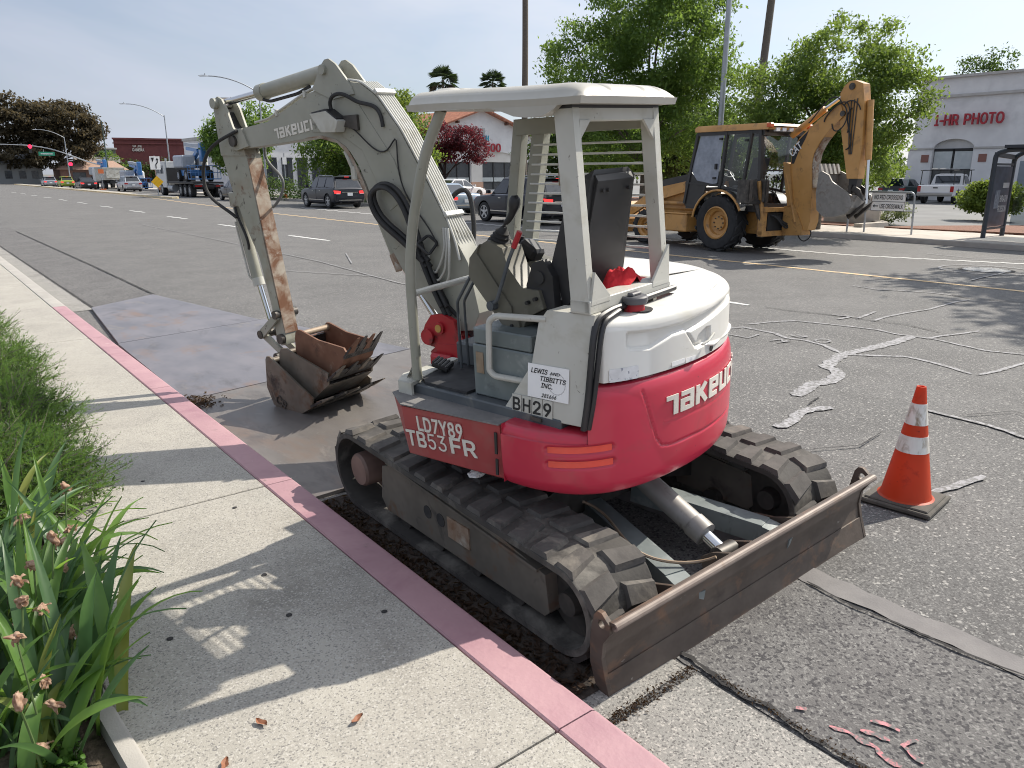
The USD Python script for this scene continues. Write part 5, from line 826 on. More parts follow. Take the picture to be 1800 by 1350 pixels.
rr = K_('rear_wall', cat_([bx(-.70, .70, -.92, -.86, 1.08, 1.16), bx(-.70, .70, -.84, -.78, 1.90, 1.93), bx(-.70, .70, -.86, -.74, 2.70, 2.82)]), cabk)
[part(rr, 'pane', TM([(-.66, y0, z0), (.66, y0, z0), (.66, y1, z1), (-.66, y1, z1)], [[0, 1, 2], [0, 2, 3]]), bpane, False) for y0, z0, y1, z1 in ((-.890, 1.16, -.826, 1.90), (-.822, 1.93, -.77, 2.70))]
K_('windscreen', TM([(-.66, 1.54, 1.62), (.66, 1.54, 1.62), (.66, 1.25, 2.76), (-.66, 1.25, 2.76)], [[0, 1, 2], [0, 2, 3]]), bpane, False)
ro = K_('cab_roof', hull([(x, y, z) for x, y, z in ((-.74, 1.28, 2.84), (.74, 1.28, 2.84), (-.74, -.98, 2.82), (.74, -.98, 2.82), (-.73, 1.30, 2.93), (.73, 1.3, 2.93), (-.70, 1.22, 2.985), (.70, 1.22, 2.985), (-.70, -.90, 2.965), (.70, -.90, 2.965), (-.73, -1.0, 2.90), (.73, -1.0, 2.90))]), ylw)
part(ro, 'rear_visor', hull([(x, y, z) for x in (-.60, .60) for y, z in ((-.93, 2.83), (-1.02, 2.90), (-.80, 2.70), (-.78, 2.83))]), cabk)
for x in (-.42, -.20, .05, .27): part(ro, 'rear_light', bx(x - .07, x + .07, -1.015, -.93, 2.78, 2.865, .01), lamp_w)
for x in (-.68, .68): part(ro, 'amber_lamp', bx(x - .06, x + .06, -1.05, -.93, 2.86, 2.955, .01), pbr('amber_lens', (.55, .10, .03), None, 5, .3))
ks = K_('operator_seat', cat_([bx(-.26, .26, -.1, .42, 1.40, 1.56, .04), hull([(x, y, z) for x in (-.26, .26) for y, z in ((-.12, 1.5), (-.02, 1.5), (-.30, 2.22), (-.22, 2.22))])]), blk)
K_('steering_wheel', aim(tube([(.19 * math.cos(t), .19 * math.sin(t), 0) for t in np.linspace(0, 2 * PI, 24)], .014, 6), (0, .82, 1.86), (0, -.5, .8)), wht); K_('steering_column', bar((0, 1.15, 1.12), (0, .84, 1.84), .08, .08), blk); K_('dashboard', bx(-.5, .5, 1.2, 1.45, 1.1, 1.55, .04), blk)
for x in (-.3, -.18, .1, .22): K_('control_lever', cat_([cyl((x, -.55, 1.2), (x, -.60, 1.75), .012, 6), trimesh.creation.icosphere(1, .035).apply_translation((x, -.60, 1.77))]), blk)
# rear frame, stabilisers, digging arm
K_('rear_frame', cat_([bx(-.72, .72, -1.06, -.93, .98, 1.08), bx(-.72, -.58, -1.04, -.90, .45, 1.0), bx(.58, .72, -1.04, -.9, .45, 1.0), bx(-.72, .72, -1.05, -.92, .42, .54)]), ylw2)
K_('hydraulic_block', cat_([bx(-.5, .5, -1.0, -.75, .52, .95), *[tube(smooth_path([(-.4 + .1 * k, -1.0, .9), (-.3 + .1 * k, -1.14, .8 - .03 * k), (-.1 + .05 * k, -1.2, .62 + .04 * k), (.1, -1.25, .8)]), .022, 6) for k in range(7)]]), rub)
for s in (-1, 1):
    sb_ = K_('stabiliser', cat_([bar((s * .95, -.80, 1.70), (s * .92, -.86, 1.18), .20, .16), bar((s * .85, -.85, 1.3), (s * .62, -.95, .75), .10, .14), bx(s * .56, s * .68, -1.0, -.86, .40, 1.25)]), steelg)
    for x0 in (1.28, .72): part(sb_, 'stabiliser_pad', cat_([bx(s * x0 - .02, s * x0 + .02, -1.08, -.72, 1.20, 1.72), bx(s * x0 - .10, s * x0 + .10, -1.06, -1.04, 1.22, 1.70)]), steelg)
    part(sb_, 'pad_plate', bx(s * .74, s * 1.26, -.98, -.82, 1.17, 1.25), cabk)
    part(sb_, 'cylinder', cyl((s * .80, -.9, 1.68), (s * .68, -1.0, .85), .05, 10), ylw2); part(sb_, 'yellow_foot', bx(s * .57, s * .70, -1.03, -.99, .42, 1.10), ylw2)
bxo = .15
def P_(name, pts, w, mt, par=None, x=bxo):
    m = prism(pts, x - w / 2, x + w / 2); return part(par or BL, name, m, mt, 25)
sp_ = P_('swing_post', [(-1.05, .42), (-1.05, 1.10), (-1.30, 1.15), (-1.45, .95), (-1.62, .62), (-1.60, .46)], .36, ylw2)
BB = [(-1.12, 2.38), (-1.28, 2.63), (-1.53, 2.85), (-1.81, 3.05), (-2.25, 3.33), (-2.36, 3.05), (-2.06, 2.79), (-1.85, 2.54), (-1.71, 2.29), (-1.68, 2.07), (-1.75, 1.54), (-1.79, .78), (-1.73, .58), (-1.48, .57), (-1.30, 1.15), (-1.11, 2.07)]
bb = P_('digger_boom', BB, .30, ylw)
P_('underside_plate', [(-2.34, 3.03), (-2.06, 2.78), (-1.85, 2.53), (-1.70, 2.28), (-1.67, 2.07), (-1.74, 1.54), (-1.77, 1.54), (-1.705, 2.07), (-1.735, 2.30), (-1.87, 2.55), (-2.07, 2.80), (-2.35, 3.05)], .26, armr, bb)
P_('decal_field', [(-1.14, 2.36), (-1.29, 2.60), (-1.52, 2.80), (-1.44, 2.60), (-1.30, 2.35), (-1.20, 2.07), (-1.12, 2.07)], .308, letter_b, bb)
part(bb, 'maker_letters', place(text('CAT', .17, .004, True, .34), (bxo - .155, -1.13, 2.22), (0, -.75, .60), (0, .25, 1)), decal, False)
P_('pin_plate', [(-1.30, 1.15), (-1.11, 2.07), (-1.0, 2.10), (-.95, 1.95), (-1.16, 1.1)], .40, ylw2, bb)
part(bb, 'boom_lock', tube(smooth_path([(bxo - .16, -.93, 2.10), (bxo - .17, -1.06, 1.80), (bxo - .17, -1.22, 1.3), (bxo - .16, -1.40, .75)]), .035, 8), ylw, 30)
bc2 = K_('boom_cylinder', cyl((bxo, -.95, 2.70), (bxo, -1.78, 3.24), .075, 16), ylw); part(bc2, 'rod', cyl((bxo, -1.75, 3.22), (bxo, -2.25, 3.50), .04, 12), chrome)
SK = [(-2.20, 3.52), (-2.28, 3.66), (-2.40, 3.75), (-2.52, 3.76), (-2.72, 3.68), (-2.80, 3.30), (-2.86, 2.44), (-2.85, 1.74), (-2.59, 1.74), (-2.33, 2.70), (-2.26, 2.95), (-2.24, 3.2)]
stk = P_('dipper_arm', SK, .24, ylw); part(stk, 'pivot_pin', cyl((bxo - .15, -2.48, 3.64), (bxo + .15, -2.48, 3.64), .07, 16), steelg); part(stk, 'pivot_pin', cyl((bxo - .16, -2.33, 3.10), (bxo + .16, -2.33, 3.10), .06, 14), steelg)
P_('dipper_slider', [(-2.84, 1.78), (-2.62, 1.78), (-2.66, 1.45), (-2.80, 1.45)], .18, cabk, stk)
kc = K_('bucket_cylinder', cyl((bxo, -2.86, 3.34), (bxo, -2.97, 2.13), .07, 14), ylw); part(kc, 'rod', cyl((bxo, -2.97, 2.15), (bxo, -3.04, 1.22), .035, 12), chrome)
ln_ = K_('bucket_linkage', cat_([prism(P, bxo + dx - .02, bxo + dx + .02) for dx in (-.13, .13) for P in ([(-2.74, 1.62), (-2.66, 1.60), (-2.70, .95), (-2.80, .92)], [(-3.10, 1.26), (-3.06, 1.16), (-2.76, .88), (-2.70, .95)], [(-3.06, 1.28), (-2.95, 1.52), (-2.80, 1.60), (-2.74, 1.50), (-2.9, 1.40)])]), steelg)
BKp = [(-2.05, 1.86), (-2.12, 1.90), (-2.30, 1.82), (-2.40, 1.68), (-2.90, 1.40), (-2.93, 1.13), (-2.80, 1.0), (-2.53, .93), (-2.27, .92), (-2.08, 1.06), (-2.02, 1.45)]
kb = K_('digging_bucket', cat_([prism(BKp, bxo + s * .34 - .02, bxo + s * .34 + .02) for s in (-1, 1)] + [prism([BKp[i] for i in (4, 5, 6, 7, 8, 9, 10, 0)] + [tuple(np.array(BKp[i]) * .94 + np.array([-2.4, 1.4]) * .06) for i in (0, 10, 9, 8, 7, 6, 5, 4)], bxo - .33, bxo + .33)]), pbr('grey_bucket_steel', (.20, .185, .165), (.28, .265, .24), 5, .5, .4, grime=[((.13, .09, .06), 5, .55, .7, 8)]))
for k in range(5): x = bxo - .30 + .15 * k; part(kb, 'tooth', hull([(x + dx, y, z) for dx in (-.045, .045) for y, z in ((-2.03, 1.80), (-2.12, 1.84))] + [(x + dx, -2.02 + dy, 2.06) for dx in (-.03, .03) for dy in (-.02, .02)]), pbr('worn_tooth', (.34, .31, .27), None, 5, .45, .4))
for k, P in enumerate(([(-.16, -1.5, 2.95), (-.18, -1.8, 3.25), (-.18, -2.15, 3.45), (-.16, -2.30, 3.30)], [(-.16, -1.9, 2.95), (-.18, -2.15, 3.25), (-.18, -2.42, 3.32), (-.17, -2.52, 3.1), (-.15, -2.5, 2.7)], [(-.16, -2.1, 2.9), (-.2, -2.3, 2.75), (-.2, -2.45, 2.9), (-.18, -2.42, 3.2), (-.16, -2.3, 3.3)], [(-.16, -2.35, 3.25), (-.17, -2.5, 3.35), (-.17, -2.68, 3.28), (-.15, -2.75, 3.15)], [(-.15, -2.55, 3.2), (-.16, -2.52, 2.8), (-.15, -2.58, 2.4), (-.14, -2.5, 2.35)], [(-.1, -1.45, .58), (-.12, -1.5, .42), (-.1, -1.62, .33), (-.08, -1.75, .40), (-.06, -1.75, .58)])):
    K_('hydraulic_hose', tube(smooth_path([(bxo + x, y, z) for x, y, z in P]), .014, 7), rub, 40)
for k in range(3): part(stk, 'steel_pipe', tube(fillet([(bxo - .13, -2.5 - .07 * k, 3.35 + .02 * k), (bxo - .13, -2.52 - .06 * k, 2.7), (bxo - .13, -2.58 - .03 * k, 2.25)], .05), .012, 6), steelg)
# ------------------------------------------------------------------ buildings
stucco = pbr('white_stucco', (.62, .62, .62), (.69, .69, .685), 1.2, .9, bump=.3, bscale=6, bdist=.03, space='world', grime=[((.50, .50, .50), .5, .55, .8, 6)])
stucco2 = pbr('cream_stucco', (.60, .58, .54), (.66, .64, .60), 1.2, .9, space='world'); trimm = pbr('grey_trim', (.38, .37, .35), (.44, .43, .41), 3, .8, space='world')
brickr = pbr('red_brick_wall', (.115, .035, .035), (.15, .045, .042), 1.5, .9, space='world', grime=[((.09, .03, .03), 6, .55, .7, 4)])
win_m = pbr('shop_window_glass', (.022, .026, .03), (.05, .055, .06), .8, .08, spec=.8, space='world'); blind = pbr('pale_blind', (.42, .46, .46), (.5, .53, .53), 3, .6)
roofclay = pbr('clay_roof_tile', (.30, .115, .07), (.42, .19, .12), 3, .85, space='world', grime=[((.22, .10, .075), 2, .5, .7, 6)]); redsign = pbr('red_sign_letter', (.34, .018, .03), None, 4, .4)
bh_ = thing('photo_shop', 'white stucco shop with large red letters over an arched window at the right edge', 'shop', frame((57, 10, .1)))
def lw(y0, y1, z0, z1, x0=0, x1=.3): return bx(x0, x1, y0 - 10, y1 - 10, z0 - .1, z1 - .1)
wallp = sg.Polygon([(-40, 0), (16.6, 0), (16.4, 8.1), (-40, 8.1)]).difference(sg.Polygon([(12.4, .35), (15.0, .35), (15.0, 3.45)] + [(13.7 + 1.3 * math.cos(t), 3.45 + .62 * math.sin(t)) for t in np.linspace(0, PI, 16)] + [(12.4, 3.45)]))
part(bh_, 'wall', cat_([prism(list(wallp.exterior.coords), 0, .35, 'x', [list(i.coords) for i in wallp.interiors]), bx(.35, 30, -40, 16.0, 0, 8.0)]), stucco, False)
part(bh_, 'lower_wall', cat_([bx(-.10, 0, 15.0, 16.65, 0, 3.4, .02), bx(-.10, 0, -40, 12.4, 0, 3.4, .02)]), stucco); part(bh_, 'ledge', cat_([bx(-.16, 0, 15.0, 16.7, 3.4, 3.52), bx(-.16, 0, -40, 12.4, 3.4, 3.52)]), trimm)
part(bh_, 'cornice', bx(-.14, .02, -40, 16.5, 6.75, 6.92), trimm); part(bh_, 'parapet_cap', bx(-.18, .5, -40, 16.5, 7.98, 8.14), trimm)
wn = part(bh_, 'window', bx(.20, .26, 12.4, 15.0, .35, 3.45), win_m); part(wn, 'frame', cat_([bx(.14, .20, 13.65, 13.75, .35, 3.4), bx(.14, .20, 12.4, 15.0, 3.28, 3.45), bx(.14, .2, 12.4, 15.0, 2.02, 2.10)]), trim_b)
for a, b in ((12.5, 13.62), (13.78, 14.95)): part(wn, 'blind', bx(.16, .19, a, b, 2.1, 3.26), blind)
for y in (15.45, 11.75): part(bh_, 'tile_ornament', bx(-.14, -.09, y - .25, y + .25, 2.55, 3.05), pbr('brown_tile', (.22, .10, .08), None, 5, .6))
for i, (ch, dy, wd) in enumerate(((c_, d_, w_) for c_, d_, w_ in zip('1-HRPHOTO', (0, .32, .60, 1.10, 1.86, 2.36, 2.86, 3.36, 3.80), (.24, .22, .42, .42, .42, .42, .44, .38, .46)))):
    part(bh_, 'sign_letter', place(text(ch, .68, .16, True, wd), (-.17, 15.05 - dy, 4.95), (0, -1, 0), (0, 0, 1)), redsign, False)
gb = thing('gabled_building', 'white gabled building with a red clay tile roof behind the purple leaved tree', 'building', frame((40.0, 66, .1)))
gp_ = sg.Polygon([(0, 0), (16, 0), (16, 5.4), (8.1, 8.0), (0, 5.4)])
for x0, x1, arch in ((2.0, 6.7, 0), (8.2, 12.8, 1), (13.8, 15.6, 0)):
    q = [(x0, .15), (x1, .15), (x1, 2.95)] + ([((x0 + x1) / 2 + (x1 - x0) / 2 * math.cos(t), 3.0 + .95 * math.sin(t)) for t in np.linspace(0, PI, 14)] if arch else []) + [(x0, 2.95)]; gp_ = gp_.difference(sg.Polygon(q))
part(gb, 'wall', cat_([prism(list(gp_.exterior.coords), 0, .3, 'y', [list(i.coords) for i in gp_.interiors]), bx(0, .3, .3, 20, 0, 5.4), bx(15.7, 16, .3, 20, 0, 5.4)]), stucco, False)
for x0, x1, arch in ((2.0, 6.7, 0), (8.2, 12.8, 1), (13.8, 15.6, 0)):
    w = part(gb, 'window', bx(x0, x1, .22, .26, .15, 2.95), win_m); part(w, 'frame', cat_([bx(x - .05, x + .05, .16, .22, .15, 2.95) for x in np.linspace(x0 + .05, x1 - .05, 4)] + [bx(x0, x1, .16, .22, .9, .98)]), trim_b); part(w, 'lower_blind', bx(x0 + .1, x1 - .1, .17, .21, .98, 1.4), blind)
    if arch: part(w, 'arch_panel', bx(x0, x1, .12, .2, 2.95, 4.0), stucco2)
part(gb, 'plinth', bx(6.7, 8.2, -.12, 0, 0, .95), pbr('tan_plinth', (.42, .26, .18), (.48, .30, .22), 4, .85, space='world')); part(gb, 'pilaster', bx(6.75, 8.15, -.07, 0, .95, 2.95), stucco2)
part(gb, 'vent', cat_([bx(7.75, 8.55, -.05, 0, 5.6 + .12 * k, 5.66 + .12 * k) for k in range(6)]), trimm)
rfp = part(gb, 'roof', cat_([prism([(-.7, 5.15), (8.1, 8.15), (8.1, 8.0), (-.7, 5.0)], -.6, 20.5, 'y'), prism([(16.7, 5.15), (8.1, 8.15), (8.1, 8.0), (16.7, 5.0)], -.6, 20.5, 'y')]), roofclay)
for k in range(56):
    y = -.55 + k * .38; part(rfp, 'tile_row', cyl((-.72, y, 5.17), (8.1, y, 8.17), .10, 5), roofclay); part(rfp, 'tile_row', cyl((16.72, y, 5.17), (8.1, y, 8.17), .10, 5), roofclay) if k < 6 else None
for x, z in ((2.0, 5.72), (5.0, 6.75), (11.2, 6.75), (14.2, 5.72)): part(gb, 'rafter_end', bx(x - .1, x + .1, -.5, 0, z - .1, z + .12), pbr('brown_timber', (.12, .06, .04), None, 5, .8))
for s, wd, x, z, mt in (('SH', .8, 8.15, 5.0, pbr('cyan_sign_letter', (.05, .32, .42), None, 5, .5)), ('500', 2.1, 8.45, 3.98, redsign)):
    for k, ch in enumerate(s): part(gb, 'sign_letter', place(text(ch, .55 if s == 'SH' else .8, .12, True, wd / len(s) * .85), (x + k * wd / len(s), -.14, z), (1, 0, 0), (0, 0, 1)), mt, False)
wb_ = thing('white_annex', 'long low white building with dark tall windows behind the street tree left of the boom', 'building', frame((28, 79, .1)))
part(wb_, 'wall', bx(0, 12, 0, 20, 0, 5.6), stucco); part(wb_, 'parapet', bx(-.15, 12.15, -.15, 20, 5.5, 5.8), trimm)
for k in range(7): w = part(wb_, 'window', bx(.6 + 1.65 * k, 1.75 + 1.65 * k, -.05, .02, .3, 3.4), win_m); part(w, 'frame', bx(1.14 + 1.65 * k, 1.21 + 1.65 * k, -.08, -.04, .3, 3.4), trim_b)
rb = thing('brick_building', 'dark red brick building with white shop lettering at the far left', 'building', frame((37.3, 181.3, 0), math.atan2(-5.6, 21.0)))
part(rb, 'wall', bx(0, 30, 0, 25, 0, 9.0), brickr); part(rb, 'cornice', bx(-.2, 30, -.25, 0, 7.9, 8.15), brickr); part(rb, 'parapet', bx(-.2, 30, -.3, .3, 8.75, 9.1), brickr)
for s, h, wd, z, x in (('SAN JOSE', .38, 1.75, 7.25, 3.55), ('CAMERA', .55, 2.3, 6.45, 3.4)):
    for k, ch in enumerate(s):
        if ch != ' ': part(rb, 'sign_letter', place(text(ch, h, .08, True, wd / len(s) * .86), (x + k * wd / len(s), -.1, z), (1, 0, 0), (0, 0, 1)), letter_w, False)
hm = thing('grey_house', 'grey gabled house under the large dark tree at the far left', 'house', frame((15.2, 170, 0)))
part(hm, 'wall', bx(0, 7, 0, 8, 0, 3.6), pbr('grey_siding', (.26, .27, .27), None, 3, .8)); part(hm, 'roof', hull([(x, y, z) for x, y, z in ((-.8, -.8, 3.6), (7.8, -.8, 3.6), (-.8, 9, 3.6), (7.8, 9, 3.6), (1.5, 4, 5.8), (5.5, 4, 5.8))]), pbr('pale_shingles', (.34, .35, .36), (.4, .41, .42), 6, .8))
for x in (1, 3.2, 5.2): part(hm, 'window', bx(x, x + 1.1, -.06, .02, 1.0, 2.4), win_m)
tm_ = thing('tan_roofed_house', 'low house with a tan roof and brown brick wall behind the traffic queue', 'house', frame((24.5, 166, 0)))
part(tm_, 'wall', bx(0, 11, 0, 8, 0, 2.7), pbr('brown_brick', (.13, .075, .06), (.17, .10, .08), 3, .9)); part(tm_, 'roof', hull([(x, y, z) for x, y, z in ((-.6, -.9, 2.6), (11.6, -.9, 2.6), (-.6, 8.6, 2.7), (11.6, 8.6, 2.7), (1, 4, 4.3), (10, 4, 4.3))]), pbr('tan_roof', (.30, .19, .14), (.36, .24, .18), 4, .85))
for x in (2, 6.2): part(tm_, 'window', bx(x, x + 2.2, -.06, .02, .7, 2.1), win_m)
fl = thing('flat_roofed_block', 'flat roofed pale block with a dark upper storey left of the brick building', 'building', frame((29.8, 176, 0)))
part(fl, 'wall', bx(0, 6.6, 0, 8, 0, 6.6), pbr('dark_panel_wall', (.10, .10, .10), None, 3, .8)); part(fl, 'roof', bx(-.5, 6.8, -.5, 8, 6.6, 6.9), trimm); part(fl, 'canopy', bx(-1.2, 7, -1.0, 0, 4.0, 5.1), stucco2)
for x in (1, 3.6): part(fl, 'window', bx(x, x + 1.6, -.06, .02, 5.3, 6.3), blind)
# ------------------------------------------------------------------ trees and plants
leafm = {}
def leaf_mat(n, c1, c2, tr):
    if n not in leafm: leafm[n] = pbr('foliage_' + n, c1, c2, rough=.55, island=True, transl=tr, spec=.35)
    return leafm[n]
bark = pbr('tree_bark', (.085, .070, .055), (.15, .125, .10), 6, .95, bump=.8, bscale=20, bdist=.02)
def leaves(C, per, spread, size, seed, flat=.6, long=1.9):
    """diamond leaves (two triangles each) scattered around the clump centres C."""
    r = np.random.RandomState(seed); n = len(C) * per; c = np.repeat(C, per, 0) + r.normal(0, 1, (n, 3)) * np.array([spread, spread, spread * flat])
    d = r.normal(0, 1, (n, 3)); d[:, 2] -= .5; d /= np.linalg.norm(d, axis=1, keepdims=True); u = np.cross(d, r.normal(0, 1, (n, 3)) * [.5, .5, 1]); u /= np.linalg.norm(u, axis=1, keepdims=True) + 1e-9
    w = np.cross(d, u); s = size * r.uniform(.6, 1.25, (n, 1)); k = .5 / long
    V = np.stack([c - d * s * .5, c + u * s * k + w * s * .08, c + d * s * .5, c - u * s * k + w * s * .08], 1).reshape(-1, 3); b = np.arange(n)[:, None] * 4
    return TM(V, np.vstack([b + [0, 1, 2], b + [0, 2, 3]]))
def clumps(blobs, n, seed, shell=.55, rough=.25):
    r = np.random.RandomState(seed); vol = np.array([b[1][0] * b[1][1] * b[1][2] for b in blobs]); out = []
    for (c, rad), k in zip(blobs, np.maximum(4, (n * vol / vol.sum()).astype(int))):
        d = r.normal(0, 1, (k, 3)); d /= np.linalg.norm(d, axis=1, keepdims=True); rr = (shell + (1 - shell) * r.uniform(0, 1, (k, 1))) ** .8
        out.append(np.array(c) + d * rr * np.array(rad) * (1 + rough * (meshkit.noise(d * 2.3 + 7 + np.array(c), seed)[:, None] - .5) * 2))
    return np.vstack(out)
def tree(name, label, base, blobs, n, per, spread, size, mat, seed, trunk=.16, fork=.42, limbs=9, group=None, tmat=None, lean=(0, 0), flat=.6, shell=.5):
    """blobs: (centre, radii) relative to base."""
    T = thing(name, label, 'tree', frame(base), group); C = clumps(blobs, n, seed, shell); r = np.random.RandomState(seed); top_ = max(b[0][2] + b[1][2] for b in blobs); f = np.array([lean[0], lean[1], top_ * fork])
    ms = tube(smooth_path([(0, 0, -.1), (f[0] * .4 + .04, f[1] * .4, f[2] * .5), f]), np.linspace(trunk, trunk * .75, 13), 9)
    tk = part(T, 'trunk', ms, tmat or bark, 40)
    for k in range(limbs):
        t = C[r.randint(len(C))]; m = f * .5 + t * .5 + np.array([0, 0, .12 * (t[2] - f[2])]) + r.normal(0, .12, 3); part(tk, 'limb', tube(smooth_path([f * (.82 + .15 * r.rand()), m, t], 5), np.linspace(trunk * .5, .02, 11), 6), tmat or bark, 40)
    part(T, 'crown', leaves(C, per, spread, size, seed + 1, flat), mat, False); return T
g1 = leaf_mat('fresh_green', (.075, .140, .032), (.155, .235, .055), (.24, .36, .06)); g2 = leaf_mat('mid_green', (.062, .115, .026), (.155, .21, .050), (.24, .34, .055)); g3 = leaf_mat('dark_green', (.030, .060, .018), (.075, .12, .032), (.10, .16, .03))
g4 = leaf_mat('purple_leaf', (.05, .014, .020), (.13, .034, .040), (.22, .035, .045)); g5 = leaf_mat('bronze_leaf', (.060, .052, .032), (.14, .10, .06), (.13, .10, .05)); g6 = leaf_mat('yellow_green', (.12, .18, .03), (.22, .28, .06), (.25, .32, .05))
tree('street_tree', 'large fresh green street tree rising behind the digger canopy', (24.6, 22.3, .1), [((-1.6, 1.6, 5.6), (2.2, 2.2, 2.4)), ((.4, -.4, 6.6), (2.6, 2.6, 2.9)), ((1.4, -1.6, 4.6), (1.9, 1.9, 2.4)), ((-.6, .8, 3.2), (2.6, 2.6, 1.6)), ((-.6, .4, 8.2), (1.8, 1.8, 1.6)), ((.9, -1.5, 8.6), (1.5, 1.5, 1.4))], 640, 110, .25, .155, g1, 21, .19, .22, 12)
tree('street_tree', 'bushy green street tree with reddish tips behind the yellow digging arm', (23.4, 13.6, .1), [((-.5, 1.2, 4.2), (1.7, 1.7, 1.5)), ((.2, -.3, 4.9), (1.9, 1.9, 1.5)), ((.3, -1.6, 3.9), (1.4, 1.4, 1.6)), ((-.2, .3, 3.0), (2.2, 2.2, 1.5)), ((.1, -1.2, 2.6), (1.5, 1.5, 1.4)), ((.2, -2.1, 4.9), (.8, .8, .6)), ((-.2, 1.6, 2.8), (1.2, 1.2, 1.2))], 480, 100, .19, .128, g2, 22, .13, .30, 12)
tree('street_tree', 'dense shady street tree framed between the digger arm and boom', (20.9 + 3, 45.4, .1), [((-1.2, -.4, 3.6), (2.6, 2.6, 1.9)), ((1.2, -1.4, 3.8), (2.4, 2.4, 1.9)), ((-2.8, .6, 2.8), (1.6, 1.6, 1.4)), ((0, -.8, 2.4), (3.0, 3.0, 1.2)), ((2.3, -2.2, 2.6), (1.5, 1.5, 1.1))], 330, 74, .31, .23, g2, 23, .16, .3, 8)
tree('street_tree', 'light green street tree behind the tip of the digger boom', (23.4, 66, .1), [((-1.4, .6, 4.6), (1.8, 1.8, 1.8)), ((.6, -.3, 5.2), (2.0, 2.0, 2.0)), ((-.3, .2, 3.4), (2.4, 2.4, 1.4))], 230, 80, .33, .28, g1, 24, .14, .3, 7)
tree('street_tree', 'bright green tree showing just right of the top of the boom', (30.6, 52.6, .1), [((0, 0, 5.4), (1.9, 1.9, 2.6)), ((.5, -.4, 3.4), (1.9, 1.9, 1.6))], 190, 90, .30, .24, g6, 25, .13, .3, 7)
tree('street_tree', 'street tree beyond the right edge, its shade falling across the lanes', (23.9, 1.2, .1), [((-.6, .6, 9.6), (2.6, 2.4, 2.2)), ((.4, -1.4, 11.0), (2.6, 2.6, 2.4)), ((-.3, 3.0, 8.6), (1.7, 1.9, 1.3)), ((.2, -4, 10), (2.2, 2.2, 2.0))], 260, 50, .34, .30, g1, 26, .18, .35, 7)
tree('purple_leaf_tree', 'purple leaved tree before the gabled white building', (33.4, 50.6, .1), [((-1.6, 1.2, 4.2), (1.2, 1.2, 1.0)), ((-.3, .2, 4.6), (1.3, 1.3, 1.0)), ((1.4, -1.0, 4.2), (1.5, 1.5, 1.1)), ((2.0, -1.5, 3.2), (1.0, 1.0, .7)), ((-.8, .6, 3.4), (1.4, 1.4, .7)), ((.6, -.4, 3.3), (1.2, 1.2, .7))], 210, 66, .22, .19, g4, 27, .10, .30, 10, None, pbr('dark_bark', (.03, .022, .02), None, 5, .9))
tree('dark_spreading_tree', 'huge dark bronze green tree at the far left above the junction', (25.3, 168, 0), [((-13, 2, 8), (5, 5, 4.6)), ((-8.5, 1.4, 11), (5, 5, 4.4)), ((-3, .6, 10.5), (5.4, 5.4, 5)), ((2.2, -.6, 11), (4.8, 4.8, 4.2)), ((5.2, -1.2, 9), (3.2, 3.2, 3.6)), ((-4.5, .8, 5.5), (5.5, 5.5, 2.8)), ((2.5, -.4, 6.5), (3.6, 3.6, 2.4)), ((-6.5, 1.2, 14.4), (1.6, 1.6, 1.8))], 520, 62, .62, .70, g5, 28, .45, .28, 14, None, None, (0, 0), .5, .35)
tree('roadside_tree', 'light green tree left of the brick building', (34.6, 175, 0), [((0, 0, 3.6), (2.6, 2.6, 2.6)), ((.5, 0, 2), (2.8, 2.8, 1.6))], 70, 36, .5, .5, g1, 29, .2, .3, 4)
tree('conifer', 'dark conifer above the roof of the photo shop', (88.3, 35.2, 0), [((0, 0, 11.0), (2.2, 2.2, 3.2)), ((.8, -1.0, 9.6), (2.2, 2.2, 2.4))], 120, 34, .42, .34, g3, 30, .25, .6, 5)
tree('conifer', 'thin pointed conifer at the far right above the photo shop', (88.9, 33.0, 0), [((0, 0, 10.0), (1.0, 1.0, 3.9))], 60, 30, .34, .32, g3, 31, .2, .6, 3)
tree('car_park_tree', 'green tree behind the green saloon in the car park', (62, 32.5, 0), [((0, 0, 3.0), (3.2, 3.2, 2.4)), ((1, -2, 2.5), (2.5, 2.5, 2.0)), ((-2, 3, 3.4), (3, 3, 2.6))], 170, 34, .5, .38, g2, 32, .2, .3, 5)
tree('car_park_tree', 'brownish green tree behind the backhoe cab roof', (44, 36, 0), [((0, 0, 4.6), (3.0, 3.0, 2.2)), ((2, -2.4, 4.0), (2.4, 2.4, 2.0)), ((1, -1, 2.2), (3, 3, 1.6))], 190, 70, .5, .42, g3, 33, .2, .3, 5)
tree('car_park_tree', 'shady tree behind the mesh guard of the digger canopy', (30.5, 29.5, 0), [((0, 0, 4.2), (3.0, 3.0, 2.2)), ((-1.5, 2, 3.2), (2.4, 2.4, 1.6)), ((1.5, -2, 3.2), (2.2, 2.2, 1.6))], 260, 90, .40, .30, g3, 34, .17, .3, 6)
def shrub(name, label, base, blobs, n, per, spread, size, mat, seed, group=None):
    T = thing(name, label, 'shrub', frame(base), group); C = clumps(blobs, n, seed, .5, .2); r = np.random.RandomState(seed)
    part(T, 'stems', cat_([tube(smooth_path([(.05 * r.randn(), .05 * r.randn(), -.03), C[i] * [.5, .5, .45], C[i]], 3), [.022, .018, .014, .012, .010, .008, .006], 5) for i in r.choice(len(C), 9)]), bark, 40); part(T, 'foliage', leaves(C, per, spread, size, seed, .8, 1.7), mat, False); return T
shrub('clipped_bush', 'rounded yellow green bush on bark mulch beside the bus shelter', (33.6, 12.3, .2), [((0, 0, .80), (.9, .95, .55)), ((.2, .6, .72), (.6, .6, .45)), ((-.2, -.6, .75), (.65, .65, .5))], 190, 95, .12, .13, g6, 41)
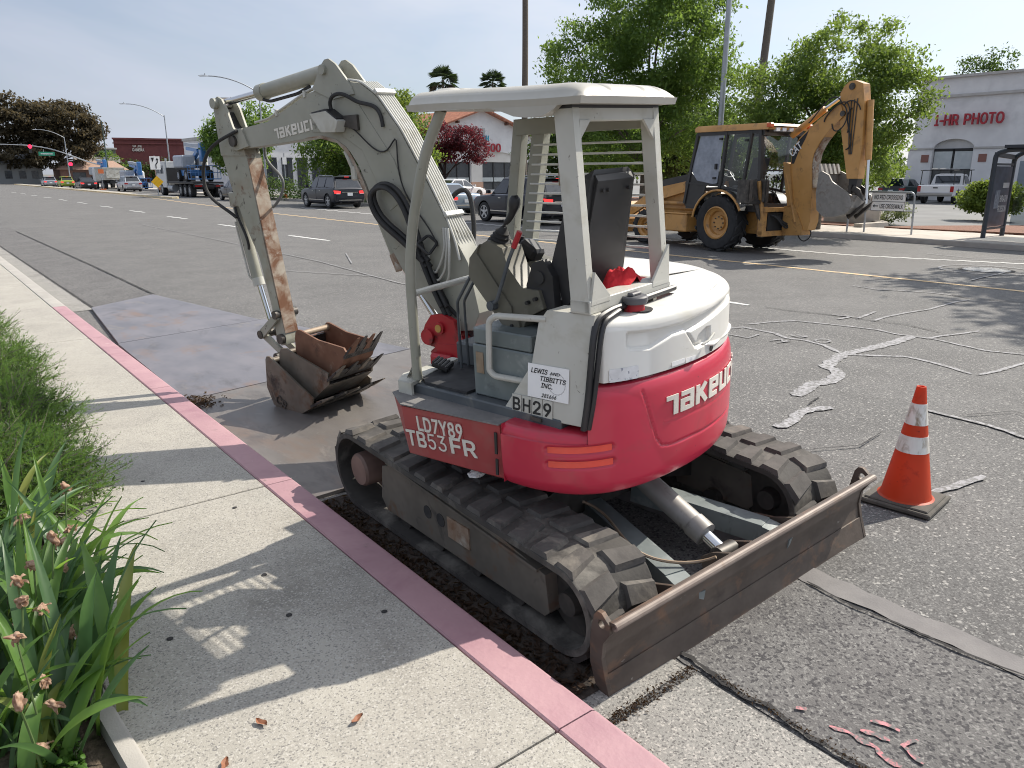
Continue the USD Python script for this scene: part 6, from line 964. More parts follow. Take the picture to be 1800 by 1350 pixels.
shrub('flowering_shrub', 'low pale flowering shrub behind the crossing sign', (28.2, 13.7, .2), [((0, 0, .35), (.8, .8, .38))], 50, 40, .10, .09, leaf_mat('pale_flower', (.10, .15, .05), (.45, .45, .36), (.2, .22, .1)), 42)
shrub('ivy_hedge', 'dark ivy hedge along the foot of the brick building', (44, 175.5, 0), [((-5, 1.3, 2.6), (3.4, 1.0, 2.2)), ((0, 0, 2.6), (3.6, 1.0, 2.3)), ((5, -1.3, 2.4), (3.6, 1.0, 2.2))], 120, 40, .5, .45, g3, 43)
shrub('hedge', 'dark hedge under the street tree left of the boom', (25.2, 49.5, .1), [((-1.5, 3, .7), (1.6, 2.0, .8)), ((0, -2, .6), (1.2, 2.2, .7)), ((-3.0, 7, .7), (1.6, 2.2, .8))], 120, 44, .25, .17, g3, 44)
shrub('hedge', 'low hedge beside the car park entrance behind the backhoe', (30, 17.6, .15), [((0, 0, .5), (1.2, 1.6, .5)), ((2.2, 2.0, .6), (1.3, 1.3, .6)), ((-1.6, 3.2, .6), (1.0, 1.5, .6))], 90, 40, .18, .13, g2, 45)
struct('verge_lawn', bx(23.2, 27, 44, 62, .1, .17), pbr('lawn', (.05, .09, .02), (.08, .13, .03), 3, .95, space='world'))
def palm(name, label, base, h, r, seed, crown=True, lean=(0, 0), tr=.22):
    T = thing(name, label, 'palm', frame(base)); rr = np.random.RandomState(seed); tp = np.array([lean[0], lean[1], h]); part(T, 'trunk', tube(smooth_path([(0, 0, 0), tp * .5 + (.1, 0, 0), tp]), np.linspace(tr * 1.25, tr, 13), 10), pbr('palm_trunk', (.085, .072, .058), (.13, .112, .09), 5, .95, stretch=(1, 1, 6)), 40)
    if not crown: return T
    gm = leaf_mat('palm_green', (.055, .08, .035), (.11, .14, .065), (.05, .08, .02)); dm_ = leaf_mat('palm_dead', (.09, .07, .045), (.15, .115, .075), (.08, .06, .03)); V, F, D, DF = [], [], [], []
    for k in range(32):
        a = rr.uniform(0, 2 * PI); e = math.radians(rr.uniform(-55, 80)); d = np.array([math.cos(a) * math.cos(e), math.sin(a) * math.cos(e), math.sin(e)]); s = np.cross(d, [0, 0, 1.0]); s /= np.linalg.norm(s); n_ = np.cross(s, d); st_ = tp + d * r * .42
        L_ = V if e > -.5 else D; FL = F if e > -.5 else DF
        for j in range(13):
            t = (j - 6) / 6 * 1.25; q = d * math.cos(t) + s * math.sin(t); b = len(L_); tip = st_ + q * r * .62 - np.array([0, 0, .22 * r * (1 - .4 * math.cos(t))]); L_ += [st_ - n_ * .01, st_ + q * r * .3 + s * .06, tip, st_ + q * r * .3 - s * .06]; FL += [[b, b + 1, b + 2], [b, b + 2, b + 3]]
        b = len(V); V += [tp, tp + s * .06, st_, tp - s * .06]; F += [[b, b + 1, b + 2], [b, b + 2, b + 3]]
    part(T, 'fronds', TM(V, F), gm, False); part(T, 'dead_fronds', TM(D, DF), dm_, False); return T
palm('fan_palm', 'fan palm showing over the front of the canopy roof, the left of the two', (77.1, 116.9, 0), 17.4, 3.0, 5); palm('fan_palm', 'smaller fan palm showing over the canopy roof, the right of the two', (102.1, 135.9, 0), 20.2, 3.2, 6)
palm('tall_palm', 'tall palm trunk standing upright above the canopy roof', (47.35, 58.15, 0), 24, 2.6, 7, True, (0, 0), .25); palm('tall_palm', 'leaning tall palm trunk between the two big street trees', (57.2, 40.1, 0), 24, 2.8, 8, True, (.9, -.8), .27)
# ------------------------------------------------------------------ street furniture
galv = pbr('galvanised_steel', (.30, .32, .34), (.38, .40, .42), 5, .45, .6); greenpole = pbr('dark_green_pole', (.04, .065, .06), None, 5, .5)
def lamp(label, base, h, tip, mat=galv, r0=.09):
    T = thing('street_lamp', label, 'street lamp', frame(base)); b = np.array(base); t = np.array(tip) - b
    part(T, 'pole', tube([(0, 0, 0), (0, 0, h)], [r0, r0 * .6], 10), mat, 40); part(T, 'arm', tube(smooth_path([(0, 0, h - .15), t * [.35, .35, 0] + (0, 0, h + (t[2] - h) * .55), t * [.75, .75, 0] + (0, 0, h + (t[2] - h) * .95), t]), .045, 7), mat, 40); d = t * [1, 1, 0] / np.linalg.norm(t[:2])
    part(T, 'lamp_head', hull([tuple(t + d * a + np.cross(d, [0, 0, 1]) * w + (0, 0, z)) for a, w, z in ((-.05, .08, -.03), (-.05, -.08, -.03), (.55, .14, -.05), (.55, -.14, -.05), (.1, 0, .08), (.5, 0, .06), (.7, 0, 0))]), mat); part(T, 'photocell', cyl(tuple(t + d * .2 + (0, 0, .06)), tuple(t + d * .2 + (0, 0, .18)), .04, 6), mat); return T
lamp('street lamp with a long arm just left of the top of the digger arm', (23.2, 60.8, .1), 7.9, (19.8, 61.9, 8.95)); lamp('street lamp with a curved arm before the brick building', (24.3, 91.85, .1), 7.9, (20.8, 92.7, 9.05)); lamp('green street lamp pole against the right side of the huge dark tree', (28.9, 147.2, 0), 10.4, (27.7, 147.4, 11.6), greenpole, .13); lamp('street lamp arm in front of the middle of the huge dark tree', (23.2, 148.2, 0), 7.7, (19.6, 148.7, 8.75), galv, .1)
pl = thing('utility_pole', 'grey steel pole standing right of the large street tree', 'pole', frame((22.9, 17.3, .1))); part(pl, 'pole', tube([(0, 0, 0), (0, 0, 9.6)], [.10, .085], 12), galv, 40); part(pl, 'base_plate', bx(-.2, .2, -.2, .2, 0, .04), galv)
pl = thing('lamp_post', 'thin dark lamp post before the purple leaved tree', 'lamp post', frame((30.8, 49.4, .1))); part(pl, 'pole', cyl((0, 0, 0), (0, 0, 4.2), .06, 8), trim_b, 40); part(pl, 'lamp_head', bx(-.15, .15, -.15, .15, 4.15, 4.4, .04), trim_b)
tsig = thing('traffic_signal', 'traffic signal mast arm with a green street name sign at the far left junction', 'traffic signal', frame((28.6, 147.3, 0)))
part(tsig, 'pole', cyl((0, 0, 0), (0, 0, 4.6), .13, 8), galv, 40); part(tsig, 'mast_arm', tube(smooth_path([(0, 0, 3.2), (-3.0, .4, 4.0), (-7.0, 1.1, 5.6), (-11, 1.7, 6.3), (-15.5, 2.1, 6.35)]), np.linspace(.11, .06, 25), 8), galv, 40)
gs = part(tsig, 'street_name_sign', bx(-9.4, -7.1, .9, .96, 4.7, 5.3), pbr('sign_green', (.01, .20, .12), None, 5, .5)); part(gs, 'sign_bracket', cyl((-8.6, 1.2, 5.2), (-8.6, 1.2, 5.7), .04, 6), galv); part(gs, 'name_stripe', bx(-9.1, -7.4, .885, .90, 4.92, 5.08), blind)
redl = emit('signal_red_lamp', (1.0, .03, .08), 2.2)
for x, z in ((-10.4, 6.0), (-5.1, 3.3), (-.1, 3.6)):
    sh = part(tsig, 'signal_head', bx(x - .2, x + .2, .5 if z < 5 else 1.3, .75 if z < 5 else 1.55, z - .9, z + .35), trim_b); part(sh, 'red_lamp', lathe([(.001, 0), (.30, 0), (.30, .04), (.001, .04)], 14, 'y', (x, (.5 if z < 5 else 1.3) - .05, z + .10)), redl)
def signpost(name, label, base, h, cat='sign'): T = thing(name, label, cat, frame(base)); part(T, 'post', cyl((0, 0, 0), (0, 0, h), .035, 8), galv, 40); return T
ks_ = signpost('keep_right_sign', 'white keep right sign with a black curved arrow over a yellow diamond on the median', (16.35, 66.0, .15), 3.1)
p_ = part(ks_, 'sign_panel', bx(-.38, .38, -.06, -.04, 2.05, 3.05), decal); part(p_, 'arrow', place(cat_([prism([(.10, -.42), (.02, -.42), (.02, -.12), (.16, .08), (.16, .22), (.10, .22), (.20, .40), (.30, .22), (.24, .22), (.24, .05), (.10, -.15)], 0, .006, 'z'), prism([(-.26, .40), (-.02, .40), (-.14, .05)], 0, .006, 'z')]), (-.02, -.062, 2.55), (1, 0, 0), (0, 0, 1)), letter_b, False)
part(ks_, 'diamond_marker', place(prism([(0, -.46), (.46, 0), (0, .46), (-.46, 0)], 0, .02, 'z'), (0, -.08, 1.12), (1, 0, 0), (0, 0, 1)), pbr('sign_yellow', (.62, .36, .01), None, 5, .4), False)
sw_ = signpost('work_sign', 'small orange and white road work sign post behind the black saloon', (19.6, 104, 0), 2.4); part(sw_, 'sign_panel', bx(-.3, .3, -.05, -.03, 1.9, 2.4), pbr('work_orange', (.62, .16, .05), None, 5, .5)); part(sw_, 'base', bx(-.3, .3, -.3, .3, 0, .12), pbr('work_orange', (.62, .16, .05), None, 5, .5))
sp2 = signpost('street_sign', 'blue and white street signs on a pole seen under the digger boom tip', (23.0, 56.4, .15), 3.2); part(sp2, 'sign_panel', bx(-.16, .16, -.05, -.03, 2.4, 2.9), decal); part(sp2, 'bin', bx(-.14, .14, -.2, -.03, .9, 1.4, .03), greenpole)
sp3 = signpost('parking_sign', 'blue parking sign among the leaves right of the yellow dipper arm', (45, 24.6, .1), 3.0); part(sp3, 'sign_panel', bx(-.3, .3, -.05, -.03, 2.5, 3.1), pbr('sign_blue', (.04, .18, .36), None, 5, .4))
br = thing('crossing_barrier', 'pipe barrier with a white sign saying no ped crossing, use crosswalk', 'sign', frame((23.5, 11.5, .146)))
part(br, 'pipe_frame', cat_([tube(fillet([(0, .55, 0), (.02, .62, 1.22), (.0, -.85, 1.22), (0, -.9, 0)], .16, 5), .028, 8), cyl((.01, .6, .68), (0, -.88, .68), .02, 7), cyl((-.35, .92, 0), (-.3, .95, .7), .028, 8)]), galv, 40)
p_ = part(br, 'sign_panel', bx(-.045, -.03, -.62, .40, .66, 1.20), decal); part(p_, 'divider', bx(-.047, -.044, -.62, .40, .925, .94), letter_b)
part(p_, 'border', cat_([bx(-.047, -.044, -.62, .40, .66, .672), bx(-.047, -.044, -.62, .40, 1.188, 1.2), bx(-.047, -.044, -.62, -.608, .66, 1.2), bx(-.047, -.044, .388, .40, .66, 1.2)]), letter_b)
part(p_, 'lettering', place(text('NO PED CROSSING', .125, .003, True, .86), (-.046, .32, 1.00), (0, -1, 0), (0, 0, 1)), letter_b, False); part(p_, 'lettering', place(text('USE CROSSWALK', .125, .003, True, .70), (-.046, .13, .735), (0, -1, 0), (0, 0, 1)), letter_b, False)
part(p_, 'arrow', place(prism([(0, 0), (.06, .05), (.06, .015), (.17, .015), (.17, -.015), (.06, -.015), (.06, -.05)], 0, .003, 'z'), (-.046, .35, .80), (0, -1, 0), (0, 0, 1)), letter_b, False)
bs = thing('bus_shelter', 'dark blue bus shelter with a poster panel at the right edge', 'bus shelter', frame((23.9, 8.8, .146)))
navy = pbr('shelter_dark_blue', (.018, .026, .036), (.028, .036, .046), 5, .45)
part(bs, 'frame', cat_([tube(fillet([(0, 0, 0), (0, 0, 2.28), (.0, -.3, 2.38), (0, -4.2, 2.38), (0, -4.3, 0)], .12, 5), .065, 10), tube(fillet([(1.35, 0, 0), (1.35, 0, 2.2), (1.35, -.3, 2.38), (1.35, -4.2, 2.38), (1.35, -4.3, 0)], .12, 5), .065, 10), bar((0, 0, 2.26), (1.35, 0, 2.2), .08, .12), bar((0, 0, 2.0), (1.35, 0, 2.0), .07, .06), bar((0, 0, .25), (1.35, 0, .25), .07, .06)]), navy, 35)
part(bs, 'roof', bx(-.2, 1.6, -4.4, -.25, 2.42, 2.5), navy); part(bs, 'back_panel', TM([(1.35, -4.2, .3), (1.35, -.15, .3), (1.35, -.15, 2.1), (1.35, -4.2, 2.1)], [[0, 1, 2], [0, 2, 3]]), pane('shelter_glass', (.35, .4, .45)))
po = part(bs, 'poster_panel', bx(.10, 1.25, -.03, .03, .30, 1.95), pbr('poster_dark', (.022, .025, .035), (.05, .06, .085), 4, .3)); 
for s, z, h, wd in (('BRAIN', .98, .17, .52), ('POISON', .70, .17, .58)): part(po, 'lettering', place(text(s, h, .003, True, wd), (1.20 - wd - .0, -.031, z), (1, 0, 0), (0, 0, 1)), pbr('poster_grey', (.34, .35, .37), None, 5, .5), False)
part(po, 'poster_block', bx(.75, 1.18, -.034, -.03, 1.36, 1.50), pbr('poster_grey', (.34, .35, .37), None, 5, .5)); part(po, 'poster_figure', bx(.30, .62, -.034, -.03, .8, 1.3), pbr('poster_blue', (.05, .07, .11), (.2, .22, .26), 9, .5)); part(bs, 'bench', bx(.9, 1.25, -3.6, -1.0, .42, .47), galv)
cw = thing('concrete_block', 'low pale concrete planter wall behind the crossing sign', 'wall', frame((27.6, 14.6, .1))); part(cw, 'wall', hull([(x, y, z) for x, y in ((-.6, -.7), (-.1, -1.0), (.9, -.6), (.6, 1.0), (-.5, .9)) for z in (0, .95)]), farconc); part(cw, 'coping', hull([(x * 1.06, y * 1.06, z) for x, y in ((-.6, -.7), (-.1, -1.0), (.9, -.6), (.6, 1.0), (-.5, .9)) for z in (.95, 1.02)]), farconc)
cb_ = thing('utility_cabinet', 'small pale utility cabinet seen through the canopy side rods', 'cabinet', frame((25.0, 18.4, .1))); part(cb_, 'cabinet', bx(-.35, .35, -.4, .4, 0, 1.05, .03), pbr('cabinet_pale', (.5, .5, .48), None, 5, .6)); part(cb_, 'door', bx(-.37, -.35, -.35, .35, .1, .98), pbr('cabinet_pale', (.5, .5, .48), None, 5, .6))
# cones
cone_o = pbr('cone_orange', (.66, .085, .025), (.72, .10, .035), 4, .5, transl=(.6, .06, .01), grime=[((.30, .05, .025), 9, .56, .70, 8), ((.12, .04, .03), 26, .66, .72, 7)]); cone_w = pbr('cone_reflective_band', (.50, .49, .45), (.66, .65, .61), 8, .4, grime=[((.24, .19, .13), 12, .50, .66, 9)], stretch=(1.5, 1.5, .5)); cone_b = pbr('cone_base_rubber', (.055, .05, .042), (.10, .092, .078), 7, .85, bump=.4, bscale=60, bdist=.003)
def cone(label, base, rz, s=1.0):
    T = thing('traffic_cone', label, 'traffic cone', frame(base, rz) @ np.diag([s, s, s, 1])); R_ = lambda z: .134 - .110 * (z - .03) / .655
    part(T, 'base', cat_([bx(-.19, .19, -.19, .19, .0, .026, .006), bx(-.17, .17, -.17, .17, .022, .036, .006)]), cone_b)
    part(T, 'cone_body', lathe([(.155, .034), (.138, .042), (.131, .06), (R_(.30), .30), (R_(.60), .60), (.026, .682), (.024, .69), (.016, .69), (.014, .66), (.001, .60)], 36), cone_o, 40)
    for z0, z1 in ((.315, .41), (.475, .595)): part(T, 'reflective_band', lathe([(R_(z0) - .003, z0), (R_(z0) + .0018, z0), (R_(z1) + .0018, z1), (R_(z1) - .003, z1)], 36), cone_w, 40)
    return T
cone('scuffed orange traffic cone with two worn white bands beside the dozer blade', (4.245, 1.745, gz(4.25) + .006), .12, .985); cone('small distant orange traffic cone on the far kerb left of the dark car', (22.75, 56, .15), .3, 1.05)
# ------------------------------------------------------------------ queue of works vehicles
blu = pbr('lift_blue', (.03, .13, .34), (.05, .17, .40), 4, .35, coat=.3); lgrey = pbr('lift_silver', (.30, .33, .38), (.38, .41, .46), 4, .4); trk_b = pbr('truck_dark', (.018, .018, .02), None, 5, .6); lit2 = pbr('dull_aluminium', (.36, .38, .40), None, 5, .4, .5)
ft = thing('flatbed_truck', 'black flatbed truck carrying a blue boom lift in the queue', 'truck', frame((20.3, 66, 0)))
part(ft, 'chassis', bx(-.5, .5, .2, 10.3, .65, 1.0), trk_b); part(ft, 'bed', bx(-1.25, 1.25, 0, 7.6, 1.08, 1.24, .02), trk_b); part(ft, 'headboard', bx(-1.2, 1.2, 7.5, 7.65, 1.2, 2.4), trk_b)
part(ft, 'cab', hull([(x, y, z) for x in (-1.2, 1.2) for y, z in ((8.0, .7), (11.0, .7), (8.0, 2.9), (9.6, 2.95), (9.9, 1.7), (11.0, 1.6))]), pbr('truck_white', (.55, .56, .57), None, 5, .4)); part(ft, 'exhaust_stack', cyl((-1.1, 7.85, .8), (-1.1, 7.85, 3.2), .09, 8), lit2); part(ft, 'rear_light_bar', bx(-1.2, 1.2, -.06, 0, .80, 1.02), trk_b)
for s in (-1, 1): part(ft, 'tail_lamp', bx(s * .55, s * 1.1, -.09, -.05, .84, .98), tail_off); part(ft, 'mirror', bx(s * 1.25, s * 1.45, 9.7, 9.8, 1.9, 2.4), lit2); part(ft, 'fuel_tank', cyl((s * .95, 6.2, .65), (s * .95, 7.6, .65), .3, 14), lit2); part(ft, 'side_window', bx(s * 1.19, s * 1.215, 8.6, 9.5, 1.9, 2.6), glass_d)
for y in (1.2, 2.5, 3.8, 9.6):
    for s in (-1, 1): wheel(ft, 'wheel', s * 1.0, y, .52, .45, s, lit2, 10, .55)
def boom_lift(label, M, lift=1.0):
    T = thing('boom_lift', label, 'boom lift', M)
    part(T, 'chassis', bx(-.9, .9, 1.0, 3.8, .45, .95, .05), blu)
    for y in (1.3, 3.5):
        for s in (-1, 1): wheel(T, 'wheel', s * .92, y, .48, .36, s, lgrey, 8, .6)
    part(T, 'turret', bx(-1.1, .05, 2.0, 4.6, 1.10, 2.15, .12), lgrey); part(T, 'engine_cover', bx(.35, 1.1, 2.0, 4.4, 1.1, 2.1, .15), pbr('truck_white', (.55, .56, .57), None, 5, .4))
    part(T, 'lower_boom', cat_([bar((.15, 4.2, 1.4), (.15, 1.3, 2.5), .28, .3), bar((.15, 1.3, 2.5), (.15, 4.4, 2.75), .24, .26)]), blu); part(T, 'upper_boom', bar((.2, .6, 2.85), (.2, 5.0, 3.1), .26, .28), lgrey); part(T, 'boom_knuckle', bx(-.02, .42, .1, .7, 1.6, 3.1, .06), blu)
    bk_ = part(T, 'basket_floor', bx(-1.2, 1.2, -.6, .2, .18, .26), blu)
    for z in (.75, 1.28): part(bk_, 'basket_rail', tube([(-1.2, .2, z), (-1.2, -.6, z), (1.2, -.6, z), (1.2, .2, z), (-1.2, .2, z)], .03, 6), blu)
    for x in (-1.2, -.6, 0, .6, 1.2): part(bk_, 'basket_post', cat_([cyl((x, -.6, .2), (x, -.6, 1.3), .025, 6), cyl((x, .2, .2), (x, .2, 1.3), .025, 6)]), blu)
    part(bk_, 'control_panel', bx(-.4, .4, -.5, -.3, .9, 1.25, .03), trk_b); return T
boom_lift('blue and silver boom lift loaded on the flatbed truck', frame((20.3, 67.0, 1.25))); boom_lift('second blue boom lift, partly hidden behind the silver crossover', frame((22.4, 98, .1)))
boom_lift('third blue boom lift showing over the white tipper body', frame((22.5, 117, .6)))
dt = thing('tipper_truck', 'tipper truck with a dirty white body ahead of the silver crossover', 'truck', frame((21.6, 107, 0))); part(dt, 'tipper_body', cat_([hull([(x, y, z) for x in (-1.2, 1.2) for y, z in ((0, 1.15), (5, 1.15), (-.1, 2.55), (5, 2.55))]), bx(-1.28, 1.28, -.15, 5.1, 2.5, 2.62)]), pbr('dirty_white', (.45, .45, .40), (.55, .55, .50), 4, .6, grime=[((.25, .22, .17), 3, .5, .7, 7)]))
part(dt, 'chassis', bx(-.5, .5, 0, 7.5, .7, 1.1), trk_b); part(dt, 'cab', bx(-1.1, 1.1, 5.4, 7.4, .8, 2.6, .15), pbr('truck_white', (.55, .56, .57), None, 5, .4)); part(dt, 'tailgate_panel', bx(-.9, .9, -.16, -.08, 1.35, 2.3), pbr('dirty_white', (.45, .45, .40), (.55, .55, .50), 4, .6))
for y in (.9, 2.2, 6.3):
    for s in (-1, 1): wheel(dt, 'wheel', s * .95, y, .5, .42, s, lit2, 8, .55)
oe = thing('orange_lift', 'orange folded scissor lift between the silver crossover and the flatbed truck', 'lift', frame((22.0, 84, .05))); part(oe, 'base', bx(-.7, .7, 0, 2.2, .2, .8, .04), pbr('lift_orange', (.46, .16, .05), None, 5, .5))
for k in range(4): part(oe, 'scissor_arm', cat_([bar((-.5, .1, .85 + .2 * k), (-.5, 2.1, 1.05 + .2 * k), .06, .08), bar((.5, 2.1, .85 + .2 * k), (.5, .1, 1.05 + .2 * k), .06, .08)]), pbr('lift_orange', (.46, .16, .05), None, 5, .5))
part(oe, 'guard_rail', tube([(-.7, 0, 2.4), (.7, 0, 2.4), (.7, 2.2, 2.4), (-.7, 2.2, 2.4), (-.7, 0, 2.4)], .04, 6), pbr('lift_orange', (.46, .16, .05), None, 5, .5)); part(oe, 'deck', bx(-.7, .7, 0, 2.2, 1.6, 1.7), trk_b)
for y in (.4, 1.8):
    for s in (-1, 1): wheel(oe, 'wheel', s * .65, y, .22, .18, s, lgrey, 6)
for x, y in ((0, 0), (.7, 0), (-.7, 2.2), (.7, 2.2), (-.7, 0)): part(oe, 'rail_post', cyl((x, y, 1.65), (x, y, 2.4), .035, 6), pbr('lift_orange', (.46, .16, .05), None, 5, .5))
# ------------------------------------------------------------------ planter beside the pavement
iris_m = pbr('iris_leaf', (.075, .165, .035), (.125, .23, .05), 3.5, .42, island=False, transl=(.28, .46, .07), stretch=(4, 4, 1.2)); iris_y = pbr('iris_leaf_yellowing', (.16, .21, .04), (.24, .26, .06), 5, .5, transl=(.30, .34, .06))
iris_d = pbr('iris_leaf_blue_green', (.06, .13, .052), (.10, .18, .075), 4, .42, transl=(.10, .20, .06), stretch=(4, 4, 1.2)); dry_m = pbr('withered_petal', (.40, .25, .16), (.62, .45, .33), 70, .85, transl=(.4, .22, .14)); stemm = pbr('flower_stem', (.07, .12, .03), (.10, .15, .05), 9, .6)
def blade(base, az, L, w, e0, bend, tw, r):
    n = 13; t = np.linspace(0, 1, n); el = e0 - bend * t ** 1.6; h = np.array([math.sin(az), math.cos(az), 0]); P = [np.asarray(base, float)]
    for k in range(1, n): P.append(P[-1] + (h * math.cos(el[k]) + np.array([0, 0, math.sin(el[k])])) * L / (n - 1))
    P = np.array(P); s0 = np.array([h[1], -h[0], 0]); W_ = w * np.clip(np.minimum(1.0, (1 - t) * 3.2) ** .8, .02, 1) * (.75 + .25 * np.sin(PI * np.clip(t * 1.2, 0, 1)))
    rows = []
    for k in range(n):
        d = h * math.cos(el[k]) + np.array([0, 0, math.sin(el[k])]); a = tw * t[k]; nn = np.cross(s0, d); s = s0 * math.cos(a) + nn * math.sin(a); q = np.cross(s, d)
        rows.append([P[k] - s * W_[k] / 2 + q * .004, P[k] - s * W_[k] * .25 + q * .001, P[k] - q * .003 * (1 - t[k]), P[k] + s * W_[k] * .25 + q * .001, P[k] + s * W_[k] / 2 + q * .004])
    return grid(np.array(rows))
IR = [(.10, 3.85, 12, 'farthest iris clump, against the rosemary shrub'), (.02, 3.45, 15, 'tall iris clump whose yellow green leaf tips rise highest'), (.20, 3.22, 12, 'iris clump with long leaves arching over the pavement edge'), (-.08, 3.05, 13, 'iris clump at the left picture edge with several withered blooms'), (.10, 2.86, 13, 'iris clump in the middle of the planter with broad upright leaves'), (.20, 2.66, 11, 'iris clump leaning out over the pale planter edging'), (-.02, 2.58, 12, 'iris clump in the bottom left corner with curled dark leaves'), (.10, 2.42, 9, 'nearest iris clump, one broad folded leaf in front')]
r = np.random.RandomState(77); iris = []
for i, (x, y, n, lab) in enumerate(IR):
    T = thing('iris_plant', lab, 'plant', frame((x, y, .12))); iris.append((T, x, y))
    for k in range(int(n * 1.9)):
        az = r.uniform(-.6, 2.5) if k % 3 else r.uniform(0, 2 * PI); near = i >= 6; L = r.uniform(.42, .74) * (.74 if near else 1.0) * (1.1 if i in (1, 2) else 1)
        part(T, 'leaf', blade((r.normal(0, .06), r.normal(0, .08), 0), az, L, r.uniform(.034, .054), r.uniform(1.05, 1.5), r.uniform(.35, 1.35) if k % 4 else r.uniform(1.4, 2.1), r.uniform(-.6, .6), r), iris_y if r.rand() < .10 else (iris_d if r.rand() < .42 else iris_m), 60)
for x, y, z in [(.16, 2.9, .57), (.10, 2.75, .60), (.10, 2.70, .55), (.15, 2.70, .50), (.22, 2.74, .36), (.06, 2.42, .58), (.23, 2.74, .23), (.11, 2.5, .36), (.12, 2.42, .32), (.26, 2.7, .19), (.20, 2.6, .21), (.07, 2.33, .25), (.23, 2.89, .66), (.27, 3.09, .55), (.16, 3.1, .67), (.33, 3.3, .50), (.03, 2.25, .48), (.25, 2.99, .50), (.35, 3.45, .63)]:
    T, bx_, by_ = min(iris, key=lambda q: (q[1] - x + .05) ** 2 + (q[2] - y) ** 2); b = np.array([bx_, by_, .12]); p = np.array([x, y, z]) - b
    part(T, 'flower_stem', tube(smooth_path([(p[0] * .3 + r.normal(0, .02), p[1] * .3 + r.normal(0, .02), 0), p * [.75, .75, .55], p], 4), np.linspace(.005, .0032, 9), 6), stemm, 40)
    m = trimesh.creation.icosphere(3, .0135); v = np.array(m.vertices); q = v / .0135; f = .45 + 1.25 * meshkit.noise(q * 1.7 + p * 40, 3); an_ = r.normal(0, 1, (3, 3)); an_, _ = np.linalg.qr(an_); v = ((v * f[:, None]) @ an_) * np.array([.75, 1.0, 1.6]) @ an_.T; m.vertices = v
    fl_ = part(T, 'withered_flower', mv(m, *(p + [0, 0, .012])), dry_m, 60)
    part(fl_, 'petal', cat_([blade(p + (0, 0, .01), r.uniform(0, 6.3), r.uniform(.022, .042), r.uniform(.010, .018), r.uniform(-.9, 1.0), r.uniform(.4, 2.6), r.uniform(-2, 2), r) for _ in range(5)]), dry_m, 60)
def rosemary(label, base, rad, h, ntw, seed):
    T = thing('rosemary_shrub', label, 'shrub', frame(base)); r = np.random.RandomState(seed); V, F, tw = [], 0, []
    for k in range(ntw):
        a = r.uniform(0, 2 * PI); q = math.sqrt(r.uniform(0, 1)); o = np.array([rad[0] * q * math.cos(a), rad[1] * q * math.sin(a), h * (1 - q * q * .75) * r.uniform(.55, 1.0)]); d = np.array([o[0] / rad[0] * .9, o[1] / rad[1] * .9, .55]) + r.normal(0, .35, 3); d /= np.linalg.norm(d); L = r.uniform(.10, .24)
        t = r.uniform(0, 1, 46)[:, None]; c = o + d * t * L + np.array([0, 0, .10]) * t ** 2 * L * 3 * r.uniform(-.5, .8); nd = r.normal(0, 1, (46, 3)); nd -= (nd @ d)[:, None] * d; nd /= np.linalg.norm(nd, axis=1, keepdims=True); nd = nd * .8 + d * .75; s = np.cross(nd, r.normal(0, 1, (46, 3))); s /= np.linalg.norm(s, axis=1, keepdims=True); l = r.uniform(.016, .030, (46, 1)) * (1.15 - .55 * t)
        V.append(np.stack([c - s * .0016, c + nd * l, c + s * .0016], 1).reshape(-1, 3)); tw.append(np.array([o - d * .03, o + d * L]))
    n = sum(len(v) for v in V) // 3; part(T, 'stems', cat_([tube([(b[0][0] * .3, b[0][1] * .3, 0), b[0], b[1]], [.006, .003, .0015], 4) for b in tw[:260]]), bark, False)
    part(T, 'foliage', TM(np.vstack(V), np.arange(n * 3).reshape(-1, 3)), rosm, False)
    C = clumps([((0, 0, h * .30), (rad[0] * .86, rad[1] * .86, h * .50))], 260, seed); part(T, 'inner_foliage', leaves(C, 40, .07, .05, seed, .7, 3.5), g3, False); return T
rosm = leaf_mat('rosemary', (.075, .155, .03), (.15, .25, .055), (.22, .36, .06))
rosemary('bright green rosemary shrub behind the irises, spilling onto the pavement', (.12, 4.75, .12), (.54, .75, 1), .44, 1000, 51); rosemary('fine leaved rosemary shrub in the middle, beside the second pavement joint', (.18, 6.0, .12), (.56, .85, 1), .42, 900, 52); rosemary('dark farthest rosemary shrub at the left picture edge', (.22, 7.7, .12), (.56, 1.2, 1), .46, 900, 53); rosemary('rosemary shrub at the back, only its top in view', (.05, 10.0, .12), (.7, 1.2, 1), .45, 600, 54)
rosemary('rosemary shrub deeper in the planter at the left edge', (-.75, 5.6, .12), (.7, 1.3, 1), .52, 500, 55)
succ = leaf_mat('jade_green', (.07, .16, .02), (.13, .24, .04), (.12, .22, .02))
T = thing('ground_cover_plant', 'low bright green plant with small round leaves at the bottom of the planter', 'plant', frame((.10, 2.33, .13))); r = np.random.RandomState(9); L_ = []
for k in range(420):
    c = np.array([np.clip(r.normal(0, .05), -.2, .06), r.normal(0, .08), abs(r.normal(0, .028)) + .01]); n_ = np.array([c[0] * 5, c[1] * 5, 1.0]) + r.normal(0, .45, 3); m = lathe([(.001, 0), (.007, .0), (.0085, .0012), (.006, .0024), (.001, .003)], 7); m = aim(m, c, n_); L_.append(xf(m, np.eye(4)))
part(T, 'leaves', cat_(L_), succ, 50); part(T, 'stems', cat_([tube([(r.normal(0, .03), r.normal(0, .05), -.01), (r.normal(0, .05), r.normal(0, .08), .03)], .0025, 5) for _ in range(26)]), stemm)
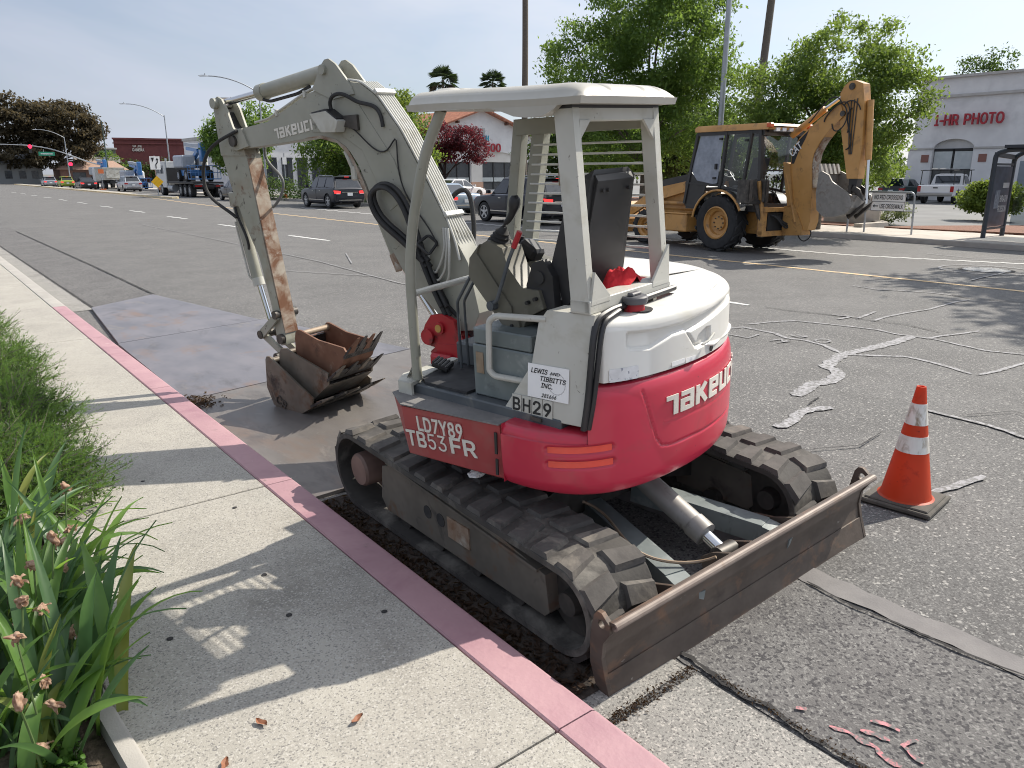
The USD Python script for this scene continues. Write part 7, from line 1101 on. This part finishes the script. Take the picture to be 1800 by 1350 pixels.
# litter
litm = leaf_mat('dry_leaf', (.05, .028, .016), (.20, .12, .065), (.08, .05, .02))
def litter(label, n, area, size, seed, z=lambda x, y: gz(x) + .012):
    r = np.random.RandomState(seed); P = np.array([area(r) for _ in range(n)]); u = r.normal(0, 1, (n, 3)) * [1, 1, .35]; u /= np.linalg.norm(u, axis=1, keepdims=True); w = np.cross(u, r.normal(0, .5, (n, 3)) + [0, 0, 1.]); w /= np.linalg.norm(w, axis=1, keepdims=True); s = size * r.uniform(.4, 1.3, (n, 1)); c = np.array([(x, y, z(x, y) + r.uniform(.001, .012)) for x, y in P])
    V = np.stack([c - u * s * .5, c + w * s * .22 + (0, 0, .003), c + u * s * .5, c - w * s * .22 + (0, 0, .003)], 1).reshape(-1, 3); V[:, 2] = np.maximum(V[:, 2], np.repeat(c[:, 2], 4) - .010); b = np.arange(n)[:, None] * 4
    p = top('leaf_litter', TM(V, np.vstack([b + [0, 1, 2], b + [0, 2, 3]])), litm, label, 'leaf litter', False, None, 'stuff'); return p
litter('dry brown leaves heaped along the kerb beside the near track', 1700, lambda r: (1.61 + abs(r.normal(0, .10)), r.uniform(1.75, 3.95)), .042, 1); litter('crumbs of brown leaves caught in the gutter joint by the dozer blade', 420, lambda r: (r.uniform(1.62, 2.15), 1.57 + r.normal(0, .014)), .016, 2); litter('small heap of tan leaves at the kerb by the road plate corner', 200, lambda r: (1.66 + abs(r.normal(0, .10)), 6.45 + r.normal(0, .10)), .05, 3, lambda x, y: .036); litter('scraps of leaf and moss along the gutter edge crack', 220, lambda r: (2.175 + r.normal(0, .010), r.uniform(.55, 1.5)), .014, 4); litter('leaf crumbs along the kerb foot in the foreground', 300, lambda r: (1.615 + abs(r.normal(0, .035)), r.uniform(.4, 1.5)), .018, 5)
brl = pbr('brown_leaf', (.20, .075, .035), (.30, .13, .065), 30, .7)
for x, y, a, lab in ((.91, 1.98, .4, 'single reddish brown leaf lying in the middle of the near pavement slab'), (.655, 2.16, 2.0, 'curled brown leaf at the edge of the canopy shadow'), (.50, 2.05, 1.1, 'small brown leaf near the planter edging')):
    g_ = np.linspace(-1, 1, 9); A = np.array([[(u * .026, v * .011 * (1 - u * u) ** .6 + .002 * math.sin(u * 5), .004 + .006 * v * v + .004 * u * u) for v in (-1, 0, 1)] for u in g_]); T = thing('fallen_leaf', lab, 'leaf', frame((x, y, .152), a)); part(T, 'leaf_blade', grid(A), brl, 60)
for x, y in ((1.02, 3.1), (.98, 2.72), (.55, 2.85), (1.16, 3.9), (.86, 4.6), (1.3, 2.5), (.75, 1.75)): part(pav, 'gum_spot', lathe([(.001, .1525), (.013, .1525), (.011, .1538), (.001, .154)], 12, c=(x, y, .0)), crackm)
